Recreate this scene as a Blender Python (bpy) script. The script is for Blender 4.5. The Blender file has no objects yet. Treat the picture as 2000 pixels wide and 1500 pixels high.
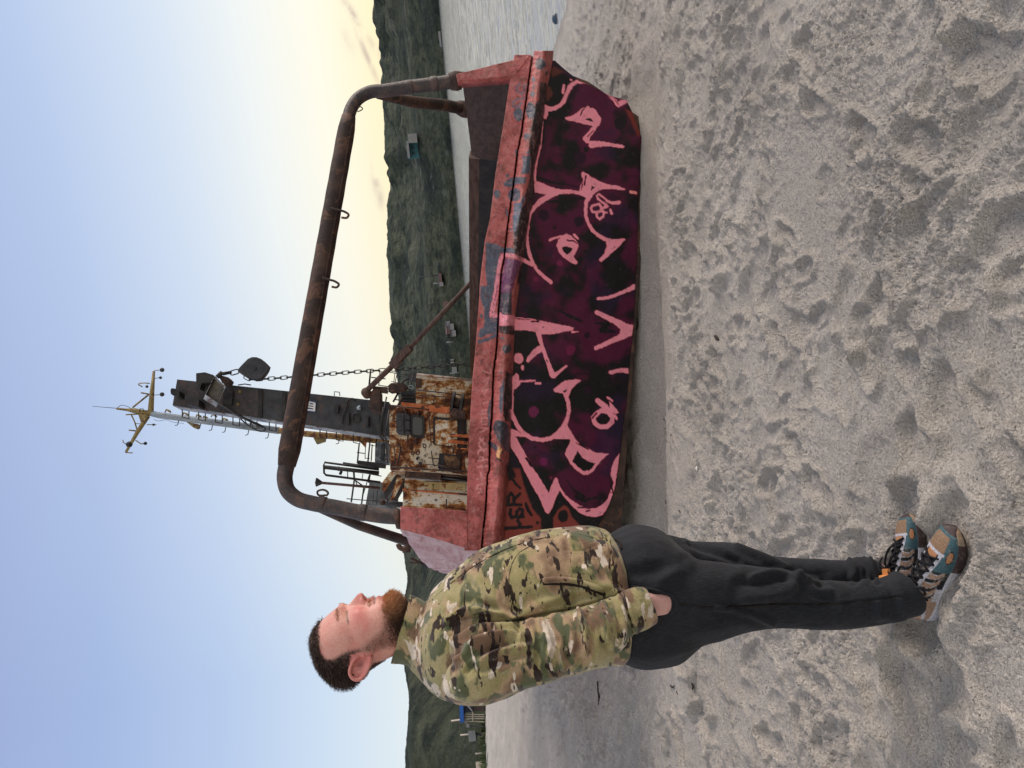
import bpy, math, random
import numpy as np
from mathutils import Vector, Matrix

random.seed(7)
rng = np.random.default_rng(11)
scene = bpy.context.scene
COL = scene.collection

# ------------------------------------------------------------------ camera
CAM = np.array([0.0, 0.0, 1.33])
FPX = 1472.0                      # focal length in pixels of a 2000 px wide picture
PITCH, ROLL = math.radians(3.3), math.radians(5.3)
_f = np.array([0, math.cos(PITCH), -math.sin(PITCH)])
_r0 = np.array([1.0, 0, 0]); _u0 = np.array([0, math.sin(PITCH), math.cos(PITCH)])
_rU = math.cos(ROLL)*_r0 - math.sin(ROLL)*_u0
_uU = math.sin(ROLL)*_r0 + math.cos(ROLL)*_u0
# the photograph lies on its side: the picture's right is the world's down
def ray(x, y):
    x = np.asarray(x, float); y = np.asarray(y, float)
    return _f + ((1000-x)/FPX)[..., None]*_uU + ((750-y)/FPX)[..., None]*_rU
def at_y(x, y, Y):
    d = ray(x, y); return CAM + d*(np.asarray(Y, float)/d[..., 1])[..., None]
def at_depth(x, y, D):
    return CAM + ray(x, y)*np.asarray(D, float)[..., None]
def at_plane(x, y, P0, n):
    d = ray(x, y); t = np.dot(np.asarray(P0)-CAM, n)/(d@n)
    return CAM + d*t[..., None]
def to_px(P):
    P = np.asarray(P, float) - CAM
    dep = P@_f
    return 1000 - FPX*(P@_uU)/dep, 750 - FPX*(P@_rU)/dep
SL, Z0 = 0.14, -0.077             # the beach slopes down to the water on the right
def at_ground(x, y, dz=0.0):
    n = np.array([SL, 0, 1.0]); return at_plane(x, y, np.array([0, 0, Z0+dz]), n)

cd = bpy.data.cameras.new("camera"); cam = bpy.data.objects.new("camera", cd); COL.objects.link(cam)
cd.sensor_fit = 'HORIZONTAL'; cd.sensor_width = 36; cd.lens = FPX/2000*36
cd.clip_start = 0.05; cd.clip_end = 20000
M = Matrix.Identity(4)
for i in range(3):
    M[i][0] = -_uU[i]; M[i][1] = _rU[i]; M[i][2] = -_f[i]; M[i][3] = CAM[i]
cam.matrix_world = M
scene.camera = cam

# ------------------------------------------------------------------ helpers
def tag(o, label=None, cat=None, group=None, kind=None):
    if label: o["label"] = label
    if cat: o["category"] = cat
    if group: o["group"] = group
    if kind: o["kind"] = kind
    return o
def empty(name, loc=(0, 0, 0)):
    o = bpy.data.objects.new(name, None); o.location = loc; o.empty_display_size = .1
    COL.objects.link(o); return o
def lin(c):
    c = np.asarray(c, float)/255.0
    return np.where(c <= .04045, c/12.92, ((c+.055)/1.055)**2.4)
def mesh_obj(name, V, F, mat=None, parent=None, smooth=True, col=None):
    V = np.asarray(V, float)
    me = bpy.data.meshes.new(name)
    off = np.zeros(3) if parent is None else np.array(PARENT_LOC.get(parent.name, (0, 0, 0)))
    W = V - off
    if isinstance(F, np.ndarray) and F.ndim == 2:
        n, k = F.shape
        me.vertices.add(len(W)); me.vertices.foreach_set("co", W.astype(np.float32).ravel())
        me.loops.add(n*k); me.loops.foreach_set("vertex_index", F.astype(np.int32).ravel())
        me.polygons.add(n); me.polygons.foreach_set("loop_start", np.arange(0, n*k, k, dtype=np.int32))
        me.update(calc_edges=True)
    else:
        me.from_pydata([tuple(v) for v in W], [], [tuple(int(i) for i in f) for f in F]); me.update()
    if smooth is True:
        me.polygons.foreach_set("use_smooth", np.ones(len(me.polygons), bool))
    if col is not None:
        col = np.asarray(col, float)
        a = me.attributes.new("Col", 'FLOAT_COLOR', 'POINT')
        c4 = np.ones((len(V), 4)); c4[:, :3] = col
        a.data.foreach_set("color", c4.astype(np.float32).ravel())
    o = bpy.data.objects.new(name, me); COL.objects.link(o)
    if mat: me.materials.append(mat)
    if parent is not None:
        o.parent = parent
        PARENT_LOC[o.name] = tuple(off)
    return o
PARENT_LOC = {}
def root(name, loc):
    o = empty(name, loc); PARENT_LOC[o.name] = tuple(loc); return o

class MB:
    """collects simple solids into one mesh"""
    def __init__(s): s.V = []; s.F = []; s.n = 0; s.C = []
    def add(s, V, F, c=None):
        V = np.asarray(V, float)
        s.V.append(V); s.F += [tuple(int(i)+s.n for i in f) for f in F]; s.n += len(V)
        s.C.append(np.tile(np.asarray(c if c is not None else (1, 1, 1), float), (len(V), 1)) if c is None or np.ndim(c) == 1 else np.asarray(c))
        return s
    def box(s, P, A, B, C, c=None):
        """corner-centred box: centre P, half vectors A B C"""
        P, A, B, C = (np.asarray(v, float) for v in (P, A, B, C))
        V = [P+i*A+j*B+k*C for i in (-1, 1) for j in (-1, 1) for k in (-1, 1)]
        F = [(0, 1, 3, 2), (4, 6, 7, 5), (0, 4, 5, 1), (2, 3, 7, 6), (0, 2, 6, 4), (1, 5, 7, 3)]
        return s.add(V, F, c)
    def prism(s, poly, D, c=None):
        """polygon of points, extruded by vector D"""
        poly = np.asarray(poly, float); n = len(poly); D = np.asarray(D, float)
        V = np.vstack([poly, poly+D])
        F = [tuple(range(n))[::-1], tuple(range(n, 2*n))] + [(i, (i+1) % n, n+(i+1) % n, n+i) for i in range(n)]
        return s.add(V, F, c)
    def tube(s, pts, r, n=10, cap=True, c=None, closed=False):
        V, F = tube_geo(pts, r, n, cap, closed); return s.add(V, F, c)
    def ball(s, P, r, n=10, c=None, sc=(1, 1, 1)):
        V = []; F = []
        for i in range(n+1):
            th = math.pi*i/n
            for j in range(2*n):
                ph = math.pi*j/n
                V.append(np.asarray(P)+r*np.array([math.sin(th)*math.cos(ph)*sc[0], math.sin(th)*math.sin(ph)*sc[1], math.cos(th)*sc[2]]))
        for i in range(n):
            for j in range(2*n):
                F.append((i*2*n+j, i*2*n+(j+1) % (2*n), (i+1)*2*n+(j+1) % (2*n), (i+1)*2*n+j))
        return s.add(V, F, c)
    def build(s, name, mat, parent=None, smooth=False, col=False):
        return mesh_obj(name, np.vstack(s.V), s.F, mat, parent, smooth, np.vstack(s.C) if col else None)

def tube_geo(pts, r, n=10, cap=True, closed=False):
    P = np.asarray(pts, float); m = len(P)
    r = np.broadcast_to(np.asarray(r, float), (m,))
    if closed:
        T = np.roll(P, -1, 0)-np.roll(P, 1, 0)
    else:
        T = np.gradient(P, axis=0)
    T = T/np.linalg.norm(T, axis=1)[:, None]
    a = np.array([0, 0, 1.0]) if abs(T[0][2]) < .9 else np.array([1.0, 0, 0])
    u = np.cross(T[0], a); u /= np.linalg.norm(u)
    V = []
    for i in range(m):
        u = u - T[i]*np.dot(u, T[i]); u /= np.linalg.norm(u); w = np.cross(T[i], u)
        ph = 2*np.pi*np.arange(n)/n
        V.append(P[i]+r[i]*(np.cos(ph)[:, None]*u+np.sin(ph)[:, None]*w))
    V = np.vstack(V); F = []
    mm = m if closed else m-1
    for i in range(mm):
        k = (i+1) % m
        for j in range(n):
            F.append((i*n+j, i*n+(j+1) % n, k*n+(j+1) % n, k*n+j))
    if cap and not closed:
        F.append(tuple(range(n))[::-1]); F.append(tuple(range((m-1)*n, m*n)))
    return V, F
def grid_faces(nr, nc, wrap=False):
    i = np.arange(nr-1)[:, None]; j = np.arange(nc if wrap else nc-1)[None, :]
    j2 = (j+1) % nc
    return np.stack([i*nc+j+0*j2, i*nc+j2, (i+1)*nc+j2, (i+1)*nc+j], -1).reshape(-1, 4)
def resample(pts, n):
    P = np.asarray(pts, float); d = np.r_[0, np.cumsum(np.linalg.norm(np.diff(P, axis=0), axis=1))]
    t = np.linspace(0, d[-1], n)
    return np.stack([np.interp(t, d, P[:, k]) for k in range(P.shape[1])], 1)
def spline(pts, n):
    """Catmull-Rom through the points, n samples"""
    P = np.asarray(pts, float); m = len(P)
    d = np.r_[0, np.cumsum(np.linalg.norm(np.diff(P, axis=0), axis=1))]
    t = np.linspace(0, d[-1], n); out = []
    G = np.gradient(P, d, axis=0)
    for x in t:
        i = min(max(np.searchsorted(d, x)-1, 0), m-2); h = d[i+1]-d[i]; u = (x-d[i])/h
        out.append((2*u**3-3*u**2+1)*P[i]+(u**3-2*u**2+u)*h*G[i]+(-2*u**3+3*u**2)*P[i+1]+(u**3-u**2)*h*G[i+1])
    return np.array(out)

# gradient noise in numpy
_perm = rng.permutation(512)
def _h(ix, iy, iz, s):
    return _perm[(_perm[(_perm[(ix+s) & 511]+iy) & 511]+iz) & 511]
_G = rng.normal(size=(512, 3)); _G /= np.linalg.norm(_G, axis=1)[:, None]
def noise(P, scale=1.0, seed=0):
    P = np.asarray(P, float)*scale
    if P.shape[-1] == 2: P = np.concatenate([P, np.full(P.shape[:-1]+(1,), .37+seed)], -1)
    I = np.floor(P).astype(int); f = P-I; u = f*f*f*(f*(f*6-15)+10)
    r = 0
    for dx in (0, 1):
        for dy in (0, 1):
            for dz in (0, 1):
                g = _G[_h(I[..., 0]+dx, I[..., 1]+dy, I[..., 2]+dz, seed*37)]
                d = f-np.array([dx, dy, dz])
                w = (u[..., 0] if dx else 1-u[..., 0])*(u[..., 1] if dy else 1-u[..., 1])*(u[..., 2] if dz else 1-u[..., 2])
                r = r+w*(g*d).sum(-1)
    return r*1.5
def fbm(P, scale, oct=4, seed=0, gain=.5):
    s = 0; a = 1
    for o in range(oct):
        s = s+a*noise(P, scale*2**o, seed+o); a *= gain
    return s
def sstep(a, b, x):
    t = np.clip((x-a)/(b-a), 0, 1); return t*t*(3-2*t)

# ------------------------------------------------------------------ materials
class NT:
    K = 1.7
    def __init__(s, name):
        s.m = bpy.data.materials.new(name); s.m.use_nodes = True
        s.t = s.m.node_tree; s.p = s.t.nodes["Principled BSDF"]
        s.tc = s.t.nodes.new("ShaderNodeTexCoord")
    def n(s, typ, **kw):
        nd = s.t.nodes.new(typ)
        for k, v in kw.items():
            if k in nd.inputs: nd.inputs[k].default_value = v
            else: setattr(nd, k, v)
        return nd
    def l(s, a, b): s.t.links.new(a, b)
    def noise(s, scale, detail=6, rough=.6, vec=None, stretch=None, dist=0):
        nd = s.n("ShaderNodeTexNoise"); nd.inputs["Scale"].default_value = scale
        nd.inputs["Detail"].default_value = detail; nd.inputs["Roughness"].default_value = rough
        nd.inputs["Distortion"].default_value = dist
        v = vec or s.tc.outputs["Object"]
        if stretch is not None:
            mp = s.n("ShaderNodeMapping"); mp.inputs["Scale"].default_value = stretch
            s.l(v, mp.inputs["Vector"]); v = mp.outputs["Vector"]
        s.l(v, nd.inputs["Vector"])
        if s.K == 1: return nd.outputs["Fac"]
        return s.math('ADD', s.math('MULTIPLY', nd.outputs["Fac"], s.K), .5-.5*s.K, True)
    def ramp(s, fac, stops, interp='LINEAR'):
        r = s.n("ShaderNodeValToRGB"); cr = r.color_ramp; cr.interpolation = interp
        while len(cr.elements) > len(stops): cr.elements.remove(cr.elements[-1])
        while len(cr.elements) < len(stops): cr.elements.new(.5)
        for e, (p, c) in zip(cr.elements, stops):
            e.position = p; e.color = (*c, 1) if np.ndim(c) else (c, c, c, 1)
        s.l(fac, r.inputs["Fac"]); return r.outputs["Color"]
    def mix(s, fac, a, b, mode='MIX'):
        m = s.n("ShaderNodeMix", data_type='RGBA', blend_type=mode)
        for sock, v in ((m.inputs["Factor"], fac), (m.inputs["A"], a), (m.inputs["B"], b)):
            pass
        ins = [i for i in m.inputs if i.enabled]
        for sock, v in zip(ins, (fac, a, b)):
            if hasattr(v, "is_linked"): s.l(v, sock)
            elif np.ndim(v): sock.default_value = (*v, 1)
            else: sock.default_value = v
        return [o for o in m.outputs if o.enabled][0]
    def math(s, op, a, b=0.0, clamp=False):
        m = s.n("ShaderNodeMath", operation=op); m.use_clamp = clamp
        for sock, v in zip(m.inputs, (a, b)):
            if hasattr(v, "is_linked"): s.l(v, sock)
            else: sock.default_value = v
        return m.outputs[0]
    def bump(s, h, strength=.5, dist=.01, normal=None):
        b = s.n("ShaderNodeBump"); b.inputs["Strength"].default_value = strength; b.inputs["Distance"].default_value = dist
        s.l(h, b.inputs["Height"])
        if normal is not None: s.l(normal, b.inputs["Normal"])
        s.l(b.outputs["Normal"], s.p.inputs["Normal"]); return b.outputs["Normal"]
    def color(s, c):
        if hasattr(c, "is_linked"): s.l(c, s.p.inputs["Base Color"])
        else: s.p.inputs["Base Color"].default_value = (*c, 1)
    def set(s, rough=.7, metal=0, spec=.5):
        s.p.inputs["Roughness"].default_value = rough; s.p.inputs["Metallic"].default_value = metal
        s.p.inputs["Specular IOR Level"].default_value = spec
    def attr(s, name="Col"):
        a = s.n("ShaderNodeAttribute"); a.attribute_name = name; return a.outputs["Color"]

def painted(name, c1, c2, scale=6, rough=.7, bump=.3, rust=None, rust_amt=.5, stretch=None, spec=.4, bdist=.01):
    m = NT(name); f = m.noise(scale, stretch=stretch)
    col = m.ramp(f, [(.35, c1), (.68, c2)])
    if rust is not None:
        g = m.noise(scale*1.7, 9, .7, dist=.5, stretch=stretch)
        col = m.mix(m.ramp(g, [(rust_amt, 0.), (rust_amt+.08, 1.)]), col, rust)
    m.color(col); m.set(rough, 0, spec)
    if bump: m.bump(m.noise(scale*6, 8, .7), bump, bdist)
    return m.m

# ------------------------------------------------------------------ sky and sun
SUN_AZ, SUN_EL = math.radians(76), math.radians(21)      # azimuth to the right of the view
world = bpy.data.worlds.new("World"); scene.world = world; world.use_nodes = True
wt = world.node_tree; wn = wt.nodes
class W(NT):
    K = 1
    def __init__(s):
        s.t = wt; s.tc = wn.new("ShaderNodeTexCoord")
w = W()
bg = wn["Background"]
sepx = w.n("ShaderNodeSeparateXYZ"); w.l(w.tc.outputs["Generated"], sepx.inputs[0])
el = w.math('ARCSINE', sepx.outputs["Z"])
az = w.math('ARCTAN2', sepx.outputs["X"], sepx.outputs["Y"])
e01 = w.math('DIVIDE', el, 1.0, True)
def S(*c): return tuple(lin(c))
sun_side = w.ramp(e01, [(0., S(255, 233, 172)), (.075, S(255, 241, 200)), (.14, S(254, 248, 228)), (.22, S(240, 243, 240)), (.32, S(212, 224, 240)), (.45, S(183, 201, 233)), (.6, S(166, 181, 220)), (1., S(172, 178, 194))])
far_side = w.ramp(e01, [(0., S(235, 238, 232)), (.1, S(226, 235, 238)), (.2, S(206, 222, 240)), (.32, S(182, 202, 234)), (.45, S(164, 184, 224)), (.6, S(154, 170, 212)), (1., S(172, 178, 194))])
daz = w.math('SUBTRACT', az, math.radians(26))
cz = w.math('COSINE', daz)
facz = w.math('DIVIDE', w.math('SUBTRACT', cz, .70), .29, True)
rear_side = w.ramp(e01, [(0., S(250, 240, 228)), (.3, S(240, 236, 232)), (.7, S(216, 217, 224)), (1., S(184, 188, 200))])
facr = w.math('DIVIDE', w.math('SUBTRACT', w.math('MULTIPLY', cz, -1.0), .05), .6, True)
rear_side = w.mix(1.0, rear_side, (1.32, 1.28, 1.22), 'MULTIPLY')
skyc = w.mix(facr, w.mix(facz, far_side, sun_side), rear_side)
# thin evening clouds low over the ridge
def blob(azc, elc, saz, sel, tilt=0.0):
    a = w.math('SUBTRACT', az, azc); e = w.math('SUBTRACT', w.math('SUBTRACT', el, elc), w.math('MULTIPLY', a, tilt))
    q = w.math('ADD', w.math('POWER', w.math('ABSOLUTE', w.math('DIVIDE', a, saz)), 2.0), w.math('POWER', w.math('ABSOLUTE', w.math('DIVIDE', e, sel)), 2.0))
    return w.math('EXPONENT', w.math('MULTIPLY', q, -1.0))
def azel(x, y):
    d = ray(x, y); d = d/np.linalg.norm(d); return math.atan2(d[0], d[1]), math.asin(d[2])
n1 = w.noise(9, 7, .65, vec=w.tc.outputs["Generated"], stretch=(1, 1, 3.5), dist=.6)
n2 = w.noise(26, 7, .65, vec=w.tc.outputs["Generated"], stretch=(1, 1, 1.5), dist=.3)
cl = None
for (x, y, sx, sy, tl, wgt, tex) in ((697, 40, .040, .0050, .55, 1.0, n2), (716, 108, .032, .0036, .30, .9, n2), (678, 75, .016, .006, .2, .35, n2), (735, 352, .022, .006, .0, .7, n2), (742, 385, .016, .005, 0., .65, n2)):
    a_, e_ = azel(x, y)
    b_ = w.math('MULTIPLY', blob(a_, e_, sx, sy, tl), wgt)
    cl = b_ if cl is None else w.math('MAXIMUM', cl, b_)
clf = w.math('MULTIPLY', cl, w.ramp(n2, [(.36, 0.), (.6, 1.)]), True)
skyc = w.mix(w.math('MULTIPLY', clf, .72), skyc, S(180, 152, 152))
nis = w.n("ShaderNodeTexSky", sky_type='NISHITA'); nis.sun_disc = False
nis.sun_elevation = SUN_EL; nis.sun_rotation = SUN_AZ
nsc = w.mix(1.0, nis.outputs[0], (.012, .012, .012), 'MULTIPLY')
# under the horizon the world only backs up the ground sheet
skyc = w.mix(1.0, skyc, nsc, 'ADD')
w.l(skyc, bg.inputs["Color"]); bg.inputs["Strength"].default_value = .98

sl = bpy.data.lights.new("sun", 'SUN'); sl.energy = 3.0; sl.angle = math.radians(27); sl.color = (1.0, .86, .74)
so = bpy.data.objects.new("sun", sl); COL.objects.link(so)
sd = Vector((math.sin(SUN_AZ)*math.cos(SUN_EL), math.cos(SUN_AZ)*math.cos(SUN_EL), math.sin(SUN_EL)))
so.rotation_euler = sd.to_track_quat('Z', 'Y').to_euler(); so.location = (20, 30, 30)

scene.view_settings.view_transform = 'Standard'; scene.view_settings.look = 'None'
scene.view_settings.exposure = 0.0; scene.view_settings.gamma = 1.0
scene.cycles.max_bounces = 6
try: scene.cycles.use_denoising = True
except Exception: pass
# ------------------------------------------------------------------ ground
WATER_Z = -1.0
def shore_x(Y): return 6.6 - .15*np.clip(Y-18, 0, 600)
def base_z(X, Y):
    d = shore_x(Y)-X                         # metres from the water's edge, inland positive
    z = WATER_Z + SL*d
    top = 2.75
    z = np.where(z > top-.6, top-.6+.6*np.tanh((z-top+.6)/.6), z)
    return np.maximum(z, -7.0)
# plane through the man's place: WATER_Z + SL*6.6 = -0.076 at X = 0

HX0, HX1, HY0, HY1, HR = -7.0, 8.5, .5, 17.0, .01
hx = int((HX1-HX0)/HR); hy = int((HY1-HY0)/HR)
H = np.zeros((hy, hx), np.float32)
def stamp(x, y, L, Wd, ang, depth, rim, heel=False):
    R = L*1.5; i0 = int((x-R-HX0)/HR); i1 = int((x+R-HX0)/HR); j0 = int((y-R-HY0)/HR); j1 = int((y+R-HY0)/HR)
    if i0 < 0 or j0 < 0 or i1 >= hx or j1 >= hy: return
    jj, ii = np.mgrid[j0:j1, i0:i1]; px_ = ii*HR+HX0-x; py_ = jj*HR+HY0-y
    a = px_*math.cos(ang)+py_*math.sin(ang); b = -px_*math.sin(ang)+py_*math.cos(ang)
    wv = Wd*(1-.28*np.exp(-((a/L+.12)/.28)**2)) if heel else Wd
    wob = .12*np.sin(3*np.arctan2(b, a)+x*7)+.08*np.sin(5*np.arctan2(b, a)+y*9)
    r = np.sqrt((a/L)**2+(b/wv)**2)*(1+wob)
    depth = depth*.72
    pit = -depth*(1-sstep(.70, 1.02, r))*(1+.45*a/L)
    rm = 1.25*rim*np.exp(-((r-1.16)/.16)**2)*(1+.5*np.sin(2*np.arctan2(b, a)+x*5))
    S_ = H[j0:j1, i0:i1]
    flat = 1-.6*(1-sstep(.8, 1.05, r))
    H[j0:j1, i0:i1] = S_*flat+pit+rm
def hull_dist(x, y):
    # distance in front of the bow's ground line (2.0,6.4)-(-.95,5.5)
    ax, ay, bx, by = -.95, 5.55, 2.2, 6.35
    t = np.clip(((x-ax)*(bx-ax)+(y-ay)*(by-ay))/((bx-ax)**2+(by-ay)**2), -.2, 1.05)
    return np.hypot(x-ax-t*(bx-ax), y-ay-t*(by-ay))
for k in range(6500):
    Y = .7+15.5*rng.random()**1.25; X = -6.6+14.6*rng.random()
    if abs(X) > .75*Y+1.0: continue
    if hull_dist(X, Y) < .5: continue
    if Y < 3.4 and rng.random() < .72-.12*(Y-.7): continue
    u = rng.random(); ang = rng.random()*math.pi
    if u < .40: stamp(X, Y, .15, .06, ang, .012+.018*rng.random(), .009, True)
    elif u < .75: stamp(X, Y, .06+.05*rng.random(), .04+.03*rng.random(), ang, .007+.011*rng.random(), .006)
    else: stamp(X, Y, .12+.12*rng.random(), .09+.08*rng.random(), ang, .008+.010*rng.random(), .006)
# a few clear prints seen in the picture
for (x, y, L, Wd, ang, dep) in ((1800, 275, .15, .075, 1.0, .04), (1720, 590, .085, .065, 1.0, .03), (1690, 640, .10, .07, .9, .028), (1690, 265, .12, .06, .8, .03), (1860, 820, .17, .10, .6, .035), (1960, 470, .12, .09, .5, .03), (1790, 900, .16, .08, .2, .03), (1560, 870, .13, .06, 1.2, .03), (1600, 200, .12, .05, 1.1, .03), (1520, 960, .12, .06, .4, .028), (1700, 700, .12, .05, .3, .03), (1850, 1290, .16, .09, .8, .02), (1780, 1370, .14, .07, .7, .03), (1985, 560, .1, .07, 1., .03), (1590, 90, .13, .06, .8, .03), (1930, 110, .15, .08, .9, .03)):
    P = at_ground(float(x), float(y)); stamp(P[0], P[1], L, Wd, ang, dep, .012, L > .13)
SHOE_SPOTS = [((1822., 1206.), (1882., 1030.)), ((1806., 1184.), (1786., 1004.))]   # heel, toe of each shoe

def hsample(X, Y):
    fx = (X-HX0)/HR; fy = (Y-HY0)/HR
    ok = (fx > 1) & (fx < hx-2) & (fy > 1) & (fy < hy-2)
    fx = np.clip(fx, 1, hx-2); fy = np.clip(fy, 1, hy-2)
    i = fx.astype(int); j = fy.astype(int); a = fx-i; b = fy-j
    z = H[j, i]*(1-a)*(1-b)+H[j, i+1]*a*(1-b)+H[j+1, i]*(1-a)*b+H[j+1, i+1]*a*b
    return np.where(ok, z, 0)

rings = np.concatenate([np.geomspace(.06, 1.1, 50)[:-1], np.geomspace(1.1, 11, 640)[:-1], np.geomspace(11, 120, 210)[:-1], np.geomspace(120, 9000, 46)])
angs = np.concatenate([np.linspace(-53, 53, 860), np.linspace(53, 307, 120)[1:-1]])*math.pi/180
RR, AA = np.meshgrid(rings, angs, indexing='ij')
X = RR*np.sin(AA); Y = RR*np.cos(AA)
P2 = np.stack([X, Y], -1)
zb = base_z(X, Y)
near = 1-sstep(14, 60, RR)
hd = hull_dist(X, Y); smooth_zone = sstep(.08, 1.0, hd+.45*noise(P2, 1.5, 77)+.2*noise(P2, 4.5, 79))
dry = sstep(-.2, 1.2, shore_x(Y)-X)
z = zb+.035*noise(P2, .9, 5)*near*dry*(.3+.7*smooth_zone)+hsample(X, Y)*smooth_zone*dry
# away from the footprint map: rolling trampled sand
far_f = sstep(12, 17, Y+.3*np.abs(X))*(1-sstep(60, 110, RR))*dry
z = z+far_f*(.07*fbm(P2, 1.6, 3, 9))
nn = RR < 16
Pn = P2[nn]; rr_ = RR[nn]
rough = np.clip(.62+1.2*noise(Pn, 1.9, 21)+12*np.clip(hsample(X[nn], Y[nn]), -.05, .03), .08, 1.4)*(.25+.75*smooth_zone[nn])*dry[nn]
d1 = 1-.8*np.abs(noise(Pn, 9, 31))*2
det = .012*noise(Pn, 3.3, 3)*(.3+.7*smooth_zone[nn])
rg = lambda sc, sd: np.clip(1-2.2*np.abs(noise(Pn, sc, sd)), 0, 1)**3
det += (.35+.65*rough)*smooth_zone[nn]*dry[nn]*(.010*rg(3.6, 121)+.008*rg(7.5, 122)+.006*rg(16, 123))*(.8+.2*sstep(2.2, 4.2, rr_))
det += rough*(.35+.65*sstep(2.0, 4.5, rr_))*(.011*noise(Pn, 8, 14)+.008*np.abs(noise(Pn, 19, 17))+.010*noise(Pn, 38, 24)+.008*np.abs(noise(Pn, 62, 26)))
det += rough*.0095*np.abs(noise(Pn, 105, 55))*(1-sstep(5, 10, rr_))
det += rough*.0055*noise(Pn, 180, 58)*(1-sstep(2.8, 5, rr_))
z[nn] += det*(1-sstep(12, 16, rr_))
# sand scoured into a shallow trough along the bow, banked up in front of it
z = z-(.07+.10*(1-sstep(-.2, 1.4, X)))*np.exp(-(hd/.28)**2)*dry+.03*np.exp(-((hd-.85-.2*noise(P2, 1.2, 90))/.4)**2)*dry+.012*noise(P2, 6, 91)*np.exp(-(hd/.6)**2)*dry
# the man's shoes press in and push up small banks
MAN_DZ = 0
for (h_, t_) in SHOE_SPOTS:
    Ph = at_ground(*h_); Pt = at_ground(*t_)
    ax, ay, bx, by = Ph[0], Ph[1], Pt[0], Pt[1]
    t = np.clip(((X-ax)*(bx-ax)+(Y-ay)*(by-ay))/((bx-ax)**2+(by-ay)**2), 0, 1)
    d = np.hypot(X-ax-t*(bx-ax), Y-ay-t*(by-ay))
    plane = -SL*X+Z0
    k = 1-sstep(.055, .12, d)
    z = z*(1-k)+(plane-.012)*k
    z = z+.028*np.exp(-((d-.125)/.035)**2)*(1+.9*noise(P2, 14, 70))
GR_R, GR_A, GR_Z = rings, angs, z
V = np.stack([X, Y, z], -1).reshape(-1, 3)
nr, nc = RR.shape
F = grid_faces(nr, nc, True)
V = np.vstack([V, [[0, 0, V[:nc, 2].mean()]]])

m = NT("sand"); m.tc
geo = m.n("ShaderNodeNewGeometry"); pos = geo.outputs["Position"]
f1 = m.noise(1.3, 6, .65, vec=pos); f2 = m.noise(38, 5, .7, vec=pos); f3 = m.noise(420, 3, .8, vec=pos)
c = m.ramp(f1, [(.30, (.60, .546, .482)), (.70, (.75, .688, .61))])
fc = m.noise(85, 3, .6, vec=pos); fd = m.noise(30, 5, .65, vec=pos)
c = m.mix(m.ramp(f2, [(.42, .0), (.7, .35)]), c, (.50, .465, .42))
c = m.mix(m.ramp(fc, [(.22, .40), (.40, 0.)]), c, (.33, .31, .285)); c = m.mix(m.ramp(fc, [(.62, 0.), (.8, .45)]), c, (.72, .66, .58))
c = m.mix(m.ramp(f3, [(.3, .4), (.46, 0.)]), c, (.24, .22, .20))
c = m.mix(m.ramp(f3, [(.6, 0.), (.78, .6)]), c, (.66, .61, .54))
# grass from the back of the beach inland, wet sand at the water
sp = m.n("ShaderNodeSeparateXYZ"); m.l(pos, sp.inputs[0])
gz = m.math('ADD', sp.outputs["Z"], m.math('MULTIPLY', m.noise(.5, 4, .6, vec=pos), .5))
gm = m.ramp(m.math('DIVIDE', gz, 4.0), [(.585, 0.), (.615, 1.)])
gcol = m.ramp(m.noise(1.2, 6, .7, vec=pos), [(.3, (.022, .034, .016)), (.7, (.07, .088, .035))])
c = m.mix(gm, c, gcol)
wet = m.ramp(m.math('ADD', sp.outputs["Z"], 1.5), [(.42, 1.), (.56, 0.)])
c = m.mix(m.math('MULTIPLY', wet, .7), c, (.14, .125, .11))
m.color(c); m.set(.95, 0, .15)
b1 = m.n("ShaderNodeBump"); b0 = m.n("ShaderNodeBump"); b0.inputs["Strength"].default_value = 1.0; b0.inputs["Distance"].default_value = .03; m.l(fd, b0.inputs["Height"]); m.l(b0.outputs["Normal"], b1.inputs["Normal"])
b1.inputs["Strength"].default_value = 1.0; b1.inputs["Distance"].default_value = .020
m.l(fc, b1.inputs["Height"])
m.bump(f3, .6, .004, b1.outputs["Normal"])
ground = mesh_obj("ground", V, F, m.m); tag(ground, "pale grey trampled beach sand sloping to the water", "ground", kind="structure")

# ------------------------------------------------------------------ water
wr_ = np.concatenate([np.geomspace(4, 9.5, 8)[:-1], np.geomspace(9.5, 420, 1150)[:-1], np.geomspace(420, 9000, 14)])
wa_ = np.concatenate([np.linspace(-12, 40, 620), np.linspace(40, 348, 60)[1:-1]])*math.pi/180
RW, AW = np.meshgrid(wr_, wa_, indexing='ij'); XX, YY = RW*np.sin(AW), RW*np.cos(AW)
Pw = np.stack([XX, YY], -1); amp = 1-sstep(150, 420, RW)
ZZ = WATER_Z+amp*(.030*noise(Pw*np.array([.55, 1.5]), 1, 101)+.020*noise(Pw*np.array([1.1, 3.6]), 1, 102)*(1-sstep(40, 120, RW))+.009*noise(Pw*np.array([3.2, 8.5]), 1, 103)*(1-sstep(18, 45, RW))+.03*noise(Pw*np.array([.12, .5]), 1, 104))
V = np.stack([XX, YY, ZZ], -1).reshape(-1, 3)
m = NT("water"); geo = m.n("ShaderNodeNewGeometry"); pos = geo.outputs["Position"]
m.color((.28, .28, .275)); m.set(.10, 0, .6); m.p.inputs["IOR"].default_value = 2.6; m.p.inputs["Specular Tint"].default_value = (1, .95, .87, 1)
wv1 = m.noise(1.0, 5, .62, vec=pos, stretch=(1.3, 4.2, 1), dist=.4)
wv2 = m.noise(.13, 3, .6, vec=pos, stretch=(1, 2.2, 1))
b1 = m.n("ShaderNodeBump"); b1.inputs["Strength"].default_value = .5; b1.inputs["Distance"].default_value = .06
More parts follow.
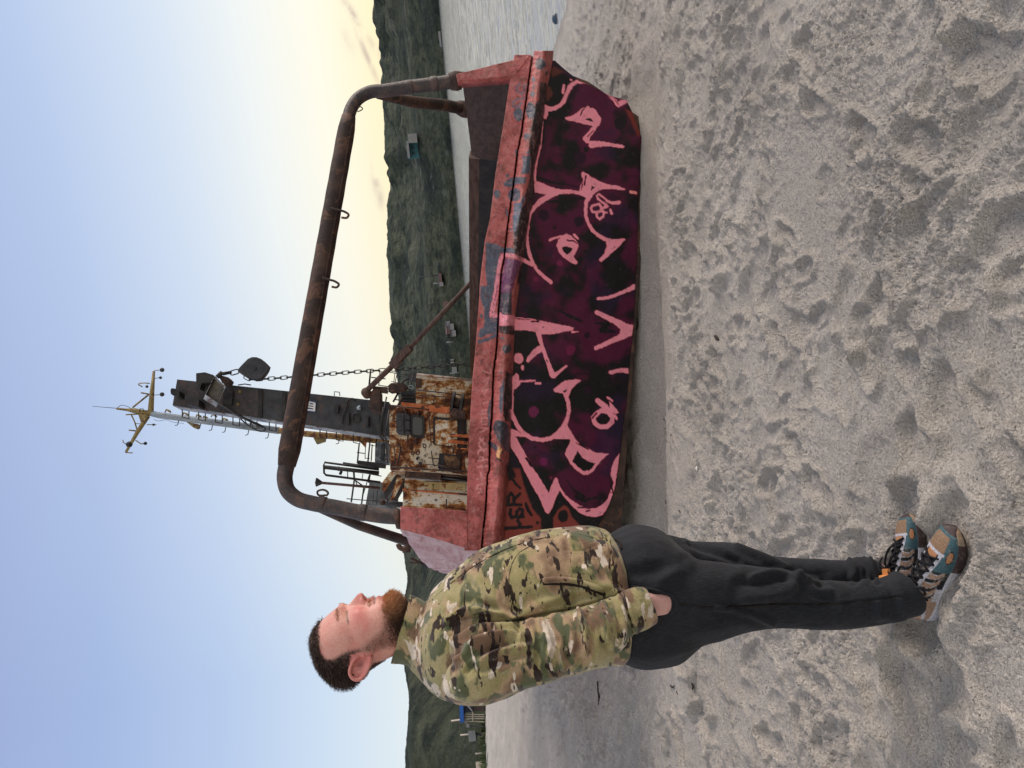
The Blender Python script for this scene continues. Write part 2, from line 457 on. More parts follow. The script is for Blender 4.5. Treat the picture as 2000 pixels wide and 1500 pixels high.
m.l(wv1, b1.inputs["Height"]); m.bump(wv2, .3, .5, b1.outputs["Normal"])
water = mesh_obj("water", V, grid_faces(len(wr_), len(wa_), True), m.m); tag(water, "bright rippled bay water between the beach and the hills", "water", kind="structure")

# ------------------------------------------------------------------ hills
ridge = [(-600, 812), (-300, 815), (0, 810), (40, 806), (90, 805), (150, 806), (185, 803), (205, 799), (250, 800), (350, 801), (370, 799), (388, 792), (424, 788), (470, 790), (560, 786), (660, 782), (740, 777), (760, 775), (830, 769), (900, 761), (1000, 757), (1100, 757), (1128, 765), (1160, 765), (1185, 757), (1210, 752), (1310, 748), (1350, 752), (1400, 747), (1440, 737), (1500, 738), (1580, 735), (1750, 745), (2000, 760), (2400, 790)]
U = np.linspace(-600, 2400, 1100); rv = np.interp(U, [a for a, _ in ridge], [b for _, b in ridge])
rv = rv+1.1*noise(np.stack([U*.06, U*0], -1), 1, 4)+.7*noise(np.stack([U*.2, U*0], -1), 1, 6)
Db = np.interp(U, [-600, 100, 320, 430, 640, 2400], [62, 62, 95, 200, 343, 343])
Dr = np.interp(U, [-600, 100, 420, 760, 1400, 2400], [330, 340, 430, 720, 900, 900])
zbase = np.interp(U, [-600, 100, 330, 430, 2400], [2.6, 2.6, 1.2, -1.2, -1.2])
_k = np.hanning(121); _k /= _k.sum()
sm_ = lambda a: np.convolve(np.r_[np.full(60, a[0]), a, np.full(60, a[-1])], _k, 'valid')
Db, Dr, zbase = sm_(Db), sm_(Dr), sm_(zbase)
d = ray(rv, 1500-U); hz = np.hypot(d[:, 0], d[:, 1]); dx, dy, dzr = d[:, 0]/hz, d[:, 1]/hz, d[:, 2]/hz
zr = CAM[2]+dzr*Dr
T = np.concatenate([[-.02], np.linspace(0, 1, 70)**1.15, [1.08, 1.3, 1.7]])
rows = []
for t in T:
    D = Db+(Dr-Db)*t
    if t <= 1:
        tt = max(t, 0.)
        sh = .16*min(tt/.06, 1)+.84*(tt**.9) if tt > 0 else -.06
        zz = zbase+(zr-zbase)*sh
        # keep the slope under the line of sight to the ridge
        lim = CAM[2]+dzr*D-(.004*D*(1-tt))
        zz = np.minimum(zz, np.where(tt < .98, lim, 1e9))
    else:
        zz = zr-(D-Dr)*.12
    Px, Py = dx*D, dy*D
    nzn = fbm(np.stack([Px*.012, Py*.012], -1), 1, 5, 8, .55)+.5*np.abs(noise(np.stack([Px*.05, Py*.03], -1), 1, 12))
    amp = np.clip(D*.022, .5, 14)*max(0, math.sin(math.pi*min(max(t, 0), 1)))**.7*(1-.9*float(sstep(.55, .97, t)))
    rows.append(np.stack([Px, Py, zz+nzn*amp], -1))
V = np.vstack(rows)
m = NT("hillside"); m.K = 1.15; geo = m.n("ShaderNodeNewGeometry"); pos = geo.outputs["Position"]
a = m.noise(.03, 10, .72, vec=pos, stretch=(1, 1, 2.4), dist=.3); b = m.noise(.16, 8, .74, vec=pos, stretch=(1, 1, 1.6))
c = m.ramp(a, [(.30, (.042, .056, .050)), (.42, (.068, .084, .064)), (.52, (.105, .124, .080)), (.62, (.145, .158, .108)), (.72, (.18, .185, .165))])
c = m.mix(m.ramp(b, [(.45, 0.), (.62, .85)]), c, (.026, .037, .036))
c = m.mix(m.ramp(b, [(.30, .85), (.40, 0.)]), c, (.19, .20, .205))
fine = m.noise(.5, 6, .7, vec=pos)
c = m.mix(m.ramp(fine, [(.35, .4), (.5, 0.)]), c, (.014, .022, .019))
c = m.mix(m.ramp(fine, [(.58, 0.), (.72, .28)]), c, (.20, .215, .18))
m.color(c); m.set(.95, 0, .1); m.bump(b, 1.0, 6.0)
HILLV = V
hills = mesh_obj("hills", V, grid_faces(len(T), len(U)), m.m); tag(hills, "dark green rocky hills across the bay", "hills", kind="structure")
def on_hill(x, y, D):
    """a point seen at pixel (x, y), D metres out along the ground"""
    d = ray(float(x), float(y)); k = D/math.hypot(d[0], d[1]); return CAM+d*k
# ------------------------------------------------------------------ the wreck: its own frame
SH_L = at_depth(985., 1052., 5.5); SH_R = at_depth(1066., 105., 6.45)
sa = SH_R-SH_L; SHIP_W = float(np.linalg.norm(sa)); sa = sa/SHIP_W
sc_ = np.cross([0, 0, 1.0], sa); sc_ /= np.linalg.norm(sc_)
sb = np.cross(sa, sc_)
def SP(s, t, q): return SH_L+np.multiply.outer(np.asarray(s, float), sa)+np.multiply.outer(np.asarray(t, float), sb)+np.multiply.outer(np.asarray(q, float), sc_)
def inS(P):
    P = np.asarray(P)-SH_L; return P@sa, P@sb, P@sc_
def on_q(x, y, q):        # point of the ship's cross plane q metres aft of the bow
    return at_plane(np.asarray(x, float), np.asarray(y, float), SP(0, 0, q), sc_)
def on_s(x, y, s):        # point of the ship's fore-and-aft plane s
    return at_plane(np.asarray(x, float), np.asarray(y, float), SP(s, 0, 0), sa)
SHIP = root("landing_craft_wreck", SP(SHIP_W/2, -1.0, 2.0))
tag(SHIP, "beached rusty landing craft with graffiti bow, pipe arch, derelict deckhouse and mast", "shipwreck")

# ------------------------------------------------------------------ paint, sprayed on in the plate's own outline
T = {1: (960, 80, 6.6667), 2: (960, 250, 6.6667), 3: (960, 420, 6.6667), 4: (920, 560, 5.8824), 5: (920, 720, 5.8824), 6: (920, 860, 5.8824)}
def tp(k, pts):
    x0, y0, s = T[k]; return [(x0+p[0]/s, y0+p[1]/s) for p in pts]
PINK, BLACK, SLATE, MAROON, PURP, PALE = lin((238, 116, 128)), lin((11, 8, 11)), lin((58, 68, 82)), lin((60, 9, 36)), lin((84, 42, 74)), lin((170, 108, 106))
REDP, REDR = lin((146, 74, 71)), lin((102, 42, 35))
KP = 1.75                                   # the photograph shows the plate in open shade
paint = []                                   # ('p', pts, col, soft) polygons and ('l', pts, widths, col) brush lines
def poly(k, pts, col=PINK, soft=1.2): paint.append(('p', np.array(tp(k, pts)), None, col, soft))
def line(k, pts, w, col=PINK, soft=1.2):
    s = T[k][2]; w = np.broadcast_to(np.asarray(w, float), (len(pts),))/s
    paint.append(('l', np.array(tp(k, pts)), w, col, soft))
def spot(k, x, y, rx, ry=None, col=SLATE, soft=1.5):
    ry = ry or rx; a = np.linspace(0, 2*np.pi, 20)[:-1]
    poly(k, [(x+rx*math.cos(t)*(1+.06*math.sin(3*t+x)), y+ry*math.sin(t)*(1+.06*math.sin(2*t+y))) for t in a], col, soft)
# red-brown bare patches on the plate
poly(6, [(380, 300), (560, 330), (600, 500), (640, 620), (700, 780), (800, 900), (810, 1176), (340, 1176)], REDR, 5)
poly(6, [(420, 250), (470, 300), (520, 420), (430, 470), (400, 300)], BLACK, 5)
poly(6, [(1075, 740), (1120, 780), (1160, 880), (1250, 980), (1250, 1100), (950, 1100), (940, 890), (1000, 800)], REDR, 3)
spot(6, 1060, 870, 60, 75, BLACK, 4)
poly(1, [(640, 560), (760, 600), (800, 690), (740, 780), (690, 760)], lin((74, 34, 28)), 6)
poly(1, [(800, 330), (950, 400), (800, 470), (760, 420)], lin((70, 32, 26)), 5)
poly(1, [(1740, 880), (1850, 930), (1945, 1220), (1900, 1250), (1800, 1020)], lin((86, 30, 24)), 6)
# rail: black overspray, slate patches, spots
poly(1, [(625, 545), (720, 540), (695, 1340), (490, 1340), (540, 1000), (560, 830), (620, 760)], BLACK, 2.5)
poly(2, [(510, -20), (670, -20), (620, 200), (580, 420), (550, 620), (560, 800), (510, 1000), (490, 1160), (460, 1340), (320, 1340), (390, 1050), (440, 960), (440, 870), (500, 650), (520, 420), (490, 300)], BLACK, 2.5)
poly(3, [(350, 0), (520, 0), (460, 300), (480, 560), (400, 590), (285, 480), (300, 200)], BLACK, 2.5)
poly(3, [(275, 0), (350, 0), (310, 180), (290, 300), (280, 200)], SLATE, 2)
poly(3, [(-70, 350), (0, 370), (60, 380), (150, 425), (290, 425), (300, 500), (110, 500), (80, 650), (40, 900), (-10, 1200), (-90, 1190), (-60, 900), (-80, 700)], SLATE, 2)
poly(4, [(110, -10), (290, -10), (230, 200), (215, 330), (315, 360), (305, 540), (200, 545), (110, 590), (75, 560), (110, 480), (150, 470), (150, 250), (105, 130)], SLATE, 2)
poly(4, [(320, 448), (500, 450), (520, 560), (330, 530)], BLACK, 1.5)
line(4, [(95, 632), (180, 610), (280, 560)], 38, SLATE)
spot(4, 412, 714, 54, 52, lin((42, 46, 54))); spot(4, 120, 335, 18, 22); spot(4, 346, 985, 12); line(4, [(340, 590), (370, 588)], 20, SLATE)
poly(5, [(400, 30), (480, 60), (485, 480), (450, 620), (395, 600), (370, 540), (375, 300)], BLACK, 2)
poly(5, [(385, 80), (375, 300), (350, 530), (322, 450), (330, 250)], SLATE, 1.5)
poly(5, [(275, 600), (330, 590), (410, 620), (445, 720), (440, 960), (390, 940), (300, 800), (250, 690)], lin((34, 38, 48)), 2)
line(5, [(240, 320), (205, 480), (205, 660)], [12, 30, 14], SLATE); line(5, [(212, 850), (290, 915), (360, 960)], [45, 50, 30], lin((36, 40, 52)))
line(5, [(320, 900), (330, 930), (310, 980), (320, 1040)], [20, 45, 40, 20], lin((190, 140, 90))); line(5, [(300, 1030), (350, 1062)], 18, BLACK)
spot(1, 635, 300, 68, 72, lin((40, 46, 56))); spot(1, 720, 420, 16, 26, BLACK); spot(1, 545, 500, 22, 36); line(1, [(545, 560), (545, 620)], 18, SLATE)
spot(1, 530, 690, 30, 40); spot(1, 350, 960, 62, 84); spot(1, 510, 910, 62, 110, lin((50, 58, 70))); spot(1, 465, 1240, 45, 45)
line(1, [(370, 560), (330, 600), (330, 650), (400, 690), (440, 640), (420, 590), (460, 570)], 32, lin((104, 82, 94))); line(1, [(440, 740), (330, 760), (280, 800), (290, 860), (350, 850), (390, 800)], 32, lin((104, 82, 94)))
poly(2, [(400, 370), (500, 350), (520, 420), (500, 590), (380, 600), (410, 480)], SLATE, 2); poly(2, [(440, 330), (490, 260), (500, 340)], SLATE)
poly(2, [(165, 760), (150, 720), (190, 680), (300, 640), (460, 640), (440, 720), (330, 730), (260, 770)], SLATE, 2)
spot(2, 300, 870, 85, 90, lin((50, 58, 72))); spot(2, 72, 860, 44, 52); spot(2, 205, 620, 20); poly(2, [(370, 970), (410, 880), (440, 870), (430, 970)], SLATE)
line(2, [(320, 290), (322, 380)], [30, 14], SLATE); line(2, [(195, 1070), (210, 1150)], [30, 18], SLATE); spot(3, 250, 190, 16)
poly(2, [(290, 980), (420, 965), (360, 1150), (320, 1340), (280, 1340)], lin((70, 82, 98)), 2)
# pale scrawl along the band
for pts in ([(130, 500), (80, 510), (68, 560), (112, 556), (122, 590), (78, 606)], [(70, 445), (162, 432)], [(110, 372), (124, 450)], [(75, 310), (184, 296)], [(120, 290), (128, 320)], [(85, 235), (184, 222)], [(90, 235), (100, 190), (140, 195), (140, 230)], [(80, 130), (170, 100)], [(90, 60), (150, 130)]):
    line(6, pts, 21, PALE, 1.6)
for pts in ([(80, 980), (100, 930)], [(90, 940), (180, 920)], [(90, 860), (150, 800)], [(100, 800), (160, 870)], [(110, 730), (190, 690), (120, 680)], [(120, 570), (180, 560), (180, 610), (120, 600), (130, 640), (185, 640)], [(120, 480), (180, 470), (170, 520), (125, 520)], [(140, 400), (200, 380)], [(130, 260), (200, 230), (150, 290)], [(150, 150), (210, 90), (190, 160)], [(150, 30), (220, 60), (230, 10)]):
    line(5, pts, 16, PALE, 2)
# maroon and dark dots on the plate
for a in ((5, 712, 500, 58, lin((82, 20, 54))), (6, 832, 245, 44, lin((84, 16, 58))), (4, 1140, 730, 56, lin((82, 16, 48))), (6, 915, 432, 14, lin((90, 30, 50))), (3, 893, 617, 36, lin((88, 18, 52))), (3, 583, 830, 36, lin((84, 18, 50))),
          (2, 1160, 385, 78, lin((30, 6, 24))), (2, 685, 1125, 72, lin((26, 5, 22))), (2, 1140, 1215, 66, lin((24, 5, 20))), (2, 893, 535, 22, BLACK), (2, 826, 1292, 24, BLACK), (2, 1235, 275, 34, BLACK), (1, 1680, 1060, 80, lin((12, 5, 10))), (5, 1340, 245, 44, lin((22, 4, 18))), (5, 730, 906, 16, BLACK), (4, 1330, 560, 36, lin((24, 6, 18)))):
    spot(a[0], a[1], a[2], a[3], a[3]*1.1, a[4], 2.5)
line(2, [(600, 640), (720, 680), (850, 715), (960, 725), (1120, 760)], [30, 45, 30, 20, 12], BLACK, 2); line(2, [(1000, 470), (1250, 540)], 12, BLACK); line(2, [(900, 880), (1010, 880)], 26, BLACK, 2); line(2, [(980, 912), (1220, 912)], 30, BLACK, 2); line(2, [(720, 950), (860, 950), (1010, 955)], [20, 45, 30], BLACK, 2)
line(4, [(1010, 275), (1140, 340), (1270, 400)], [16, 45, 30], BLACK, 2); line(4, [(1420, 415), (1560, 440), (1500, 500), (1640, 520)], [14, 60, 70, 30], BLACK, 3); line(4, [(630, 1000), (760, 1000), (900, 996)], [40, 16, 12], BLACK, 2); line(4, [(770, 1045), (840, 1045)], 26, BLACK)
line(4, [(1150, 1020), (1260, 995), (1390, 1010)], 22, lin((20, 4, 16)), 2); line(6, [(1105, 465), (1180, 570), (1300, 650)], [10, 24, 40], BLACK, 2); line(6, [(1210, 650), (1320, 700)], 38, BLACK, 2); line(6, [(1340, 680), (1450, 655)], 28, BLACK, 2)
line(3, [(1440, 630), (1600, 520), (1740, 420)], [8, 60, 20], BLACK, 2)
# tag in black
line(6, [(418, 745), (480, 738), (568, 742)], 36, BLACK); line(6, [(425, 735), (425, 650), (455, 605), (485, 650), (492, 735)], 34, BLACK); line(6, [(490, 690), (520, 650), (555, 615)], 34, BLACK)
line(6, [(450, 795), (442, 845), (468, 890), (515, 875), (525, 820), (550, 785), (585, 800), (588, 845), (560, 870)], 38, BLACK)
line(6, [(402, 1012), (520, 1005), (695, 996)], [50, 40, 36], BLACK); line(6, [(598, 880), (545, 885), (530, 925), (565, 960), (540, 1000)], 34, BLACK)
line(6, [(470, 440), (510, 500), (562, 552)], [30, 36, 26], BLACK); line(6, [(625, 730), (650, 800), (690, 858)], [34, 40, 34], BLACK); spot(6, 762, 945, 16, 20, BLACK)
# purple box folded over the rail
poly(3, [(185, 555), (390, 600), (350, 720), (300, 870), (262, 1010), (100, 1015), (140, 760)], PURP, 2)
poly(3, [(105, 1010), (262, 1005), (262, 1300), (80, 1300)], lin((40, 42, 54)), 3)
poly(3, [(350, 720), (395, 600), (480, 640), (440, 900), (330, 900)], lin((16, 8, 16)), 5)  # shade under the rail's nose, put into the paint as a dark patch
# ---- pink outlines
poly(1, [(695, 825), (760, 850), (820, 850), (880, 820), (930, 750), (970, 650), (1000, 570), (1060, 530), (1120, 500), (1150, 520), (1250, 538), (1330, 558), (1420, 605), (1500, 650), (1560, 690), (1620, 750), (1650, 790), (1690, 765), (1740, 760), (1780, 800), (1720, 825), (1660, 862), (1620, 835), (1580, 765), (1530, 705), (1460, 655), (1400, 605), (1330, 577), (1200, 547), (1110, 550), (1060, 590), (1020, 660), (990, 730), (960, 800), (900, 860), (830, 905), (740, 915), (735, 960), (715, 1010), (680, 1010), (690, 900)])
line(1, [(945, 575), (930, 672)], 36); spot(1, 1040, 503, 14, 14, PINK)
for pts in ([(1560, 700), (1600, 740)], [(1600, 760), (1640, 800)], [(1640, 790), (1660, 830)]): line(1, pts, 9, MAROON)
line(1, [(672, 1050), (650, 1330)], 12); poly(2, [(632, 210), (657, 210), (600, 450), (578, 620), (585, 700), (560, 690), (548, 600), (560, 500), (600, 380)])
poly(1, [(950, 995), (1040, 975), (1120, 930), (1180, 870), (1240, 840), (1310, 845), (1360, 880), (1400, 950), (1442, 1000), (1420, 1070), (1370, 1130), (1290, 1250), (1275, 1293), (1400, 1303), (1550, 1323), (1700, 1353), (1732, 1373), (1710, 1396), (1600, 1375), (1450, 1368), (1300, 1388), (1268, 1368), (1270, 1323), (1230, 1318), (1192, 1283), (1192, 1253), (1250, 1190), (1330, 1102), (1220, 1075), (1100, 1050), (970, 1022)])
poly(1, [(1225, 1015), (1260, 995), (1300, 995), (1340, 1050), (1290, 1030)], BLACK, .8); line(1, [(1162, 960), (1195, 890), (1240, 842)], 17, BLACK, .8); line(1, [(1290, 855), (1320, 848)], 18, BLACK, .8); line(1, [(1255, 1245), (1330, 1160)], 14, BLACK, .8)
poly(2, [(565, 685), (650, 705), (760, 750), (900, 793), (850, 850), (750, 862), (640, 842), (575, 830), (560, 770)])
line(2, [(478, 1330), (497, 1200), (515, 1110), (560, 1030), (640, 950), (760, 875), (880, 825), (1050, 820), (1160, 840), (1240, 872)], [18, 20, 30, 46, 72, 72, 60, 46, 46, 60])
line(3, [(482, 140), (466, 280), (470, 400), (490, 490), (530, 600), (600, 710), (680, 790), (780, 872)], [16, 34, 40, 42, 42, 42, 44, 44])
poly(2, [(1178, 580), (1195, 558), (1230, 580), (1320, 640), (1420, 690), (1520, 735), (1640, 745), (1750, 790), (1720, 808), (1560, 788), (1450, 790), (1380, 822), (1320, 870), (1280, 940), (1230, 900), (1150, 820), (1165, 740), (1185, 700)])
poly(2, [(1303, 748), (1352, 764), (1300, 812)], BLACK, .7); line(2, [(1190, 650), (1180, 800)], [22, 12], MAROON, .8); line(2, [(1232, 620), (1215, 735)], 22, MAROON, .8)
line(2, [(1290, 880), (1243, 950), (1226, 1050), (1234, 1150), (1265, 1240), (1320, 1333), (1395, 1395), (1475, 1443), (1545, 1460)], [56, 46, 42, 42, 42, 44, 46, 52, 50])
poly(3, [(1500, 322), (1620, 310), (1738, 297), (1746, 315), (1640, 425), (1540, 520), (1440, 602), (1408, 585), (1420, 555), (1475, 500), (1503, 400)])
line(3, [(1600, 410), (1605, 425)], 14, MAROON, .7)
line(2, [(1505, 990), (1440, 962), (1392, 920), (1375, 878), (1402, 860), (1452, 890), (1510, 945), (1580, 972), (1665, 963)], [26, 28, 28, 26, 26, 28, 28, 34, 46])
line(2, [(1400, 985), (1325, 1000), (1296, 1040), (1322, 1082), (1380, 1088), (1432, 1072), (1440, 1022), (1400, 985)], 31); line(2, [(1380, 1095), (1382, 1150), (1420, 1176), (1464, 1142), (1475, 1090), (1440, 1068)], 31)
line(2, [(1445, 1040), (1522, 1015)], 26); line(2, [(1465, 1095), (1515, 1095)], 20); line(2, [(1465, 1040), (1500, 985)], 24); line(2, [(1556, 1060), (1570, 1106)], 33); line(2, [(1812, 830), (1880, 842)], 36, lin((236, 120, 112)))
poly(3, [(870, 320), (940, 262), (980, 233), (1040, 262), (1090, 310), (1132, 370), (1127, 430), (1092, 500), (1070, 540), (1120, 590), (1127, 618), (1098, 637), (1030, 607), (950, 552), (888, 480), (852, 400)])
poly(3, [(925, 422), (958, 400), (1020, 408), (1062, 435), (1030, 480), (990, 517), (945, 478)], BLACK, .8); line(3, [(762, 320), (830, 290), (900, 274), (960, 268)], 31); line(3, [(1080, 250), (1128, 300)], 28); line(3, [(990, 325), (1070, 335), (1122, 368)], [22, 22, 10], MAROON, .8)
line(3, [(1392, 1086), (1480, 1082), (1600, 1050), (1720, 1000), (1868, 928)], [44, 42, 40, 44, 66])
line(3, [(20, 1240), (60, 950), (95, 700), (115, 575), (165, 515), (270, 526), (380, 570), (470, 615), (540, 640)], [52, 50, 46, 48, 50, 48, 48, 50, 50])
line(4, [(300, 0), (265, 160), (238, 300)], [40, 50, 58]); line(4, [(310, -20), (275, 160)], 14, lin((120, 40, 72)), .8); line(4, [(240, 325), (330, 330)], 62)
poly(4, [(320, 322), (500, 330), (500, 450), (318, 440)])
poly(4, [(497, 372), (700, 380), (820, 390), (1000, 430), (1175, 468), (1165, 502), (1080, 515), (960, 542), (810, 540), (830, 640), (850, 705), (880, 800), (912, 880), (960, 990), (1020, 950), (1092, 900), (1114, 912), (1050, 965), (960, 1052), (930, 1056), (895, 1010), (870, 900), (820, 740), (750, 782), (700, 832), (660, 872), (635, 855), (660, 800), (710, 740), (770, 680), (800, 670), (770, 600), (745, 512), (640, 497), (497, 497)])
line(4, [(505, 352), (740, 374)], 9); line(4, [(700, 395), (782, 398)], 14, BLACK, .7); line(4, [(1160, 525), (1228, 515)], [26, 10]); spot(4, 834, 466, 7, 9, BLACK, .6); line(4, [(868, 840), (884, 865)], 12, BLACK, .6); spot(4, 250, 292, 10, 12, BLACK, .6)
spot(4, 552, 818, 54, 66, PINK); spot(4, 595, 930, 21, 30, PINK)
poly(4, [(520, 990), (550, 1010), (545, 1060), (562, 1090), (560, 1120), (515, 1170), (475, 1190), (472, 1040)]); line(4, [(550, 1090), (730, 1078)], 22); line(4, [(745, 1110), (795, 1110)], 24)
line(4, [(1445, 297), (1530, 340), (1640, 395), (1740, 450)], [50, 54, 66, 90]); line(4, [(1435, 705), (1560, 650), (1680, 595), (1770, 545)], [44, 50, 60, 90]); poly(4, [(1690, 400), (1866, 440), (1856, 556), (1700, 600), (1715, 500)])
line(4, [(1600, 985), (1700, 962), (1760, 958)], 44); poly(4, [(1740, 942), (1814, 933), (1808, 998), (1752, 990)])
poly(5, [(943, 242), (1000, 190), (1080, 140), (1160, 125), (1250, 123), (1270, 142), (1200, 185), (1145, 245), (1120, 325), (1075, 295), (1030, 280), (960, 268)]); poly(5, [(1055, 265), (1110, 235), (1078, 287)], BLACK, .7)
line(5, [(1085, 300), (1115, 400), (1120, 490), (1095, 590), (1050, 680), (980, 755), (900, 808), (800, 822), (700, 805), (610, 750), (540, 670), (490, 580), (458, 480)], [48, 42, 44, 46, 52, 60, 46, 45, 46, 48, 48, 48, 30])
poly(5, [(1060, 622), (1096, 640), (1120, 690), (1188, 797), (1240, 860), (1195, 900), (1140, 815), (1060, 812), (940, 810), (1000, 750), (1050, 680)])
line(5, [(482, 240), (474, 470)], 13); poly(5, [(455, 690), (530, 715), (620, 782), (505, 777), (545, 850), (455, 850)])
poly(6, [(455, -20), (520, -30), (600, 120), (700, 300), (780, 420), (890, 602), (955, 440), (975, 428), (992, 442), (1020, 530), (1080, 620), (1160, 690), (1250, 745), (1340, 780), (1430, 780), (1510, 740), (1570, 680), (1600, 600), (1648, 620), (1620, 685), (1560, 785), (1500, 862), (1430, 882), (1330, 872), (1230, 822), (1150, 742), (1110, 692), (1060, 640), (1015, 575), (970, 680), (920, 800), (882, 842), (850, 825), (830, 780), (800, 700), (720, 550), (640, 400), (550, 230), (460, 80)])
line(6, [(632, 205), (690, 300)], 26, BLACK, .8); line(6, [(1230, 770), (1330, 775), (1440, 770)], [20, 26, 18], MAROON, .8); line(6, [(1325, 815), (1360, 805)], 22, MAROON, .8)
poly(6, [(1140, -5), (1200, 20), (1340, 100), (1440, 145), (1587, 150), (1500, 230), (1440, 300), (1400, 362), (1340, 397), (1280, 392), (1190, 332), (1140, 270), (1068, 160)]); poly(6, [(1220, 115), (1270, 190), (1340, 240), (1427, 265), (1400, 312), (1350, 352), (1290, 352), (1220, 302), (1160, 240), (1190, 180)], BLACK, .9); line(5, [(1200, 850), (1290, 900), (1370, 935)], 9); line(6, [(1200, 30), (1290, 75), (1350, 108)], 14, BLACK, .8)
line(5, [(1465, 500), (1405, 560), (1422, 630), (1480, 668), (1560, 664), (1620, 612), (1622, 545), (1575, 500), (1500, 480)], 52); poly(5, [(1455, 622), (1490, 560), (1560, 530), (1587, 570), (1570, 622), (1510, 642)], BLACK, .8)
line(5, [(1455, 370), (1530, 430), (1610, 505)], [56, 66, 56]); poly(5, [(1585, 375), (1640, 430), (1698, 505), (1660, 525), (1600, 480)]); line(5, [(1570, 330), (1620, 368)], 24); line(5, [(1650, 540), (1670, 573)], 28); line(5, [(1392, 570), (1440, 515)], 22, MAROON, .8)
poly(6, [(1706, 150), (1692, 300), (1665, 450), (1640, 610), (1598, 590), (1642, 480), (1610, 420), (1612, 330), (1640, 240)]); line(6, [(1612, 430), (1612, 520), (1635, 605)], [20, 24, 16], BLACK, .8)

def in_poly(x, y, P):
    ins = np.zeros(x.shape, bool); n = len(P)
    for i in range(n):
        x1, y1 = P[i]; x2, y2 = P[(i+1) % n]
        if y1 == y2: continue
        c = ((y1 > y) != (y2 > y)) & (x < (x2-x1)*(y-y1)/(y2-y1)+x1); ins ^= c
    return ins
def seg_dist(x, y, P, W=None, closed=False):
    best = np.full(x.shape, 1e9); n = len(P)
    for i in range(n if closed else n-1):
        x1, y1 = P[i]; x2, y2 = P[(i+1) % n]; L = (x2-x1)**2+(y2-y1)**2+1e-9
        t = np.clip(((x-x1)*(x2-x1)+(y-y1)*(y2-y1))/L, 0, 1)
        d = np.hypot(x-x1-t*(x2-x1), y-y1-t*(y2-y1))
        if W is not None: d = d-(W[i]+(W[(i+1) % n]-W[i])*t)/2
        best = np.minimum(best, d)
    return best
def paint_on(x, y, base):
    C = base.copy()
    wob = np.stack([noise(np.stack([x, y], -1), .16, 61), noise(np.stack([x, y], -1), .16, 62)], -1)*1.1
    xx, yy = x+wob[:, 0], y+wob[:, 1]
    worn = fbm(np.stack([x, y], -1), .22, 3, 63)
    for typ, P, Wd, col, soft in paint:
        m0 = P.min(0)-30; m1 = P.max(0)+30
        k = (xx > m0[0]) & (xx < m1[0]) & (yy > m0[1]) & (yy < m1[1])
        if not k.any(): continue
        a, b = xx[k], yy[k]
        if typ == 'p':
            d = seg_dist(a, b, P, None, True); d = np.where(in_poly(a, b, P), -d, d)
        else: d = seg_dist(a, b, P, Wd)
        al = 1-sstep(-soft*.5, soft*.5, d)
        if col is PINK: al = al*(1-.35*sstep(.7, 1.0, worn[k]))
        C[k] = C[k]*(1-al[:, None])+np.asarray(col)*al[:, None]
    return C

# outlines of the bow in the picture, as functions of the picture's row
def crv(tab):
    t = sorted(tab); a = np.array([p[0] for p in t], float); b = np.array([p[1] for p in t], float)
    return lambda y: np.interp(y, a, b)
band_top = crv([(98, 1006), (150, 997), (243, 983), (337, 968), (427, 957), (470, 947), (553, 937), (581, 936), (676, 929), (738, 923), (848, 916), (995, 911), (1100, 906)])
seam = crv([(90, 1042), (111, 1039), (137, 1035), (177, 1030), (224, 1023), (266, 1017), (293, 1011), (334, 1006), (380, 1000), (427, 993), (442, 991), (500, 985), (531, 979), (613, 973), (665, 971), (692, 968), (723, 964), (815, 960), (846, 957), (919, 955), (928, 952), (996, 948), (1030, 944), (1100, 938)])
low = crv([(90, 1082), (115, 1080), (147, 1074), (177, 1067), (245, 1060), (313, 1047), (400, 1037), (480, 1028), (560, 1014), (618, 1006), (700, 1003), (800, 1000), (883, 995), (936, 993), (1030, 987), (1085, 983), (1110, 981)])
bot = crv([(118, 1082), (128, 1094), (158, 1133), (172, 1165), (186, 1192), (195, 1224), (215, 1233), (268, 1252), (400, 1247), (500, 1244), (560, 1241), (640, 1237), (750, 1227), (860, 1214), (900, 1209), (945, 1204), (985, 1190), (1010, 1178), (1035, 1163), (1075, 1145), (1110, 1128)])
PL_N = sc_+.30*sb; PL_N = PL_N/np.linalg.norm(PL_N)
PL_0 = SP(0, -.02, .05)
def on_plate(x, y): return at_plane(np.asarray(x, float), np.asarray(y, float), PL_0, PL_N)

mt = NT("graffiti_paint")
c = mt.attr(); g = mt.noise(9, 9, .7); g2 = mt.noise(60, 5, .7)
c = mt.mix(mt.ramp(g, [(.2, .25), (.42, 0.)]), c, (.012, .01, .012)); c = mt.mix(mt.ramp(g2, [(.78, 0.), (.95, .35)]), c, (.16, .07, .045))
g3 = mt.noise(30, 8, .75, dist=.4); c = mt.mix(mt.ramp(g3, [(.12, .55), (.30, 0.)]), c, (.014, .010, .012)); c = mt.mix(mt.ramp(g3, [(.66, 0.), (.76, .4)]), c, (.10, .06, .07))
mt.color(c); mt.set(.48, 0, .35); mt.bump(mt.noise(26, 8, .7), .22, .012)
MAT_PLATE = mt.m
mt = NT("worn_red_paint")
c = mt.attr(); g = mt.noise(7, 9, .72, dist=.6); g2 = mt.noise(34, 6, .75)
c = mt.mix(mt.ramp(g, [(.60, 0.), (.72, .55)]), c, (.10, .028, .018)); c = mt.mix(mt.ramp(g2, [(.62, 0.), (.72, .55)]), c, (.05, .022, .018))
c = mt.mix(mt.ramp(g2, [(.22, .3), (.34, 0.)]), c, (.52, .32, .30))
gm_ = mt.noise(24, 8, .75, dist=.5); c = mt.mix(mt.ramp(gm_, [(.30, .6), (.46, 0.)]), c, (.085, .030, .026)); c = mt.mix(mt.ramp(gm_, [(.56, 0.), (.68, .45)]), c, (.44, .235, .225))
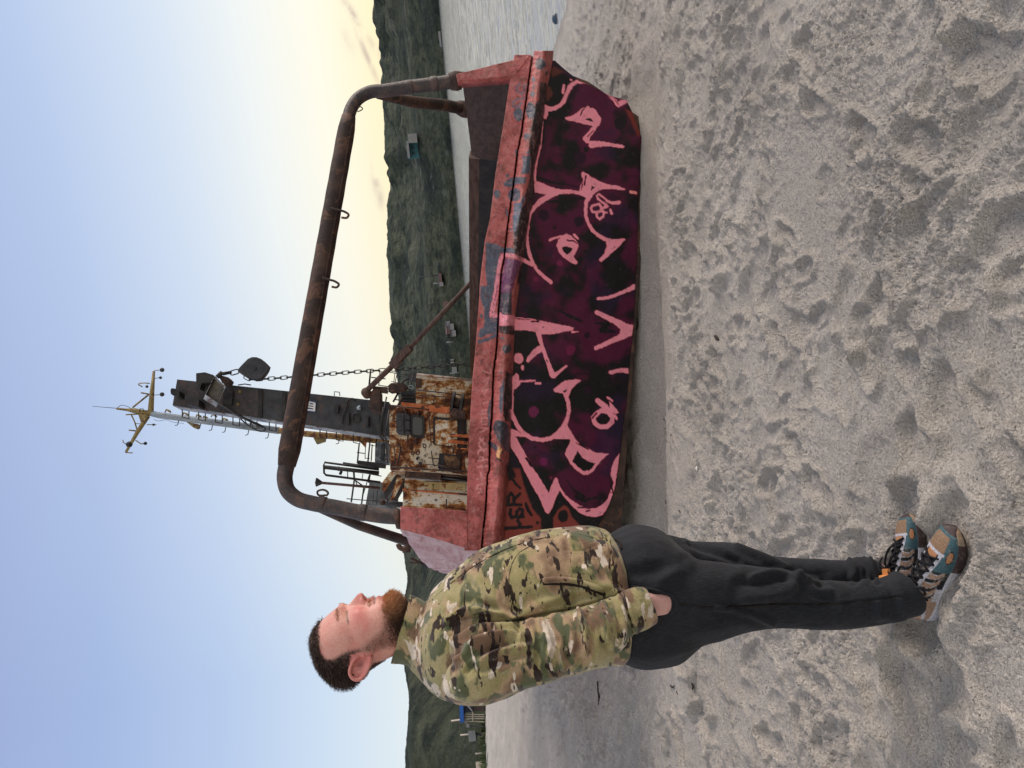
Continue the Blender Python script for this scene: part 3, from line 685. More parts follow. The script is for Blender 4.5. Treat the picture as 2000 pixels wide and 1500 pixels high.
mt.color(c); mt.set(.46, 0, .45); nb = mt.n("ShaderNodeBump"); nb.inputs["Strength"].default_value = .5; nb.inputs["Distance"].default_value = .03
mt.l(g, nb.inputs["Height"]); mt.bump(g2, .5, .01, nb.outputs["Normal"])
MAT_RED = mt.m

MAT_SEAM_DARK = painted("seam_dark", (.010, .006, .005), (.03, .016, .012), 5, .8, .4)
# bow plate
ys = np.linspace(1108, 119, 640)
uu = np.linspace(0, 1, 170)
gx = low(ys)[:, None]-4+(bot(ys)-low(ys)+4)[:, None]*uu[None, :]; gy = np.repeat(ys[:, None], len(uu), 1)
fx, fy = gx.ravel(), gy.ravel()
V = on_plate(fx, fy)
dent = .018*fbm(np.stack([fx, fy], -1), .006, 3, 66)+.004*fbm(np.stack([fx, fy], -1), .03, 3, 67)
V = V+dent[:, None]*PL_N
n1_ = fbm(np.stack([fx, fy], -1), .0085, 4, 64, .6); n2_ = fbm(np.stack([fx, fy], -1), .03, 3, 65)
base = BLACK+(MAROON-BLACK)*sstep(-.22, .28, n1_+.25*n2_)[:, None]
base = base+(lin((30, 14, 40))-base)*(.6*sstep(.2, .5, fbm(np.stack([fx, fy], -1), .011, 3, 68)))[:, None]
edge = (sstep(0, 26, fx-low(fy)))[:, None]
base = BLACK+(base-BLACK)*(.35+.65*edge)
blk = in_poly(fx, fy, np.array(tp(1, [(700, 340), (1000, 450), (1110, 505), (1000, 570), (960, 660), (880, 820), (760, 850), (700, 830)])))
base[blk] = BLACK
for PP in ([(510, 500), (740, 510), (800, 670), (640, 860), (520, 980), (480, 1020)],):
    k = in_poly(fx, fy, np.array(tp(4, PP))); base[k] = lin((16, 13, 13))
for PP in ([(450, 0), (550, 230), (720, 550), (840, 800), (880, 840), (970, 680), (1015, 575), (1150, 740), (1330, 872), (1500, 862), (1450, 1100), (800, 1100), (640, 620), (560, 330)],):
    k = in_poly(fx, fy, np.array(tp(6, PP))); base[k] = BLACK
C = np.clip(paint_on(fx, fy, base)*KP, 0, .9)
Fg = grid_faces(len(ys), len(uu))[:, ::-1]
# give the plate a real thickness: a second skin 12 mm behind, joined at the rim
n0 = len(V); V2 = V+PL_N*.014
rim = np.concatenate([np.arange(len(uu)), np.arange(1, len(ys))*len(uu)+len(uu)-1, (len(ys)-1)*len(uu)+np.arange(len(uu)-2, -1, -1), np.arange(len(ys)-2, 0, -1)*len(uu)])
rf = np.stack([rim, np.roll(rim, -1), np.roll(rim, -1)+n0, rim+n0], 1)
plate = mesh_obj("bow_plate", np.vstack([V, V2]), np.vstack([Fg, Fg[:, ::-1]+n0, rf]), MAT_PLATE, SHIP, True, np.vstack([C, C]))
tag(plate, "dark maroon and black bow plate covered in pink outlined graffiti")

# bow rail: rounded fender under the seam, flat red frame above it
def red_base(x, y):
    n = fbm(np.stack([x, y], -1), .012, 4, 71); n2 = fbm(np.stack([x, y], -1), .05, 3, 72)
    b = REDP+(REDR*1.1-REDP)*(.75*sstep(-.1, .5, n+.4*n2))[:, None]
    return b
ys = np.linspace(1108, 99, 620); uu = np.linspace(0, 1, 30)
xs0, xs1 = seam(ys)[:, None], low(ys)[:, None]
jag = (1.3*noise(np.stack([ys*.25, ys*0], -1), 1, 73)+.8*noise(np.stack([ys*.7, ys*0], -1), 1, 74))[:, None]
gx = xs0+2.2+jag+(xs1-xs0-2.2-jag)*uu[None, :]; gy = np.repeat(ys[:, None], len(uu), 1)
bul = np.sin(np.pi*np.clip(uu, 0, 1))**.6*.085+.03*(uu < .85)
bul = np.interp(uu, [0, .06, .25, .5, .62, .8, 1], [.0, .055, .10, .115, .105, .06, -.035])
fx, fy = gx.ravel(), gy.ravel(); qq = -np.tile(bul, len(ys))+.012*fbm(np.stack([fx, fy], -1), .03, 3, 75)
# intersect at the bulged depth so that the rail keeps its true outline
d_ = ray(fx, fy); t_ = ((SP(0, 0, 0)-CAM)@sc_+qq)/(d_@sc_); V = CAM+d_*t_[:, None]
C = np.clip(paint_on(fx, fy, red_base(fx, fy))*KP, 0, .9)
back = V.reshape(len(ys), len(uu), 3)
Vb = np.concatenate([back, back[:, -1:]+sc_*.16, back[:, :1]+sc_*.16], 1)
nc_ = Vb.shape[1]; Cb = np.concatenate([C.reshape(len(ys), len(uu), 3), np.tile(REDR, (len(ys), 2, 1))], 1)
Fv = [tuple(f) for f in grid_faces(len(ys), nc_, True)[:, ::-1]]+[tuple(range(nc_)), tuple(range((len(ys)-1)*nc_, len(ys)*nc_))[::-1]]
fend = mesh_obj("fender_rail", Vb.reshape(-1, 3), Fv, MAT_RED, SHIP, True, Cb.reshape(-1, 3))

# flat band above the seam and the two posts: one U-shaped frame face, 0.12 deep
def slab(outer_fn, n_u, q, depth, name, mat, basefn, wob=.008, parent=SHIP):
    gx, gy = outer_fn
    sh = gx.shape; fx, fy = gx.ravel(), gy.ravel()
    qq = q+wob*fbm(np.stack([fx, fy], -1), .025, 3, 76)
    d_ = ray(fx, fy); t_ = ((SP(0, 0, 0)-CAM)@sc_+qq)/(d_@sc_); V = CAM+d_*t_[:, None]
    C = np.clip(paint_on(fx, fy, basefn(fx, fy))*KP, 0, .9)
    Fg = grid_faces(*sh)[:, ::-1]; n0 = len(V); V2 = V+sc_*depth
    rim = np.concatenate([np.arange(sh[1]), np.arange(1, sh[0])*sh[1]+sh[1]-1, (sh[0]-1)*sh[1]+np.arange(sh[1]-2, -1, -1), np.arange(sh[0]-2, 0, -1)*sh[1]])
    rf = np.stack([rim, np.roll(rim, -1), np.roll(rim, -1)+n0, rim+n0], 1)
    return mesh_obj(name, np.vstack([V, V2]), np.vstack([Fg, Fg[:, ::-1]+n0, rf]), mat, parent, True, np.vstack([C, C]))
ys = np.linspace(1075, 107, 560); uu = np.linspace(0, 1, 26)
jag = (1.2*noise(np.stack([ys*.25, ys*0], -1), 1, 73)+.8*noise(np.stack([ys*.7, ys*0], -1), 1, 78))[:, None]
gx = band_top(ys)[:, None]+(seam(ys)[:, None]-1.4+jag*.6-band_top(ys)[:, None])*uu[None, :]; gy = np.repeat(ys[:, None], len(uu), 1)
band = slab((gx, gy), 26, .0, .12, "sill_band", MAT_RED, red_base)
yb_ = np.linspace(1072, 110, 40); mb = MB()
bk_ = [np.array([on_q(seam(y)-9, y, .13), on_q(seam(y)+10, y, .13), on_q(seam(y)+10, y, .17), on_q(seam(y)-9, y, .17)]) for y in yb_]
mb.add(np.vstack(bk_), [tuple(f) for f in grid_faces(40, 4, True)]+[(0, 1, 2, 3), (156, 157, 158, 159)])
mb.build("seam_backing", MAT_SEAM_DARK, SHIP)  # near-black bar added behind the seam to stop light coming through
def quad_grid(Pa, Pb, nu, nv):
    """Pa, Pb: polylines (x,y) of the two long edges"""
    A = resample(Pa, nu); B = resample(Pb, nu); t = np.linspace(0, 1, nv)[None, :, None]
    G = A[:, None]*(1-t)+B[:, None]*t; return G[..., 0], G[..., 1]
lp = slab(quad_grid([(782, 989), (912, 998)], [(782, 1033), (845, 1050), (914, 1072)], 90, 34), 0, -.004, .10, "bow_post", MAT_RED, red_base)
rp = slab(quad_grid([(891, 145), (1034, 109)], [(894, 158), (1004, 149)], 90, 16), 0, -.004, .10, "bow_post", MAT_RED, red_base)
tag(lp, "wide pinkish red post carrying the arch, next to the man"); tag(rp, "narrow red post with a yellow lit edge, on the water side")

MAT_RUST = painted("dark_rust", (.030, .018, .014), (.075, .043, .032), 5, .75, .5, (.11, .055, .035), .56)
MAT_BROWN = painted("brown_steel", (.050, .027, .021), (.100, .057, .045), 5, .75, .45, (.10, .055, .04), .60, stretch=(1, 1, 4))
MAT_DARK = painted("dark_grey_steel", (.020, .022, .026), (.046, .049, .055), 4, .6, .35, (.07, .045, .035), .60)
MAT_BLACK = painted("black_steel", (.010, .009, .010), (.028, .024, .023), 6, .6, .4)
m = NT("rusted_white_paint")
st = m.noise(2.6, 8, .66, stretch=(1.0, 1.0, .22), dist=.8); g = m.noise(4.2, 10, .72, dist=.7); h = m.noise(19, 8, .7)
c = m.ramp(m.math('ADD', m.math('MULTIPLY', st, .62), m.math('MULTIPLY', g, .42)), [(.385, (.06, .018, .008)), (.45, (.24, .085, .020)), (.50, (.42, .22, .075)), (.54, (.62, .55, .42)), (.70, (.68, .64, .56))])
c = m.mix(m.ramp(h, [(.62, 0.), (.7, .85)]), c, (.05, .018, .010)); m.color(c); m.set(.75, 0, .3); m.bump(g, .6, .03)
MAT_WHITE = m.m
m = NT("rusted_block_paint")
st = m.noise(2.2, 8, .66, stretch=(1.0, 1.0, .35), dist=.8); g = m.noise(2.8, 10, .74, dist=.9); h = m.noise(14, 8, .7)
c = m.ramp(m.math('ADD', m.math('MULTIPLY', st, .45), m.math('MULTIPLY', g, .58)), [(.42, (.04, .014, .009)), (.485, (.16, .050, .016)), (.535, (.34, .13, .035)), (.565, (.56, .46, .30)), (.72, (.66, .60, .50))])
c = m.mix(m.ramp(h, [(.6, 0.), (.68, .85)]), c, (.045, .016, .010)); m.color(c); m.set(.75, 0, .3); m.bump(g, .7, .03)
MAT_BLOCK = m.m
MAT_ORANGE = painted("orange_rust", (.42, .10, .025), (.55, .17, .06), 5, .8, .6, (.10, .035, .02), .55)
MAT_YEL = painted("yellow_mast_paint", (.20, .15, .055), (.30, .23, .085), 7, .6, .3, (.10, .045, .022), .57)
MAT_GREYB = painted("blue_grey_paint", (.24, .29, .34), (.32, .37, .42), 5, .5, .15, (.14, .09, .06), .68)
m = NT("weathered_pink_hull")
st = m.noise(3.0, 9, .7, stretch=(.5, .5, 3.0), dist=.5); g = m.noise(12, 8, .7)
c = m.ramp(st, [(.15, (.30, .10, .10)), (.35, (.46, .27, .29)), (.6, (.56, .40, .43)), (.85, (.66, .53, .56))])
c = m.mix(m.ramp(m.noise(7, 8, .7, stretch=(.4, .4, 4), dist=.4), [(.20, .9), (.30, 0.)]), c, (.07, .025, .026)); m.color(c); m.set(.75, 0, .25); m.bump(st, .6, .03)
MAT_HULL = m.m

# port side outside: shear strake sloping away aft, hull wall down to the sand
edge_top = [((782, 1033), 0.0), ((790, 1047), .5), ((800, 1062), 1.1), ((815, 1085), 2.0), ((835, 1107), 3.2), ((860, 1117), 4.6), ((885, 1121), 6.5), ((900, 1122), 9.0)]
topP = [on_q(p[0], p[1], q+.1) for p, q in edge_top]
tt = [inS(P) for P in topP]
ss = np.array([float(a[0]) for a in tt]); tz = np.array([float(a[1]) for a in tt]); qz = np.array([float(a[2]) for a in tt])
qs = np.linspace(.1, 9.1, 60); rows = []
depth = [0, .1, .25, .45, .7, 1.0, 1.35, 1.7]
for q in qs:
    s0, t0 = np.interp(q, qz, ss), np.interp(q, qz, tz)
    rows.append([SP(s0+.02*min(dz, .6)+.05*max(0, dz-.9), t0-dz, q+max(0, dz-.62)*.42*math.exp(-q/2)) for dz in depth])
V = np.array(rows); sh = V.shape[:2]; V = V.reshape(-1, 3)
V = V+sa*(.025*fbm(V, 2.2, 3, 80))[:, None]
V2 = V+sa*.05; n0 = len(V); Fg = grid_faces(*sh)[:, ::-1]
rim = np.concatenate([np.arange(sh[1]), np.arange(1, sh[0])*sh[1]+sh[1]-1, (sh[0]-1)*sh[1]+np.arange(sh[1]-2, -1, -1), np.arange(sh[0]-2, 0, -1)*sh[1]])
rf = np.stack([rim, np.roll(rim, -1), np.roll(rim, -1)+n0, rim+n0], 1)
hp = mesh_obj("hull_side", np.vstack([V, V2]), np.vstack([Fg, Fg[:, ::-1]+n0, rf]), MAT_HULL, SHIP); tag(hp, "weathered pale pink hull side with dark cracks, behind the man")

# starboard bulwark inside (brown), stepping to the hold's side wall
def s_of(x, y, q): return float(inS(on_q(x, y, q))[0])
s_r = s_of(898, 150, .1)
top = [(895, 153), (904, 168), (912, 226), (919, 284), (921, 302), (933, 309)]
# choose the wall plane slightly toed in so that the picture's edge lies on it
q_end = 2.6
P0 = on_q(1003, 149, .1); P1 = on_q(930, 309, q_end)
wn_ = np.cross(P1-P0, sb); wn_ = wn_/np.linalg.norm(wn_)
def on_wall(x, y): return at_plane(np.asarray(x, float), np.asarray(y, float), P0, wn_)
tops = np.array([on_wall(*p) for p in top])
low_ = tops-sb*np.linspace(1.0, 1.2, len(tops))[:, None]
mbx = MB(); poly3 = np.vstack([tops, low_[::-1]]); mbx.prism(poly3, sa*.07)
bw = mbx.build("bulwark", MAT_BROWN, SHIP); tag(bw, "bare brown steel inner side of the bow bulwark")
# outside skin of the starboard side, so the hull closes
s_in = [inS(p) for p in tops]
mbx = MB(); mbx.prism(np.vstack([tops[1:-1]+sa*.075, low_[1:-1][::-1]+sa*.075]), sa*.03)
# hold wall
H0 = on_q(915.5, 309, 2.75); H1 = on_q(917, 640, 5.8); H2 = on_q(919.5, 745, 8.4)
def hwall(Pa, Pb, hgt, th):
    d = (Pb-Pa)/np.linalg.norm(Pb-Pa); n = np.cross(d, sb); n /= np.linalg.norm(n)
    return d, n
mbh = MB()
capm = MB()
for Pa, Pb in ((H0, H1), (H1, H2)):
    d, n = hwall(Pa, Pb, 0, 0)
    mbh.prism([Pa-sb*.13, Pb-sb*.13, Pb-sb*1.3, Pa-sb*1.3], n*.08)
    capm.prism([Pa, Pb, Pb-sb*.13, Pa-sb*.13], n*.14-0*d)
hw = mbh.build("hold_wall", MAT_BLACK, SHIP); tag(hw, "black side wall of the hold")  # whole wall in black steel
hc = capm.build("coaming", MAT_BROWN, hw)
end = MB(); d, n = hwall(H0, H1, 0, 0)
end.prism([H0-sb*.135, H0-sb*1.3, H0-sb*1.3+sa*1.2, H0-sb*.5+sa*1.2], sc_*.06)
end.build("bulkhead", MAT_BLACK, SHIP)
mbx.build("hull_side", MAT_RUST, SHIP)
# hull bottom, far sides, deck and transom: plain plating seen only from elsewhere
mbd = MB()
zb_l = inS(on_plate(1204., 945.)); zb_r = inS(on_plate(1250., 300.))
sL, sR = float(zb_l[0]), float(zb_r[0])
tB = float(zb_r[1])
hull = MB()
fr = [SP(0.02, -.9, .32), SP(SHIP_W-.35, -1.0, .36), SP(SHIP_W-.05, -.4, .25), SP(SHIP_W-.02, -.06, .15), SP(.06, -.06, .15)]
bk = [SP(-.3, -1.1, 9.0), SP(SHIP_W+.15, -1.1, 9.0), SP(SHIP_W+.3, -.4, 9.0), SP(SHIP_W+.3, -.1, 9.0), SP(-.35, -.1, 9.0)]
Vh = fr+bk; Fh = [(0, 1, 2, 3, 4)[::-1], (5, 6, 7, 8, 9)]+[(i, (i+1) % 5, 5+(i+1) % 5, 5+i) for i in (0, 1, 2)]
hull.add(Vh, Fh)
hull.build("hull_bottom", MAT_RUST, SHIP)
dk = MB(); dk.box(SP(SHIP_W/2-.05, -.02, 4.7), sa*(SHIP_W/2-.12), sb*.02, sc_*4.4); dk.build("deck", MAT_RUST, SHIP)

# ------------------------------------------------------------------ pipe arch
QG = .10
def gpts(L, q=QG): return np.array([on_q(x, y, q) for x, y in L])
def px_r(x, y, w, q=QG):   # radius that shows w pixels wide
    P = on_q(x, y, q); return w/2/FPX*float((P-CAM)@_f)
m = NT("rusty_pipe"); g = m.noise(7, 9, .7, dist=.4); h = m.noise(45, 7, .75)
c = m.ramp(g, [(.34, (.022, .020, .025)), (.52, (.045, .034, .034)), (.68, (.10, .058, .044))]); c = m.mix(m.ramp(h, [(.55, 0.), (.7, .6)]), c, (.13, .068, .045))
m.color(c); m.set(.5, .0, .5); m.bump(h, .6, .008)
MAT_PIPE = m.m
slv = MB(); a0, a1 = gpts([(560, 910), (681, 228)])
ra, rb = px_r(560, 910, 43), px_r(681, 228, 33)
tsl = np.linspace(0, 1, 26); pts = a0+(a1-a0)*tsl[:, None]; rr = ra+(rb-ra)*tsl
rr[0] *= .80; rr[-1] *= .80
rr2 = rr*(1+.02*np.array([math.sin(i*3.1) for i in range(26)]))
slv.tube(pts, rr2, 22)
# welded seam strip along the sleeve
off = -sc_*.97*.5-sb*.5; off = off/np.linalg.norm(off)
slv.tube(pts[1:-1]+off*rr[1:-1, None]*1.0, .008, 6)
gan = slv.build("pipe_arch", MAT_RUST, SHIP, True); tag(gan, "dark rusty pipe arch over the bow opening")
for pth, ws in (([(790, 1010), (752, 1008), (700, 1000), (650, 990), (610, 983), (580, 974), (562, 958), (556, 935), (560, 908), (572, 862)], ([0, .45, .75, 1], [px_r(760, 1010, 30), px_r(650, 990, 30), px_r(560, 940, 30), px_r(560, 900, 34)])),
                ([(676, 250), (680, 232), (686, 212), (700, 192), (722, 180), (752, 177), (800, 170), (850, 164), (898, 157)], ([0, .4, 1], [px_r(690, 230, 24), px_r(740, 180, 25), px_r(880, 160, 27)]))):
    mb = MB(); mb.tube(spline(gpts(pth), 60), np.interp(np.linspace(0, 1, 60), *ws), 20); mb.build("pipe_leg", MAT_PIPE, gan, True)
def collar_ring(x, y, x2, y2, w, q=QG):
    P = on_q(x, y, q); P2 = on_q(x2, y2, q); d = (P2-P)/np.linalg.norm(P2-P); r = px_r(x, y, w, q)
    mb = MB(); mb.tube([P-d*.03, P-d*.02, P+d*.02, P+d*.03], [r*.96, r, r, r*.96], 20); return mb
for (x, y, x2, y2, w) in ((628, 985, 650, 990, 32), (708, 1001, 730, 1004, 33), (848, 164, 870, 161, 29), (800, 170, 820, 168, 27)):
    collar_ring(x, y, x2, y2, w).build("pipe_collar", MAT_PIPE, gan, True)
mb = MB(); P = gpts([(772, 1014), (783, 1012)]); mb.tube([P[0], (P[0]+P[1])/2, P[1]], [px_r(775, 1012, 38), px_r(775, 1012, 42), px_r(775, 1012, 40)], 14); mb.build("pipe_collar", MAT_RUST, gan, True)
mb = MB(); P = gpts([(878, 160), (890, 158), (900, 157)]); mb.tube(P, [px_r(880, 160, 32), px_r(880, 160, 38), px_r(880, 160, 34)], 14); mb.build("pipe_collar", MAT_RUST, gan, True)
# lifting eyes
def eye(pts, w, name="lifting_eye", par=gan, q=QG-.1, closed=False):
    P = spline(np.array([on_q(x, y, q) for x, y in pts]), 24); mb = MB(); mb.tube(P, px_r(*pts[0], w, q), 8, True, None, closed); return mb.build(name, MAT_RUST, par, True)
eye([(646, 407), (660, 410), (674, 414), (681, 420), (678, 425), (667, 425)], 4.5)
eye([(630, 543), (642, 546), (655, 550), (662, 556), (658, 561), (648, 560)], 4.5)
eye([(636, 967), (629, 968), (621, 966), (620, 960), (626, 957), (636, 958), (641, 963), (637, 969)], 4.2)
eye([(698, 218), (704, 216), (708, 213), (706, 209), (700, 209)], 2.2)
# raking braces behind the legs
mb = MB(); P = [on_q(622, 993, .2), on_q(700, 1026, .8), on_q(792, 1056, 1.3)]; mb.tube(P, [px_r(622, 993, 14, .2), px_r(700, 1026, 18, .8), px_r(790, 1050, 20, 1.3)], 14); br = mb.build("raking_brace", MAT_PIPE, gan, True)
mb = MB(); P = [on_wall(740, 190)+sc_*.05, on_wall(800, 198), on_wall(870, 205), on_wall(912, 214)]; P[0] = on_q(738, 186, .25); P[1] = on_q(805, 199, .7); P[2] = on_q(872, 206, 1.1); P[3] = on_q(914, 215, 1.35)
mb.tube(P, [px_r(740, 190, 14, .3), px_r(800, 199, 23, .7), px_r(870, 206, 23, 1.1), px_r(912, 214, 23, 1.3)], 14); mb.build("raking_brace", MAT_RUST, gan, True)
mb = MB(); P = [on_q(896, 210, 1.25), on_q(905, 213, 1.3), on_q(915, 216, 1.36)]; mb.tube(P, [px_r(900, 212, 27, 1.3), px_r(900, 212, 32, 1.3), px_r(900, 212, 29, 1.3)], 14); mb.build("pipe_collar", MAT_RUST, gan, True)
# far bollards on the port bulwark
mb = MB(); mb.tube(spline([on_q(x, y, 1.7) for x, y in ((778, 1062), (780, 1068), (788, 1072), (797, 1068), (795, 1062))], 16), .025, 8); mb.build("mooring_cleat", MAT_RUST, SHIP, True)
mb = MB(); mb.tube([on_q(786, 1074, 1.9), on_q(802, 1073, 1.9)], .03, 8); mb.build("bollard", MAT_RUST, SHIP, True)
mb = MB(); mb.tube([on_q(800, 1098, 2.8), on_q(824, 1099, 2.8)], .012, 6); mb.build("bollard", MAT_RUST, SHIP, True)
mb = MB(); mb.tube([on_q(803, 1090, 2.6), on_q(828, 1103, 2.9)], .014, 6); mb.build("bollard", MAT_RUST, SHIP, True)
# underside pipe stub at the foot of the plate
mb = MB(); P = on_plate(1243., 624.)+sc_*.12; mb.tube([P+sc_*.3, P, P-sc_*.03, P-sc_*.05], [.07, .07, .055, .02], 14); mb.build("drain_pipe", MAT_BLACK, SHIP, True)
# ------------------------------------------------------------------ superstructure, aft of the hold
def qp(pts, q): return np.array([on_q(x, y, q) for x, y in pts])
def pipe(name, pts, q, wpx, mat, par, n=10, smooth_path=0):
    """pts in picture pixels, q metres aft (one value or one per point), wpx visible width"""
    q = np.broadcast_to(np.asarray(q, float), (len(pts),)); P = np.array([on_q(x, y, qq) for (x, y), qq in zip(pts, q)])
    w_ = np.broadcast_to(np.asarray(wpx, float), (len(pts),)); r = np.array([w/2/FPX*float((p-CAM)@_f) for p, w in zip(P, w_)])
    if smooth_path:
        t0 = np.linspace(0, 1, len(P)); P = spline(P, smooth_path); r = np.interp(np.linspace(0, 1, smooth_path), t0, r)
    mb = MB(); mb.tube(P, r, n); return mb.build(name, mat, par, True)
def plate_px(name, pts, q, th, mat, par, dirv=None):
    mb = MB(); mb.prism(qp(pts, q), (sc_ if dirv is None else dirv)*th); return mb.build(name, mat, par)
def rrect(x0, y0, x1, y1, r=6, sk=0.0):
    out = []
    for cx, cy, a0 in ((x1-r, y1-r, 0), (x0+r, y1-r, 90), (x0+r, y0+r, 180), (x1-r, y0+r, 270)):
        for k in range(5):
            a = math.radians(a0+22.5*k); out.append((cx+r*math.cos(a), cy+r*math.sin(a)))
    return [(x, y+sk*(x-x0)) for x, y in out]

QB = 6.5
house = plate_px("deckhouse", [(760, 790), (762, 917), (956, 928), (956, 806)], QB, 2.4, MAT_BLOCK, SHIP); tag(house, "rusty white and orange deckhouse with two small rounded windows")
def sub(name, pts, q, th, mat): return plate_px(name, pts, q, th, mat, house)
plate_px("corner_post", [(783, 785), (785, 796), (884, 809), (884, 796)], QB-.05, .12, MAT_ORANGE, house)
# window cover and open window
m = NT("dark_glass"); m.color((.015, .02, .022)); m.set(.15); MAT_GLASS = m.m
wc = plate_px("window", rrect(774, 806, 800, 848, 6, .10), QB-.07, .05, MAT_DARK, house); tag(wc, "closed window cover with a bar cross")
for a, b in (((787, 808), (789, 850)), ((776, 818), (800, 821)), ((777, 838), (800, 841))): pipe("bar", [a, b], QB-.09, 2.2, MAT_BLACK, wc, 6)
fr_ = plate_px("window", rrect(801, 809, 829, 854, 7, .10), QB-.04, .03, MAT_BLACK, house)
plate_px("pane", rrect(806, 814, 825, 849, 6, .10), QB-.055, .012, MAT_GLASS, fr_)
for pts in ([(796, 812), (788, 797)], [(818, 815), (816, 803)], [(796, 850), (797, 866)], [(812, 854), (812, 868)]): pipe("window_bracket", pts, QB-.06, 3, MAT_RUST, house, 6)
# pale door panel with its black recess
dr = plate_px("door", rrect(846, 814, 880, 869, 4, .08), QB-.02, .02, MAT_BLACK, house); plate_px("door_panel", rrect(850, 819, 882, 868, 3, .08), QB-.035, .012, MAT_WHITE, dr)
vent = plate_px("vent", [(881, 817), (881, 872), (911, 876), (911, 820)], QB-.02, .02, MAT_BLACK, house)
plate_px("vent_slat", [(883, 820), (883, 872), (893, 874), (893, 821)], QB-.04, .015, MAT_WHITE, vent); plate_px("vent_slat", [(900, 822), (900, 872), (906, 873), (906, 823)], QB-.04, .015, MAT_RUST, vent)
plate_px("vent_slat", [(879, 847), (879, 852), (916, 855), (916, 849)], QB-.10, .05, MAT_ORANGE, vent); plate_px("vent_slat", [(876, 859), (876, 864), (914, 868), (914, 862)], QB-.10, .05, MAT_ORANGE, vent)
plate_px("hatch", [(858, 885), (855, 914), (862, 920), (900, 921), (900, 890)], QB-.02, .02, MAT_BLACK, house)
plate_px("hatch_cover", [(868, 889), (866, 913), (898, 917), (899, 892)], QB-.035, .012, painted("brown_rust", (.09, .045, .02), (.22, .12, .05), 6, .8, .5, (.03, .012, .008), .5), house)
pipe("hatch_bar", [(856, 908), (884, 917)], QB-.08, 2.6, MAT_BROWN, house, 6); pipe("hatch_bar", [(833, 907), (855, 909)], QB-.06, 2, MAT_BROWN, house, 6); pipe("hatch_bar", [(836, 894), (857, 896)], QB-.06, 2, MAT_BROWN, house, 6)
pipe("vent_pipe", [(775, 871), (781, 871), (782, 876), (780, 890), (776, 908)], QB-.08, 3, MAT_BLACK, house, 8, 16)
mb = MB(); P = on_q(821, 905.5, QB-.02); mb.tube([P, P-sc_*.03], .03, 12); mb.build("porthole", MAT_BLACK, house)
mb = MB(); P = on_q(815, 896, QB-.02); mb.tube([P, P-sc_*.03], .022, 12); mb.build("porthole", MAT_BLACK, house)
# flaking rust blisters
for (x, y, r) in ((806, 885, .03), (816, 884, .035), (803, 876, .02), (829, 871, .03), (895, 884, .03), (772, 820, .03)):
    P = on_q(x, y, QB-.005); mb = MB(); a = np.linspace(0, 2*np.pi, 13)[:-1]; mb.tube([P+r*(math.cos(t)*sa+.8*math.sin(t)*sb) for t in a], .008, 6, False, None, True); mb.build("rust_ring", MAT_RUST, house, True)
# left white wing, grey trim, lower brown trim
wl = plate_px("deckhouse_wing", [(786, 991), (791, 935), (952, 943), (950, 1001)], 6.9, 2.0, MAT_WHITE, SHIP); tag(wl, "white rust streaked wing of the deckhouse, left of its windows")
pipe("trim_pipe", [(792, 931), (862, 937)], 6.8, 6, MAT_GREYB, wl, 10); pipe("trim_pipe", [(862, 927), (912, 932)], 6.7, 5, MAT_BROWN, wl, 10); pipe("trim_pipe", [(862, 933), (912, 939)], 6.7, 4, MAT_DARK, wl, 10)
plate_px("trim_plate", [(792, 918), (790, 931), (860, 936), (862, 922)], 6.6, .2, MAT_RUST, wl)
pipe("handle", [(846, 945), (845, 956)], 6.75, 4.5, MAT_YEL, wl, 8)
plate_px("step_plate", [(826, 941), (830, 951), (840, 955), (909, 958), (909, 944)], 6.87, .02, painted("old_yellow", (.40, .30, .13), (.52, .40, .18), 5, .7, .4, (.2, .08, .03), .58), wl)
pipe("trim_pipe", [(786, 956), (914, 966)], 6.86, 3.5, MAT_ORANGE, wl, 8)
pipe("stanchion", [(872, 975), (871, 994)], 6.8, 3, MAT_RUST, wl, 6)
# right wing, pipe rail along its edge
wr = plate_px("deckhouse_wing", [(813, 733), (812, 800), (956, 815), (956, 747)], 7.6, 1.8, MAT_WHITE, SHIP); tag(wr, "white wing of the deckhouse with brown rust streaks, right of its windows")
pipe("edge_pipe", [(814, 731), (926, 743)], 7.5, 5, painted("pale_pipe", (.40, .30, .24), (.55, .46, .40), 8, .7, .3, (.2, .09, .04), .55), wr)
plate_px("dark_panel", [(812, 738), (812, 756), (822, 757), (824, 740)], 7.58, .02, MAT_RUST, wr)
pipe("rail", [(812, 761), (906, 772)], 7.2, 2.6, MAT_DARK, wr, 6); pipe("rail", [(816, 772), (888, 776)], 7.2, 2, MAT_DARK, wr, 6)
for a, b in (((826, 771), (824, 793)), ((848, 773), (846, 795)), ((870, 774), (868, 798))): pipe("rail_post", [a, b], 7.2, 2.2, MAT_RUST, wr, 6)
# winch with a drum and two cheeks
wn = root("winch", on_q(895, 790, 6.2)) if False else None
mb = MB(); P0, P1 = qp([(884, 786), (903, 789)], 6.25); mb.tube([P0, P1], .085, 16); wnch = mb.build("winch", MAT_RUST, SHIP, True)
for (x, y, r) in ((884.5, 785, .17), (902, 789, .17)):
    P = on_q(x, y, 6.25); dv = (P1-P0)/np.linalg.norm(P1-P0); mb = MB(); mb.tube([P-dv*.02, P+dv*.02], r, 24); mb.build("winch_flange", MAT_BLACK, wnch)
plate_px("winch_base", [(884, 797), (880, 812), (908, 814), (908, 800)], 6.15, .3, MAT_RUST, wnch)
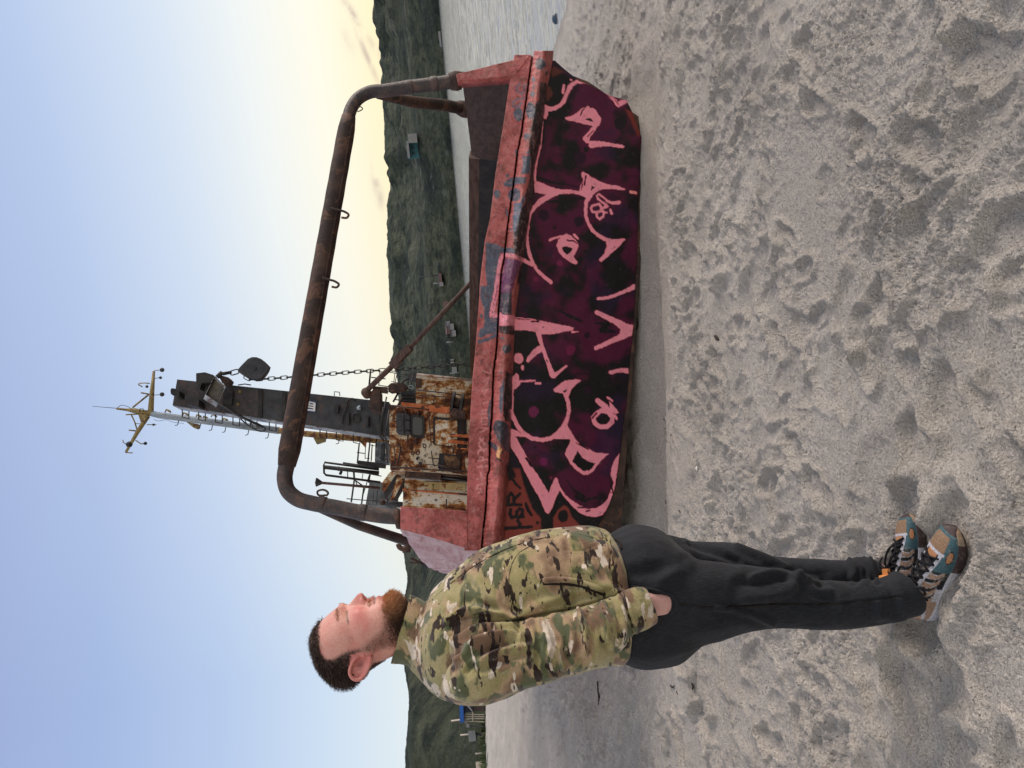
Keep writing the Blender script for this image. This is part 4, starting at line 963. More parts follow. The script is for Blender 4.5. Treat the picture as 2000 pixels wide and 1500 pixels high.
# machinery between the column and the right wing
mach = plate_px("machinery_panel", [(783, 764), (784, 795), (811, 795), (811, 762)], 8.0, .5, MAT_DARK, SHIP)
for k in range(4): plate_px("panel_rib", [(784, 768+6.5*k), (784, 770.5+6.5*k), (809, 771.5+6.5*k), (809, 769+6.5*k)], 7.96, .03, MAT_BLACK, mach)
plate_px("hanging_block", [(758, 753), (764, 748), (785, 748), (796, 754), (790, 760), (764, 765), (758, 762)], 7.3, .18, MAT_RUST, mach)
pipe("strut", [(798, 740), (790, 742), (775, 760)], 7.6, 3.5, MAT_BLACK, mach, 8); pipe("strut", [(778, 767), (768, 785)], 7.4, 4, MAT_BLACK, mach, 8); pipe("strut", [(786, 776), (774, 799)], 7.0, 5, MAT_RUST, mach, 8)
pipe("cable", [(798, 753), (806, 754), (808, 757), (800, 758), (796, 755)], 7.4, 1.6, MAT_GREYB, mach, 6, 20)
# stern railing behind
rl = pipe("stern_rail", [(724, 722), (721, 753)], 9.5, 3.6, MAT_BLACK, SHIP, 8)
for pts, wd in (([(725, 737), (753, 740)], 2.6), ([(742, 724), (740, 753)], 2.0), ([(760, 727), (800, 733)], 2.0), ([(772, 724), (769, 748)], 1.5), ([(738, 752), (770, 757)], 2), ([(780, 735), (812, 739)], 2.2), ([(799, 731), (797, 752)], 2.4)):
    pipe("rail", pts, 9.5, wd, MAT_DARK, rl, 6)
plate_px("rail_plate", [(796, 730), (800, 744), (812, 747), (812, 728)], 9.4, .04, MAT_DARK, rl)

# boom lying from the column's foot down into the hold
bm = pipe("boom", [(714, 765), (770, 711)], [7.3, 6.9], [11, 11], MAT_BROWN, SHIP, 14); tag(bm, "brown steel boom sloping from the crane foot into the hold")
pipe("boom_tip", [(795, 685), (921, 551)], [6.75, 6.0], [9, 9.5], MAT_BROWN, bm, 12)
dB = on_q(801, 678, 6.7)-on_q(766, 714, 6.9); Pm = (on_q(801, 678, 6.7)+on_q(766, 714, 6.9))/2; uB = dB/np.linalg.norm(dB); vB = np.cross(uB, sc_); vB /= np.linalg.norm(vB)
mb = MB(); mb.box(Pm, dB/2, vB*.062, np.cross(uB, vB)*.062); mb.build("boom_sleeve", MAT_BROWN, bm)
plate_px("boom_lug", [(768, 716), (772, 722), (786, 707), (781, 703)], 6.8, .05, MAT_BROWN, bm)
mb = MB(); P = on_q(716, 768, 7.3); mb.tube([P-sc_*.08, P+sc_*.08], .085, 16); mb.build("pivot", MAT_RUST, bm, True)
plate_px("pivot_bracket", [(722, 767), (722, 800), (742, 803), (742, 762), (732, 758)], 7.25, .35, MAT_RUST, bm)
plate_px("pivot_bracket", [(728, 754), (728, 764), (757, 768), (757, 756)], 7.3, .06, MAT_RUST, bm)

# ---- crane column
QT = 7.9
col_ = plate_px("crane_column", [(346, 741), (337, 791), (760, 853), (760, 785)], QT, .42, MAT_DARK, SHIP); tag(col_, "tall dark grey crane column behind the arch")
MAT_PALES = painted("pale_paint_lit_side", (.16, .17, .19), (.42, .43, .44), 4, .5, .2, (.10, .06, .045), .55)
mb = MB(); A = qp([(338, 791.6), (759, 853.4)], QT+.02); mb.prism([A[0], A[1], A[1]+sc_*.38, A[0]+sc_*.38], -sa*.012); mb.build("lit_side_face", MAT_PALES, col_)  # column's left side painted paler, as the light catches it
def band_ring(x, y0, y1, wd):
    P = qp([(x, y0-2), (x-1, y1+2), (x+wd-1, y1+2.6), (x+wd, y0-1.4)], QT-.03); mb = MB(); mb.prism(P, sc_*.5); return mb.build("flange", MAT_BLACK, col_)
band_ring(504, 761, 813, 8); band_ring(551, 766, 821, 7); band_ring(741, 782, 850, 5)
plate_px("top_plate", [(346, 741), (337, 791), (510, 815), (515, 764)], QT-.012, .012, painted("brown_dark", (.030, .026, .028), (.055, .046, .046), 5, .6, .4, (.08, .05, .04), .58), col_)
# lamps at the top
lampA = plate_px("lamp_bracket", [(383, 729), (383, 745), (390, 760), (394, 748), (412, 746), (416, 732), (400, 727)], QT-.3, .22, MAT_BLACK, col_)
fl = [(419, 734), (441, 755), (426, 788), (401, 771)]
Fp = qp(fl, QT-.62); bkv = sc_*.16+sb*.085-sa*.045; mid = Fp.mean(0)
mb = MB()
for i in range(4):
    a, b = Fp[i], Fp[(i+1) % 4]; ins = .965
    ai, bi = mid+(a-mid)*ins, mid+(b-mid)*ins
    mb.add([a, b, b+bkv, a+bkv, ai, bi, bi+bkv, ai+bkv], [(0, 1, 2, 3), (7, 6, 5, 4), (0, 4, 5, 1), (1, 5, 6, 2), (2, 6, 7, 3), (3, 7, 4, 0)])
fx_ = mb.build("floodlight", MAT_PALES, col_)
mb = MB(); mb.prism([mid+(p-mid)*.955+bkv*.45 for p in Fp], bkv*.5); mb.build("reflector", painted("lamp_inside", (.05, .045, .04), (.10, .085, .065), 6, .6, .2), fx_)
plate_px("lamp", rrect(333, 757, 350, 771, 5, .25), QT-.25, .25, MAT_BLACK, col_); plate_px("lamp", rrect(361, 771, 388, 789, 5, .25), QT-.3, .28, MAT_BLACK, col_)
plate_px("louvre", [(438, 760), (434, 787), (452, 792), (456, 763)], QT-.05, .05, MAT_BLACK, col_)
for (x, y) in ((470, 766), (466, 790)):
    mb = MB(); P = on_q(x, y, QT); a = np.arange(6)*math.pi/3
    mb.prism([P+.028*(math.cos(t)*sa+math.sin(t)*sb) for t in a], -sc_*.05); nt_ = mb.build("nut", MAT_YEL, col_)
    mb = MB(); mb.tube([P-sc_*.049, P-sc_*.08], .014, 8); mb.build("stud", MAT_YEL, nt_)
# plate with white strokes on dark blue
pl = plate_px("sign_plate", [(597, 781), (594, 803), (615, 806), (618, 784)], QT-.025, .02, painted("sign_blue", (.03, .055, .13), (.045, .075, .17), 8, .5, .1), col_)
WHT = painted("sign_white", (.62, .62, .60), (.72, .72, .70), 20, .6, .05)
for i, pts in enumerate(([(612, 787), (611, 803), (615.4, 803.6), (616.4, 787.6)], [(600, 798.5), (600, 801.5), (612, 803), (612, 800)], [(597.5, 792.6), (597.2, 795), (612, 797.4), (612, 794.8)], [(600, 789.4), (599, 791), (612, 792.6), (612, 790)], [(601, 785.4), (600, 787), (605, 790.4), (605.6, 788.4)], [(603, 784), (603, 786), (615, 788.4), (615, 786)])):
    plate_px("sign_stroke", pts, QT-.029-.0011*i, .003, WHT, pl)
plate_px("junction_box", [(653, 790), (651, 804), (660, 806), (662, 791)], QT-.1, .1, MAT_BLACK, col_)
pipe("conduit", [(694, 783), (688, 778), (680, 782), (677, 793), (671, 811), (669, 828)], QT-.05, 3, MAT_BLACK, col_, 8, 20)
pipe("conduit", [(620, 821), (622, 827), (632, 829), (742, 842)], QT+.02, 3.2, MAT_DARK, col_, 8, 16)
plate_px("opening", rrect(690, 808, 703, 824, 4, .1), QT-.03, .03, MAT_BLACK, col_)
pipe("opening_rim", [(690, 823), (688, 815), (691, 808), (700, 807)], QT-.06, 2.4, MAT_DARK, col_, 6, 12)
plate_px("bracket", [(716, 811), (714, 832), (719, 833), (720, 812)], QT-.12, .12, MAT_BLACK, col_); plate_px("bracket", [(679, 806), (679, 828), (682, 828), (682, 806)], QT-.08, .08, MAT_BLACK, col_)
mb = MB(); P = qp([(697, 798), (704, 796)], QT-.06); mb.tube(P, [.025, .05], 12); mb.build("horn", MAT_GREYB, col_, True)
pipe("conduit", [(729, 787), (729, 800)], QT-.08, 1.8, MAT_GREYB, col_, 6); pipe("conduit", [(755, 775), (747, 815), (742, 848), (756, 858)], QT-.15, 3, MAT_DARK, col_, 8)
pipe("handle", [(653, 773), (653, 765), (663, 766), (664, 773)], QT+.1, 2, MAT_DARK, col_, 6)
# rungs, each a bent staple on the column's left face
for x in (356, 388, 421, 455, 489, 526, 625, 657, 690, 722):
    y0 = 797+(x-337)*.147; pipe("rung", [(x, y0), (x, y0+15), (x+4, y0+16), (x+13, y0+18), (x+13, y0+3)], QT+.22, 2.1, MAT_BLACK, col_, 6)
# slanting hoop on the column's left side
pipe("hoop_arm", [(426, 790), (468, 813), (514, 834)], [QT-.1, QT, QT+.1], 5, MAT_DARK, col_, 8)
pipe("hoop", [(470, 816), (490, 822), (512, 832), (519, 838), (514, 842), (497, 838), (482, 829), (470, 818)], QT+.12, 2.6, MAT_DARK, col_, 8, 40)
for a, b in (((478, 820), (482, 828)), ((490, 824), (494, 834)), ((504, 830), (506, 838))): pipe("hoop_spoke", [a, b], QT+.12, 2, MAT_DARK, col_, 6)
pipe("jib_arm", [(424, 737), (433, 728), (436, 730), (452, 727)], QT-.35, [9, 9, 7, 6], MAT_BLACK, col_, 10)
plate_px("jib_bracket", [(428, 737), (434, 748), (447, 748), (450, 742), (446, 737), (432, 733)], QT-.3, .2, MAT_RUST, col_)
pipe("grab_bar", [(465, 752), (478, 750), (490, 752)], QT-.02, 2.6, MAT_BLACK, col_, 6); pipe("cable", [(447, 747), (450, 744), (455, 747), (451, 749)], QT-.1, 1, MAT_BLACK, col_, 6, 14)

# ---- mast
QM = 9.6
mast = pipe("mast", [(297, 808), (310, 811), (545, 841)], QM, [11, 12, 14], MAT_GREYB, SHIP, 8); tag(mast, "slim mast, blue grey above and rusty yellow below, with crossarms")
pipe("mast_foot", [(545, 841), (590, 846.5), (760, 862)], QM, [12, 12, 13], painted("rusty_yellow", (.24, .15, .05), (.34, .22, .075), 9, .75, .4, (.13, .045, .022), .46), mast, 8)
arm = pipe("crossarm", [(294, 808), (297, 765), (300.5, 725)], QM, [12, 9, 5], MAT_YEL, mast, 8)
for pts, wd in (([(302, 723.5), (311, 723)], 1.6), ([(303, 739), (310, 738)], 1.4), ([(292, 749), (284, 748), (272, 748.5), (270, 751), (278, 755.5)], 2.4), ([(275.6, 767), (291, 770)], 3.2), ([(259, 796), (290, 771)], 3.4), ([(302, 771.5), (311, 771)], 1.6)):
    pipe("arm_rod", pts, QM, wd, MAT_YEL, arm, 6)
for (x, y, r) in ((316.5, 722.5, .046), (313.5, 737.7, .030), (287, 755, .030), (316.5, 770.3, .046)):
    mb = MB(); mb.ball(on_q(x, y, QM), r, 7); mb.build("insulator", MAT_DARK, arm, True)
arm2 = pipe("crossarm", [(289, 812), (268, 845), (246, 883)], QM, [10, 8, 5], MAT_YEL, mast, 8)
for pts, wd in (([(252, 840), (268, 842)], 3), ([(256.5, 810), (263, 824), (268, 840)], 2.6), ([(240, 859), (240.5, 864), (246, 867)], 1.8), ([(265, 860), (275.6, 867), (280, 866.5)], 2.2), ([(245, 884), (259, 884.5)], 2.2), ([(287, 829.5), (305, 829.5)], 2), ([(264, 827), (276, 828)], 1.4)):
    pipe("arm_rod", pts, QM, wd, MAT_YEL, arm2, 6)
for (x, y, r) in ((252.5, 868, .062), (284, 866, .034), (300, 829.5, .025)):
    mb = MB(); mb.ball(on_q(x, y, QM), r, 7); mb.build("insulator", MAT_BLACK, arm2, True)
pipe("masthead", [(246, 800), (262, 802), (296, 808)], QM, [5, 10, 10], MAT_YEL, mast, 8)
pipe("masthead_rod", [(228, 798), (247, 800.5)], QM, 4.5, MAT_YEL, mast, 8); pipe("masthead_rod", [(246, 810), (272, 808.5)], QM, 3, MAT_YEL, mast, 6)
pipe("aerial", [(181, 793.5), (229, 797.5)], QM, [.9, 1.4], MAT_BLACK, mast, 6)
pipe("wire", [(230, 796), (235, 792), (248, 793.5), (258, 799)], QM-.05, 1.1, MAT_BLACK, mast, 6, 16); pipe("wire", [(300, 819), (308, 822), (325, 820), (336, 824), (359, 827)], QM-.05, .8, MAT_BLACK, mast, 6, 16)
pipe("wire", [(272, 803), (274, 798), (279, 798), (281, 804)], QM-.05, 1.1, MAT_BLACK, mast, 6, 12)
plate_px("gusset", [(269, 807), (292, 809), (276, 828)], QM-.02, .04, MAT_YEL, mast)
plate_px("gusset", [(364, 824), (387, 828), (384, 837), (378, 835.5)], QM, .12, MAT_YEL, mast); plate_px("gusset", [(611, 853), (635, 854), (634, 861.5), (618, 866.5)], QM, .12, MAT_YEL, mast); plate_px("gusset", [(699, 858), (716, 856), (713, 874)], QM, .1, MAT_ORANGE, mast)
for (x, y) in ((349, 821), (392, 828), (415, 831), (441, 834.5), (486, 840), (525, 846), (663, 857)):
    pipe("mast_step", [(x, y), (x-2, y+9), (x-7, y+10)], QM, 1.7, MAT_DARK, mast, 6)
for (x, y) in ((328, 803), (362, 809), (388, 813), (401, 816), (418, 812), (440, 820)):
    pipe("lamp_clamp", [(x-6, y+3), (x-3, y-3), (x+3, y), (x+6, y+3)], QM, [2, 4, 5, 2], MAT_YEL, mast, 6)

# ---- upper deck clutter left of the column
fr0 = pipe("gallows_frame", [(740, 917), (634, 903), (632.5, 909), (633, 924), (637, 928), (743, 942)], 8.6, [5, 4, 4, 4, 4.5, 4.5], MAT_BLACK, SHIP, 8); tag(fr0, "dark gallows frame left of the mast")
pipe("cross_bar", [(635, 912.5), (740, 924)], 8.6, 8, MAT_BLACK, fr0, 8); pipe("cross_bar", [(670, 904), (740, 914)], 8.5, 3.6, MAT_DARK, fr0, 8); pipe("cross_bar", [(692, 920), (745, 930)], 8.5, 2.2, MAT_DARK, fr0, 6)
for pts, wd in (([(662, 911), (661, 920)], 3), ([(667, 920), (664, 927)], 6), ([(679, 921), (679, 932)], 2), ([(691, 922), (692, 936)], 4), ([(709, 925), (707, 936)], 1.6), ([(723, 925), (720, 943)], 3.4)): pipe("tie", pts, 8.6, wd, MAT_BLACK, fr0, 6)
vp = pipe("vent_stack", [(628, 943), (742, 953)], 8.3, 5.4, MAT_BROWN, SHIP, 10); tag(vp, "thin vent pipe with a flared top")
mb = MB(); P = qp([(617, 942), (619, 942), (629, 943)], 8.3); k_ = float((P[0]-CAM)@_f)/FPX; mb.tube(P, [8.6*k_, 8.6*k_, 2.9*k_], 4); mb.build("vent_cowl", MAT_BLACK, vp)
ral = pipe("guard_rail", [(692, 937), (686, 981)], 8.8, 3.6, MAT_DARK, SHIP, 6); tag(ral, "grey guard rail of the upper deck")
for pts, wd in (([(701.5, 866), (698, 905)], 3.2), ([(722.5, 862), (718, 909)], 3.2), ([(727, 868), (725, 901)], 2.4), ([(697, 883.5), (714, 886)], 2), ([(714, 866), (713, 896)], 1.6), ([(714, 895), (722, 895.5)], 1.6), ([(711, 948), (706, 986)], 3.2), ([(721, 928), (708, 970)], 2), ([(692, 937), (713, 952)], 3), ([(694, 938), (698, 949)], 2), ([(677, 974), (748, 980)], 2), ([(738, 950), (735, 985)], 1.8), ([(730, 960), (728, 985)], 1.6), ([(758, 965), (756, 983)], 2.4), ([(748, 985), (776, 966)], 2)):
    pipe("rail", pts, 8.8, wd, MAT_DARK, ral, 6)
pan = plate_px("control_cabinet", [(733, 862), (732, 902), (756, 904), (759, 864)], 8.6, .4, painted("cabinet_grey", (.06, .075, .09), (.12, .14, .16), 8, .6, .3, (.3, .32, .34), .6), SHIP)
plate_px("cabinet_door", [(745, 866), (744, 898), (749, 899), (751, 867)], 8.55, .04, MAT_DARK, pan); plate_px("cabinet_base", [(699, 899), (698, 908), (752, 914), (753, 905)], 8.5, .12, MAT_BLACK, pan); plate_px("cabinet_label", [(752, 876), (752, 886), (756, 887), (756, 877)], 8.57, .02, MAT_PALES, pan)
bkp = plate_px("engine_casing", [(722, 940), (714, 986), (762, 992), (768, 944)], 9.8, 1.2, painted("casing_grey", (.05, .055, .06), (.14, .15, .155), 3, .7, .3, (.25, .26, .26), .62), SHIP)
pipe("casing_pipe", [(744, 981), (790, 987)], 9.0, 12, MAT_DARK, bkp, 12)
ch = MB(); A = qp([(769, 915), (777, 921), (753, 961), (746, 958), (748, 940), (760, 924)], 7.4); ch.prism(A, sc_*.06); cht = ch.build("chute", MAT_BLOCK, SHIP); tag(cht, "rusty tilted steel chute beside the deckhouse")
plate_px("chute_side", [(777, 921), (783, 926), (752, 975), (750, 962)], 7.3, .2, MAT_BLACK, cht); plate_px("chute_side", [(776, 930), (790, 934), (769, 977), (762, 977)], 7.2, .06, MAT_BLOCK, cht); plate_px("chute_side", [(790, 934), (795, 937), (771, 978), (768, 977)], 7.2, .25, MAT_BLACK, cht)
mb = MB(); mb.ball(on_q(747, 981, 7.6), .055, 8); mb.build("float", MAT_RUST, cht, True)

for pts, q, wd, mt_ in (([(760, 800), (752, 850), (757, 905)], 6.4, 2.2, MAT_DARK), ([(748, 795), (742, 852)], 6.6, 1.8, MAT_BLACK), ([(757, 868), (770, 870), (772, 905)], 6.38, 2.0, MAT_RUST), ([(836, 800), (838, 815), (842, 870)], 6.4, 2.0, MAT_RUST), ([(884, 872), (886, 884)], 6.4, 3.0, MAT_RUST), ([(900, 876), (924, 878)], 6.38, 2.2, MAT_ORANGE), ([(764, 792), (838, 800)], 6.4, 3.4, MAT_RUST), ([(765, 912), (850, 918), (922, 922)], 6.4, 4.0, MAT_RUST), ([(842, 880), (846, 905), (850, 912)], 6.42, 2.2, MAT_BLACK)):
    pipe("deck_pipe", pts, q, wd, mt_, house, 6)
for pts, wd in (([(776, 727), (768, 765)], 1.8), ([(764, 745), (790, 750), (806, 768)], 1.6), ([(790, 727), (786, 765)], 1.6), ([(806, 732), (800, 770)], 2.4), ([(752, 764), (800, 772)], 2.2), ([(770, 780), (812, 786)], 2.6)): pipe("rail", pts, 8.4, wd, MAT_BLACK, mach, 6)
# ---- chain hoist hanging from the column
HC = root("chain_hoist", on_q(462, 727, QT-.4)); tag(HC, "teardrop pulley block and long black chain hanging from the crane column", "chain hoist")
ph = [(464, 722), (474, 711), (484, 701), (492, 697.5), (501, 697.5), (510, 701), (518, 707), (524.5, 714), (522, 722), (517, 730), (510, 738), (502, 740), (492, 740), (482, 737), (472, 731), (465, 726)]
mb = MB(); mb.prism(qp(ph, QT-.47), sc_*.14); pb = mb.build("pulley_block", MAT_DARK, HC)
mb = MB(); P = on_q(497, 719, QT-.475); mb.tube([P, P-sc_*.02], .035, 14); mb.build("axle", MAT_BLACK, pb)
def link(C_, d, nrm, L, Wd, r, name="chain_link"):
    e = np.cross(d, nrm); pts = []
    for k in range(16):
        a = 2*math.pi*k/16; ca, sa_ = math.cos(a), math.sin(a)
        pts.append(C_+d*(np.sign(ca)*(L/2-Wd/2)+ca*Wd/2)+e*(sa_*Wd/2) if True else None)
    mb = MB(); mb.tube(pts, r, 6, False, None, True); return mb.build(name, MAT_BLACK, HC, True)
P = on_q(458, 727, QT-.4); Q_ = on_q(466, 725, QT-.4); d = (Q_-P)/np.linalg.norm(Q_-P); link(P, d, sc_, .16, .085, .011, "shackle")
cp = resample(spline(qp([(478, 736), (484, 740.5), (500, 741), (520, 740), (609, 733), (700, 726), (777, 721), (850, 715.5), (918, 710)], QT-.4), 200), 38)
for i in range(37):
    d = cp[i+1]-cp[i]; L = np.linalg.norm(d); d = d/L; nv = sc_ if i % 2 == 0 else np.cross(d, sc_)
    nv = nv-d*np.dot(nv, d); nv /= np.linalg.norm(nv); link((cp[i]+cp[i+1])/2, d, nv, L*1.28, .062, .0085)
# ------------------------------------------------------------------ the man
YC = 2.20; YV = np.array([0, 1.0, 0])
Pfoot = at_ground(1830., 1130.)
MAN = None
PXM = YC/FPX*1.0
def rings(sec, n, N=44, e=2.3, dense=None):
    """sec rows: front x,y, back x,y, half width, centre Y -> lofted rings through the sections"""
    S_ = np.asarray(sec, float); mid = (S_[:, :2]+S_[:, 2:4])/2
    d = np.r_[0, np.cumsum(np.linalg.norm(np.diff(mid, axis=0), axis=1)+1e-3)]
    t = np.linspace(0, d[-1], n); G = np.gradient(S_, d, axis=0); out = []
    for x in t:
        i = min(max(np.searchsorted(d, x)-1, 0), len(d)-2); h = d[i+1]-d[i]; u = (x-d[i])/h
        out.append((2*u**3-3*u**2+1)*S_[i]+(u**3-2*u**2+u)*h*G[i]+(-2*u**3+3*u**2)*S_[i+1]+(u**3-u**2)*h*G[i+1])
    out = np.array(out); th = 2*np.pi*np.arange(N)/N; c, s = np.cos(th), np.sin(th)
    c2 = np.sign(c)*np.abs(c)**(2/e); s2 = np.sign(s)*np.abs(s)**(2/e); V = []
    for r in out:
        Pf = at_y(r[0], r[1], r[5]); Pb = at_y(r[2], r[3], r[5]); C = (Pf+Pb)/2; h = (Pf-Pb)/2
        V.append(C+c2[:, None]*h+s2[:, None]*YV*r[4])
    V = np.vstack(V); F = [tuple(f) for f in grid_faces(n, N, True)]+[tuple(range(N))[::-1], tuple(range((n-1)*N, n*N))]
    return V, F
def union(parts, voxel, smooth_it=6, smooth_f=.5):
    mb = MB()
    for V, F in parts: mb.add(V, F)
    me = bpy.data.meshes.new("tmp"); me.from_pydata([tuple(v) for v in np.vstack(mb.V)], [], mb.F); me.update()
    o = bpy.data.objects.new("tmp", me); COL.objects.link(o)
    import bmesh
    bm = bmesh.new(); bm.from_mesh(me); bmesh.ops.recalc_face_normals(bm, faces=bm.faces); bm.to_mesh(me); bm.free()
    r = o.modifiers.new("r", 'REMESH'); r.mode = 'VOXEL'; r.voxel_size = voxel
    if smooth_it:
        s = o.modifiers.new("s", 'SMOOTH'); s.factor = smooth_f; s.iterations = smooth_it
    dg = bpy.context.evaluated_depsgraph_get(); e = o.evaluated_get(dg); m2 = e.to_mesh()
    n = len(m2.vertices); V = np.empty(n*3, np.float32); m2.vertices.foreach_get("co", V); V = V.reshape(-1, 3).astype(float)
    F = [tuple(p.vertices) for p in m2.polygons]; e.to_mesh_clear()
    bpy.data.objects.remove(o); bpy.data.meshes.remove(me)
    Fq = np.array([f for f in F if len(f) == 4]);
    return V, (Fq if len(Fq) == len(F) else F)
def normals(V, F):
    F = np.asarray(F); a = V[F[:, 2]]-V[F[:, 0]]; b = V[F[:, 3]]-V[F[:, 1]]; n = np.cross(a, b); N = np.zeros_like(V)
    for k in range(4): np.add.at(N, F[:, k], n)
    return N/(np.linalg.norm(N, axis=1)[:, None]+1e-12)
def folds(V, N, strokes):
    x, y = to_px(V); see = np.clip(-(N*((V-CAM)/np.linalg.norm(V-CAM, axis=1)[:, None])).sum(1)*2.5+.3, 0, 1)
    D = np.zeros(len(V))
    for pts, wd, amp in strokes:
        P = np.array(pts, float)
        if len(P) > 2: P = spline(P, 14)
        m0, m1 = P.min(0)-wd*4, P.max(0)+wd*4
        k = (x > m0[0]) & (x < m1[0]) & (y > m0[1]) & (y < m1[1]) & (see > 0)
        if not k.any(): continue
        d = seg_dist(x[k], y[k], P)
        D[k] += amp*(np.exp(-(d/wd)**2)-.45*np.exp(-((d-wd*1.7)/wd)**2))*see[k]
    return V+N*D[:, None]

# head frame: h down along the face, k forward, l sideways (pixels of the profile)
def hk_px(h, k): return 690+.927*np.asarray(h, float)-.375*np.asarray(k, float), 1250-.375*np.asarray(h, float)-.927*np.asarray(k, float)
YH = 2.21
def head_P(h, k, l):
    x, y = hk_px(h, k); return at_y(x, y, YH)+np.multiply.outer(np.asarray(l, float)*YH/FPX, YV)
_hO, _hH, _hK = head_P(0, 0, 0), head_P(1, 0, 0)-head_P(0, 0, 0), head_P(0, 1, 0)-head_P(0, 0, 0)
_hM = np.linalg.inv(np.stack([_hH, _hK, YV*YH/FPX], 1))
def head_hkl(P): return (np.asarray(P)-_hO)@_hM.T

tab = np.array([  # h, back, front, half width
    (-83, -14, 18, 14), (-80, -30, 30, 28), (-75, -44, 40, 40), (-67, -56, 48, 50), (-55, -66, 55, 57), (-38, -72, 61, 62), (-20, -73.5, 66.5, 64), (-8, -73, 69, 64.5), (6, -71, 70.5, 64), (16, -69, 65, 63.5), (30, -66, 62, 64), (46, -63, 61, 62), (58, -61, 60, 60), (68, -60, 59, 58), (80, -59, 57, 55), (92, -58, 54, 50), (101, -57, 49, 46), (107, -57, 40, 44), (112, -57, 22, 43), (120, -58, 12, 42), (140, -61, 6, 43), (170, -68, 4, 46), (210, -76, 2, 52)], float)
tab[:, 1] += 8*sstep(120, 60, tab[:, 0]) if False else 8*(1-sstep(40, 110, tab[:, 0])); tab[:, 0] = np.where(tab[:, 0] < -10, -10+(tab[:, 0]+10)*.90, tab[:, 0])
hs_ = np.concatenate([np.linspace(tab[0, 0], -60, 16), np.linspace(-59.5, 112, 150), np.linspace(114, 210, 24)])
def tcol(i): 
    G = np.gradient(tab[:, i], tab[:, 0]); out = []
    for x in hs_:
        j = min(max(np.searchsorted(tab[:, 0], x)-1, 0), len(tab)-2); H_ = tab[j+1, 0]-tab[j, 0]; u = (x-tab[j, 0])/H_
        out.append((2*u**3-3*u**2+1)*tab[j, i]+(u**3-2*u**2+u)*H_*G[j]+(-2*u**3+3*u**2)*tab[j+1, i]+(u**3-u**2)*H_*G[j+1])
    return np.array(out)
kb, kf, ww = tcol(1), tcol(2), tcol(3)
NT_ = 150; th = 2*np.pi*np.arange(NT_)/NT_; c, s = np.cos(th), np.sin(th)
Hh = np.repeat(hs_[:, None], NT_, 1); kc = -8.0
K = np.where(c[None] > 0, kc+(kf[:, None]-kc)*np.sign(c)*np.abs(c)**.88, kc+(kc-kb[:, None])*np.sign(c)*np.abs(c)**.92)
Ll = ww[:, None]*np.sign(s)*np.abs(s)**.88
front = np.clip((K-10)/30, 0, 1)
def g(x, c0, sg): return np.exp(-((x-c0)/sg)**2)
aL = np.abs(Ll); dK = np.zeros_like(K); dH = np.zeros_like(K)
prof = np.interp(Hh, [8, 14, 20, 32, 42, 47.5, 51, 53.5, 56, 60], [0, 2.2, 5.0, 14, 19.3, 20.6, 18.0, 10, 3.5, 0])
sgl = np.interp(Hh, [10, 30, 44, 52], [5.5, 7, 9.5, 9])
dK += prof*np.exp(-(np.abs(Ll)/sgl)**2.2)
dK += 7.5*g(Hh, 47, 5.5)*g(aL, 12.5, 4.5)               # wings of the nose
dK -= 3.0*g(Hh, 53.5, 2.0)*g(aL, 6, 3)
dK += 3.2*g(Hh, 1, 6.5)*g(aL, 17, 18)                    # brow
dK -= 8.5*g(Hh, 12, 6.0)*g(aL, 24, 12)                   # sockets
dK += 6.0*g(Hh, 12.5, 5.0)*g(aL, 25, 9)                  # closed lids over the eyeball
dK -= 2.6*g(Hh, 14.8, 1.6)*g(aL, 27, 10)                  # slit
dK += 5.5*g(Hh, 36, 13)*g(aL, 36, 15)                    # cheeks
dK -= 2.6*g(Hh, 52, 10)*g(aL, 26-.1*(Hh-52), 4)          # fold beside the mouth
dK += 4.6*g(Hh, 64.5, 3.6)*g(Ll, 0, 16); dK -= 4.5*g(Hh, 69.6, 1.7)*g(Ll, 0, 17); dK += 4.4*g(Hh, 76.5, 4.4)*g(Ll, 0, 14)
dK -= 3.0*g(Hh, 86, 4)*g(Ll, 0, 16); dK += 3.0*g(Hh, 98, 7)*g(Ll, 0, 16)
K = K+dK*front
Vh = head_P(Hh.ravel(), K.ravel(), Ll.ravel())
Fh = [tuple(f) for f in grid_faces(len(hs_), NT_, True)]+[tuple(range(NT_))[::-1], tuple(range((len(hs_)-1)*NT_, len(hs_)*NT_))]
parts = [(Vh, Fh)]
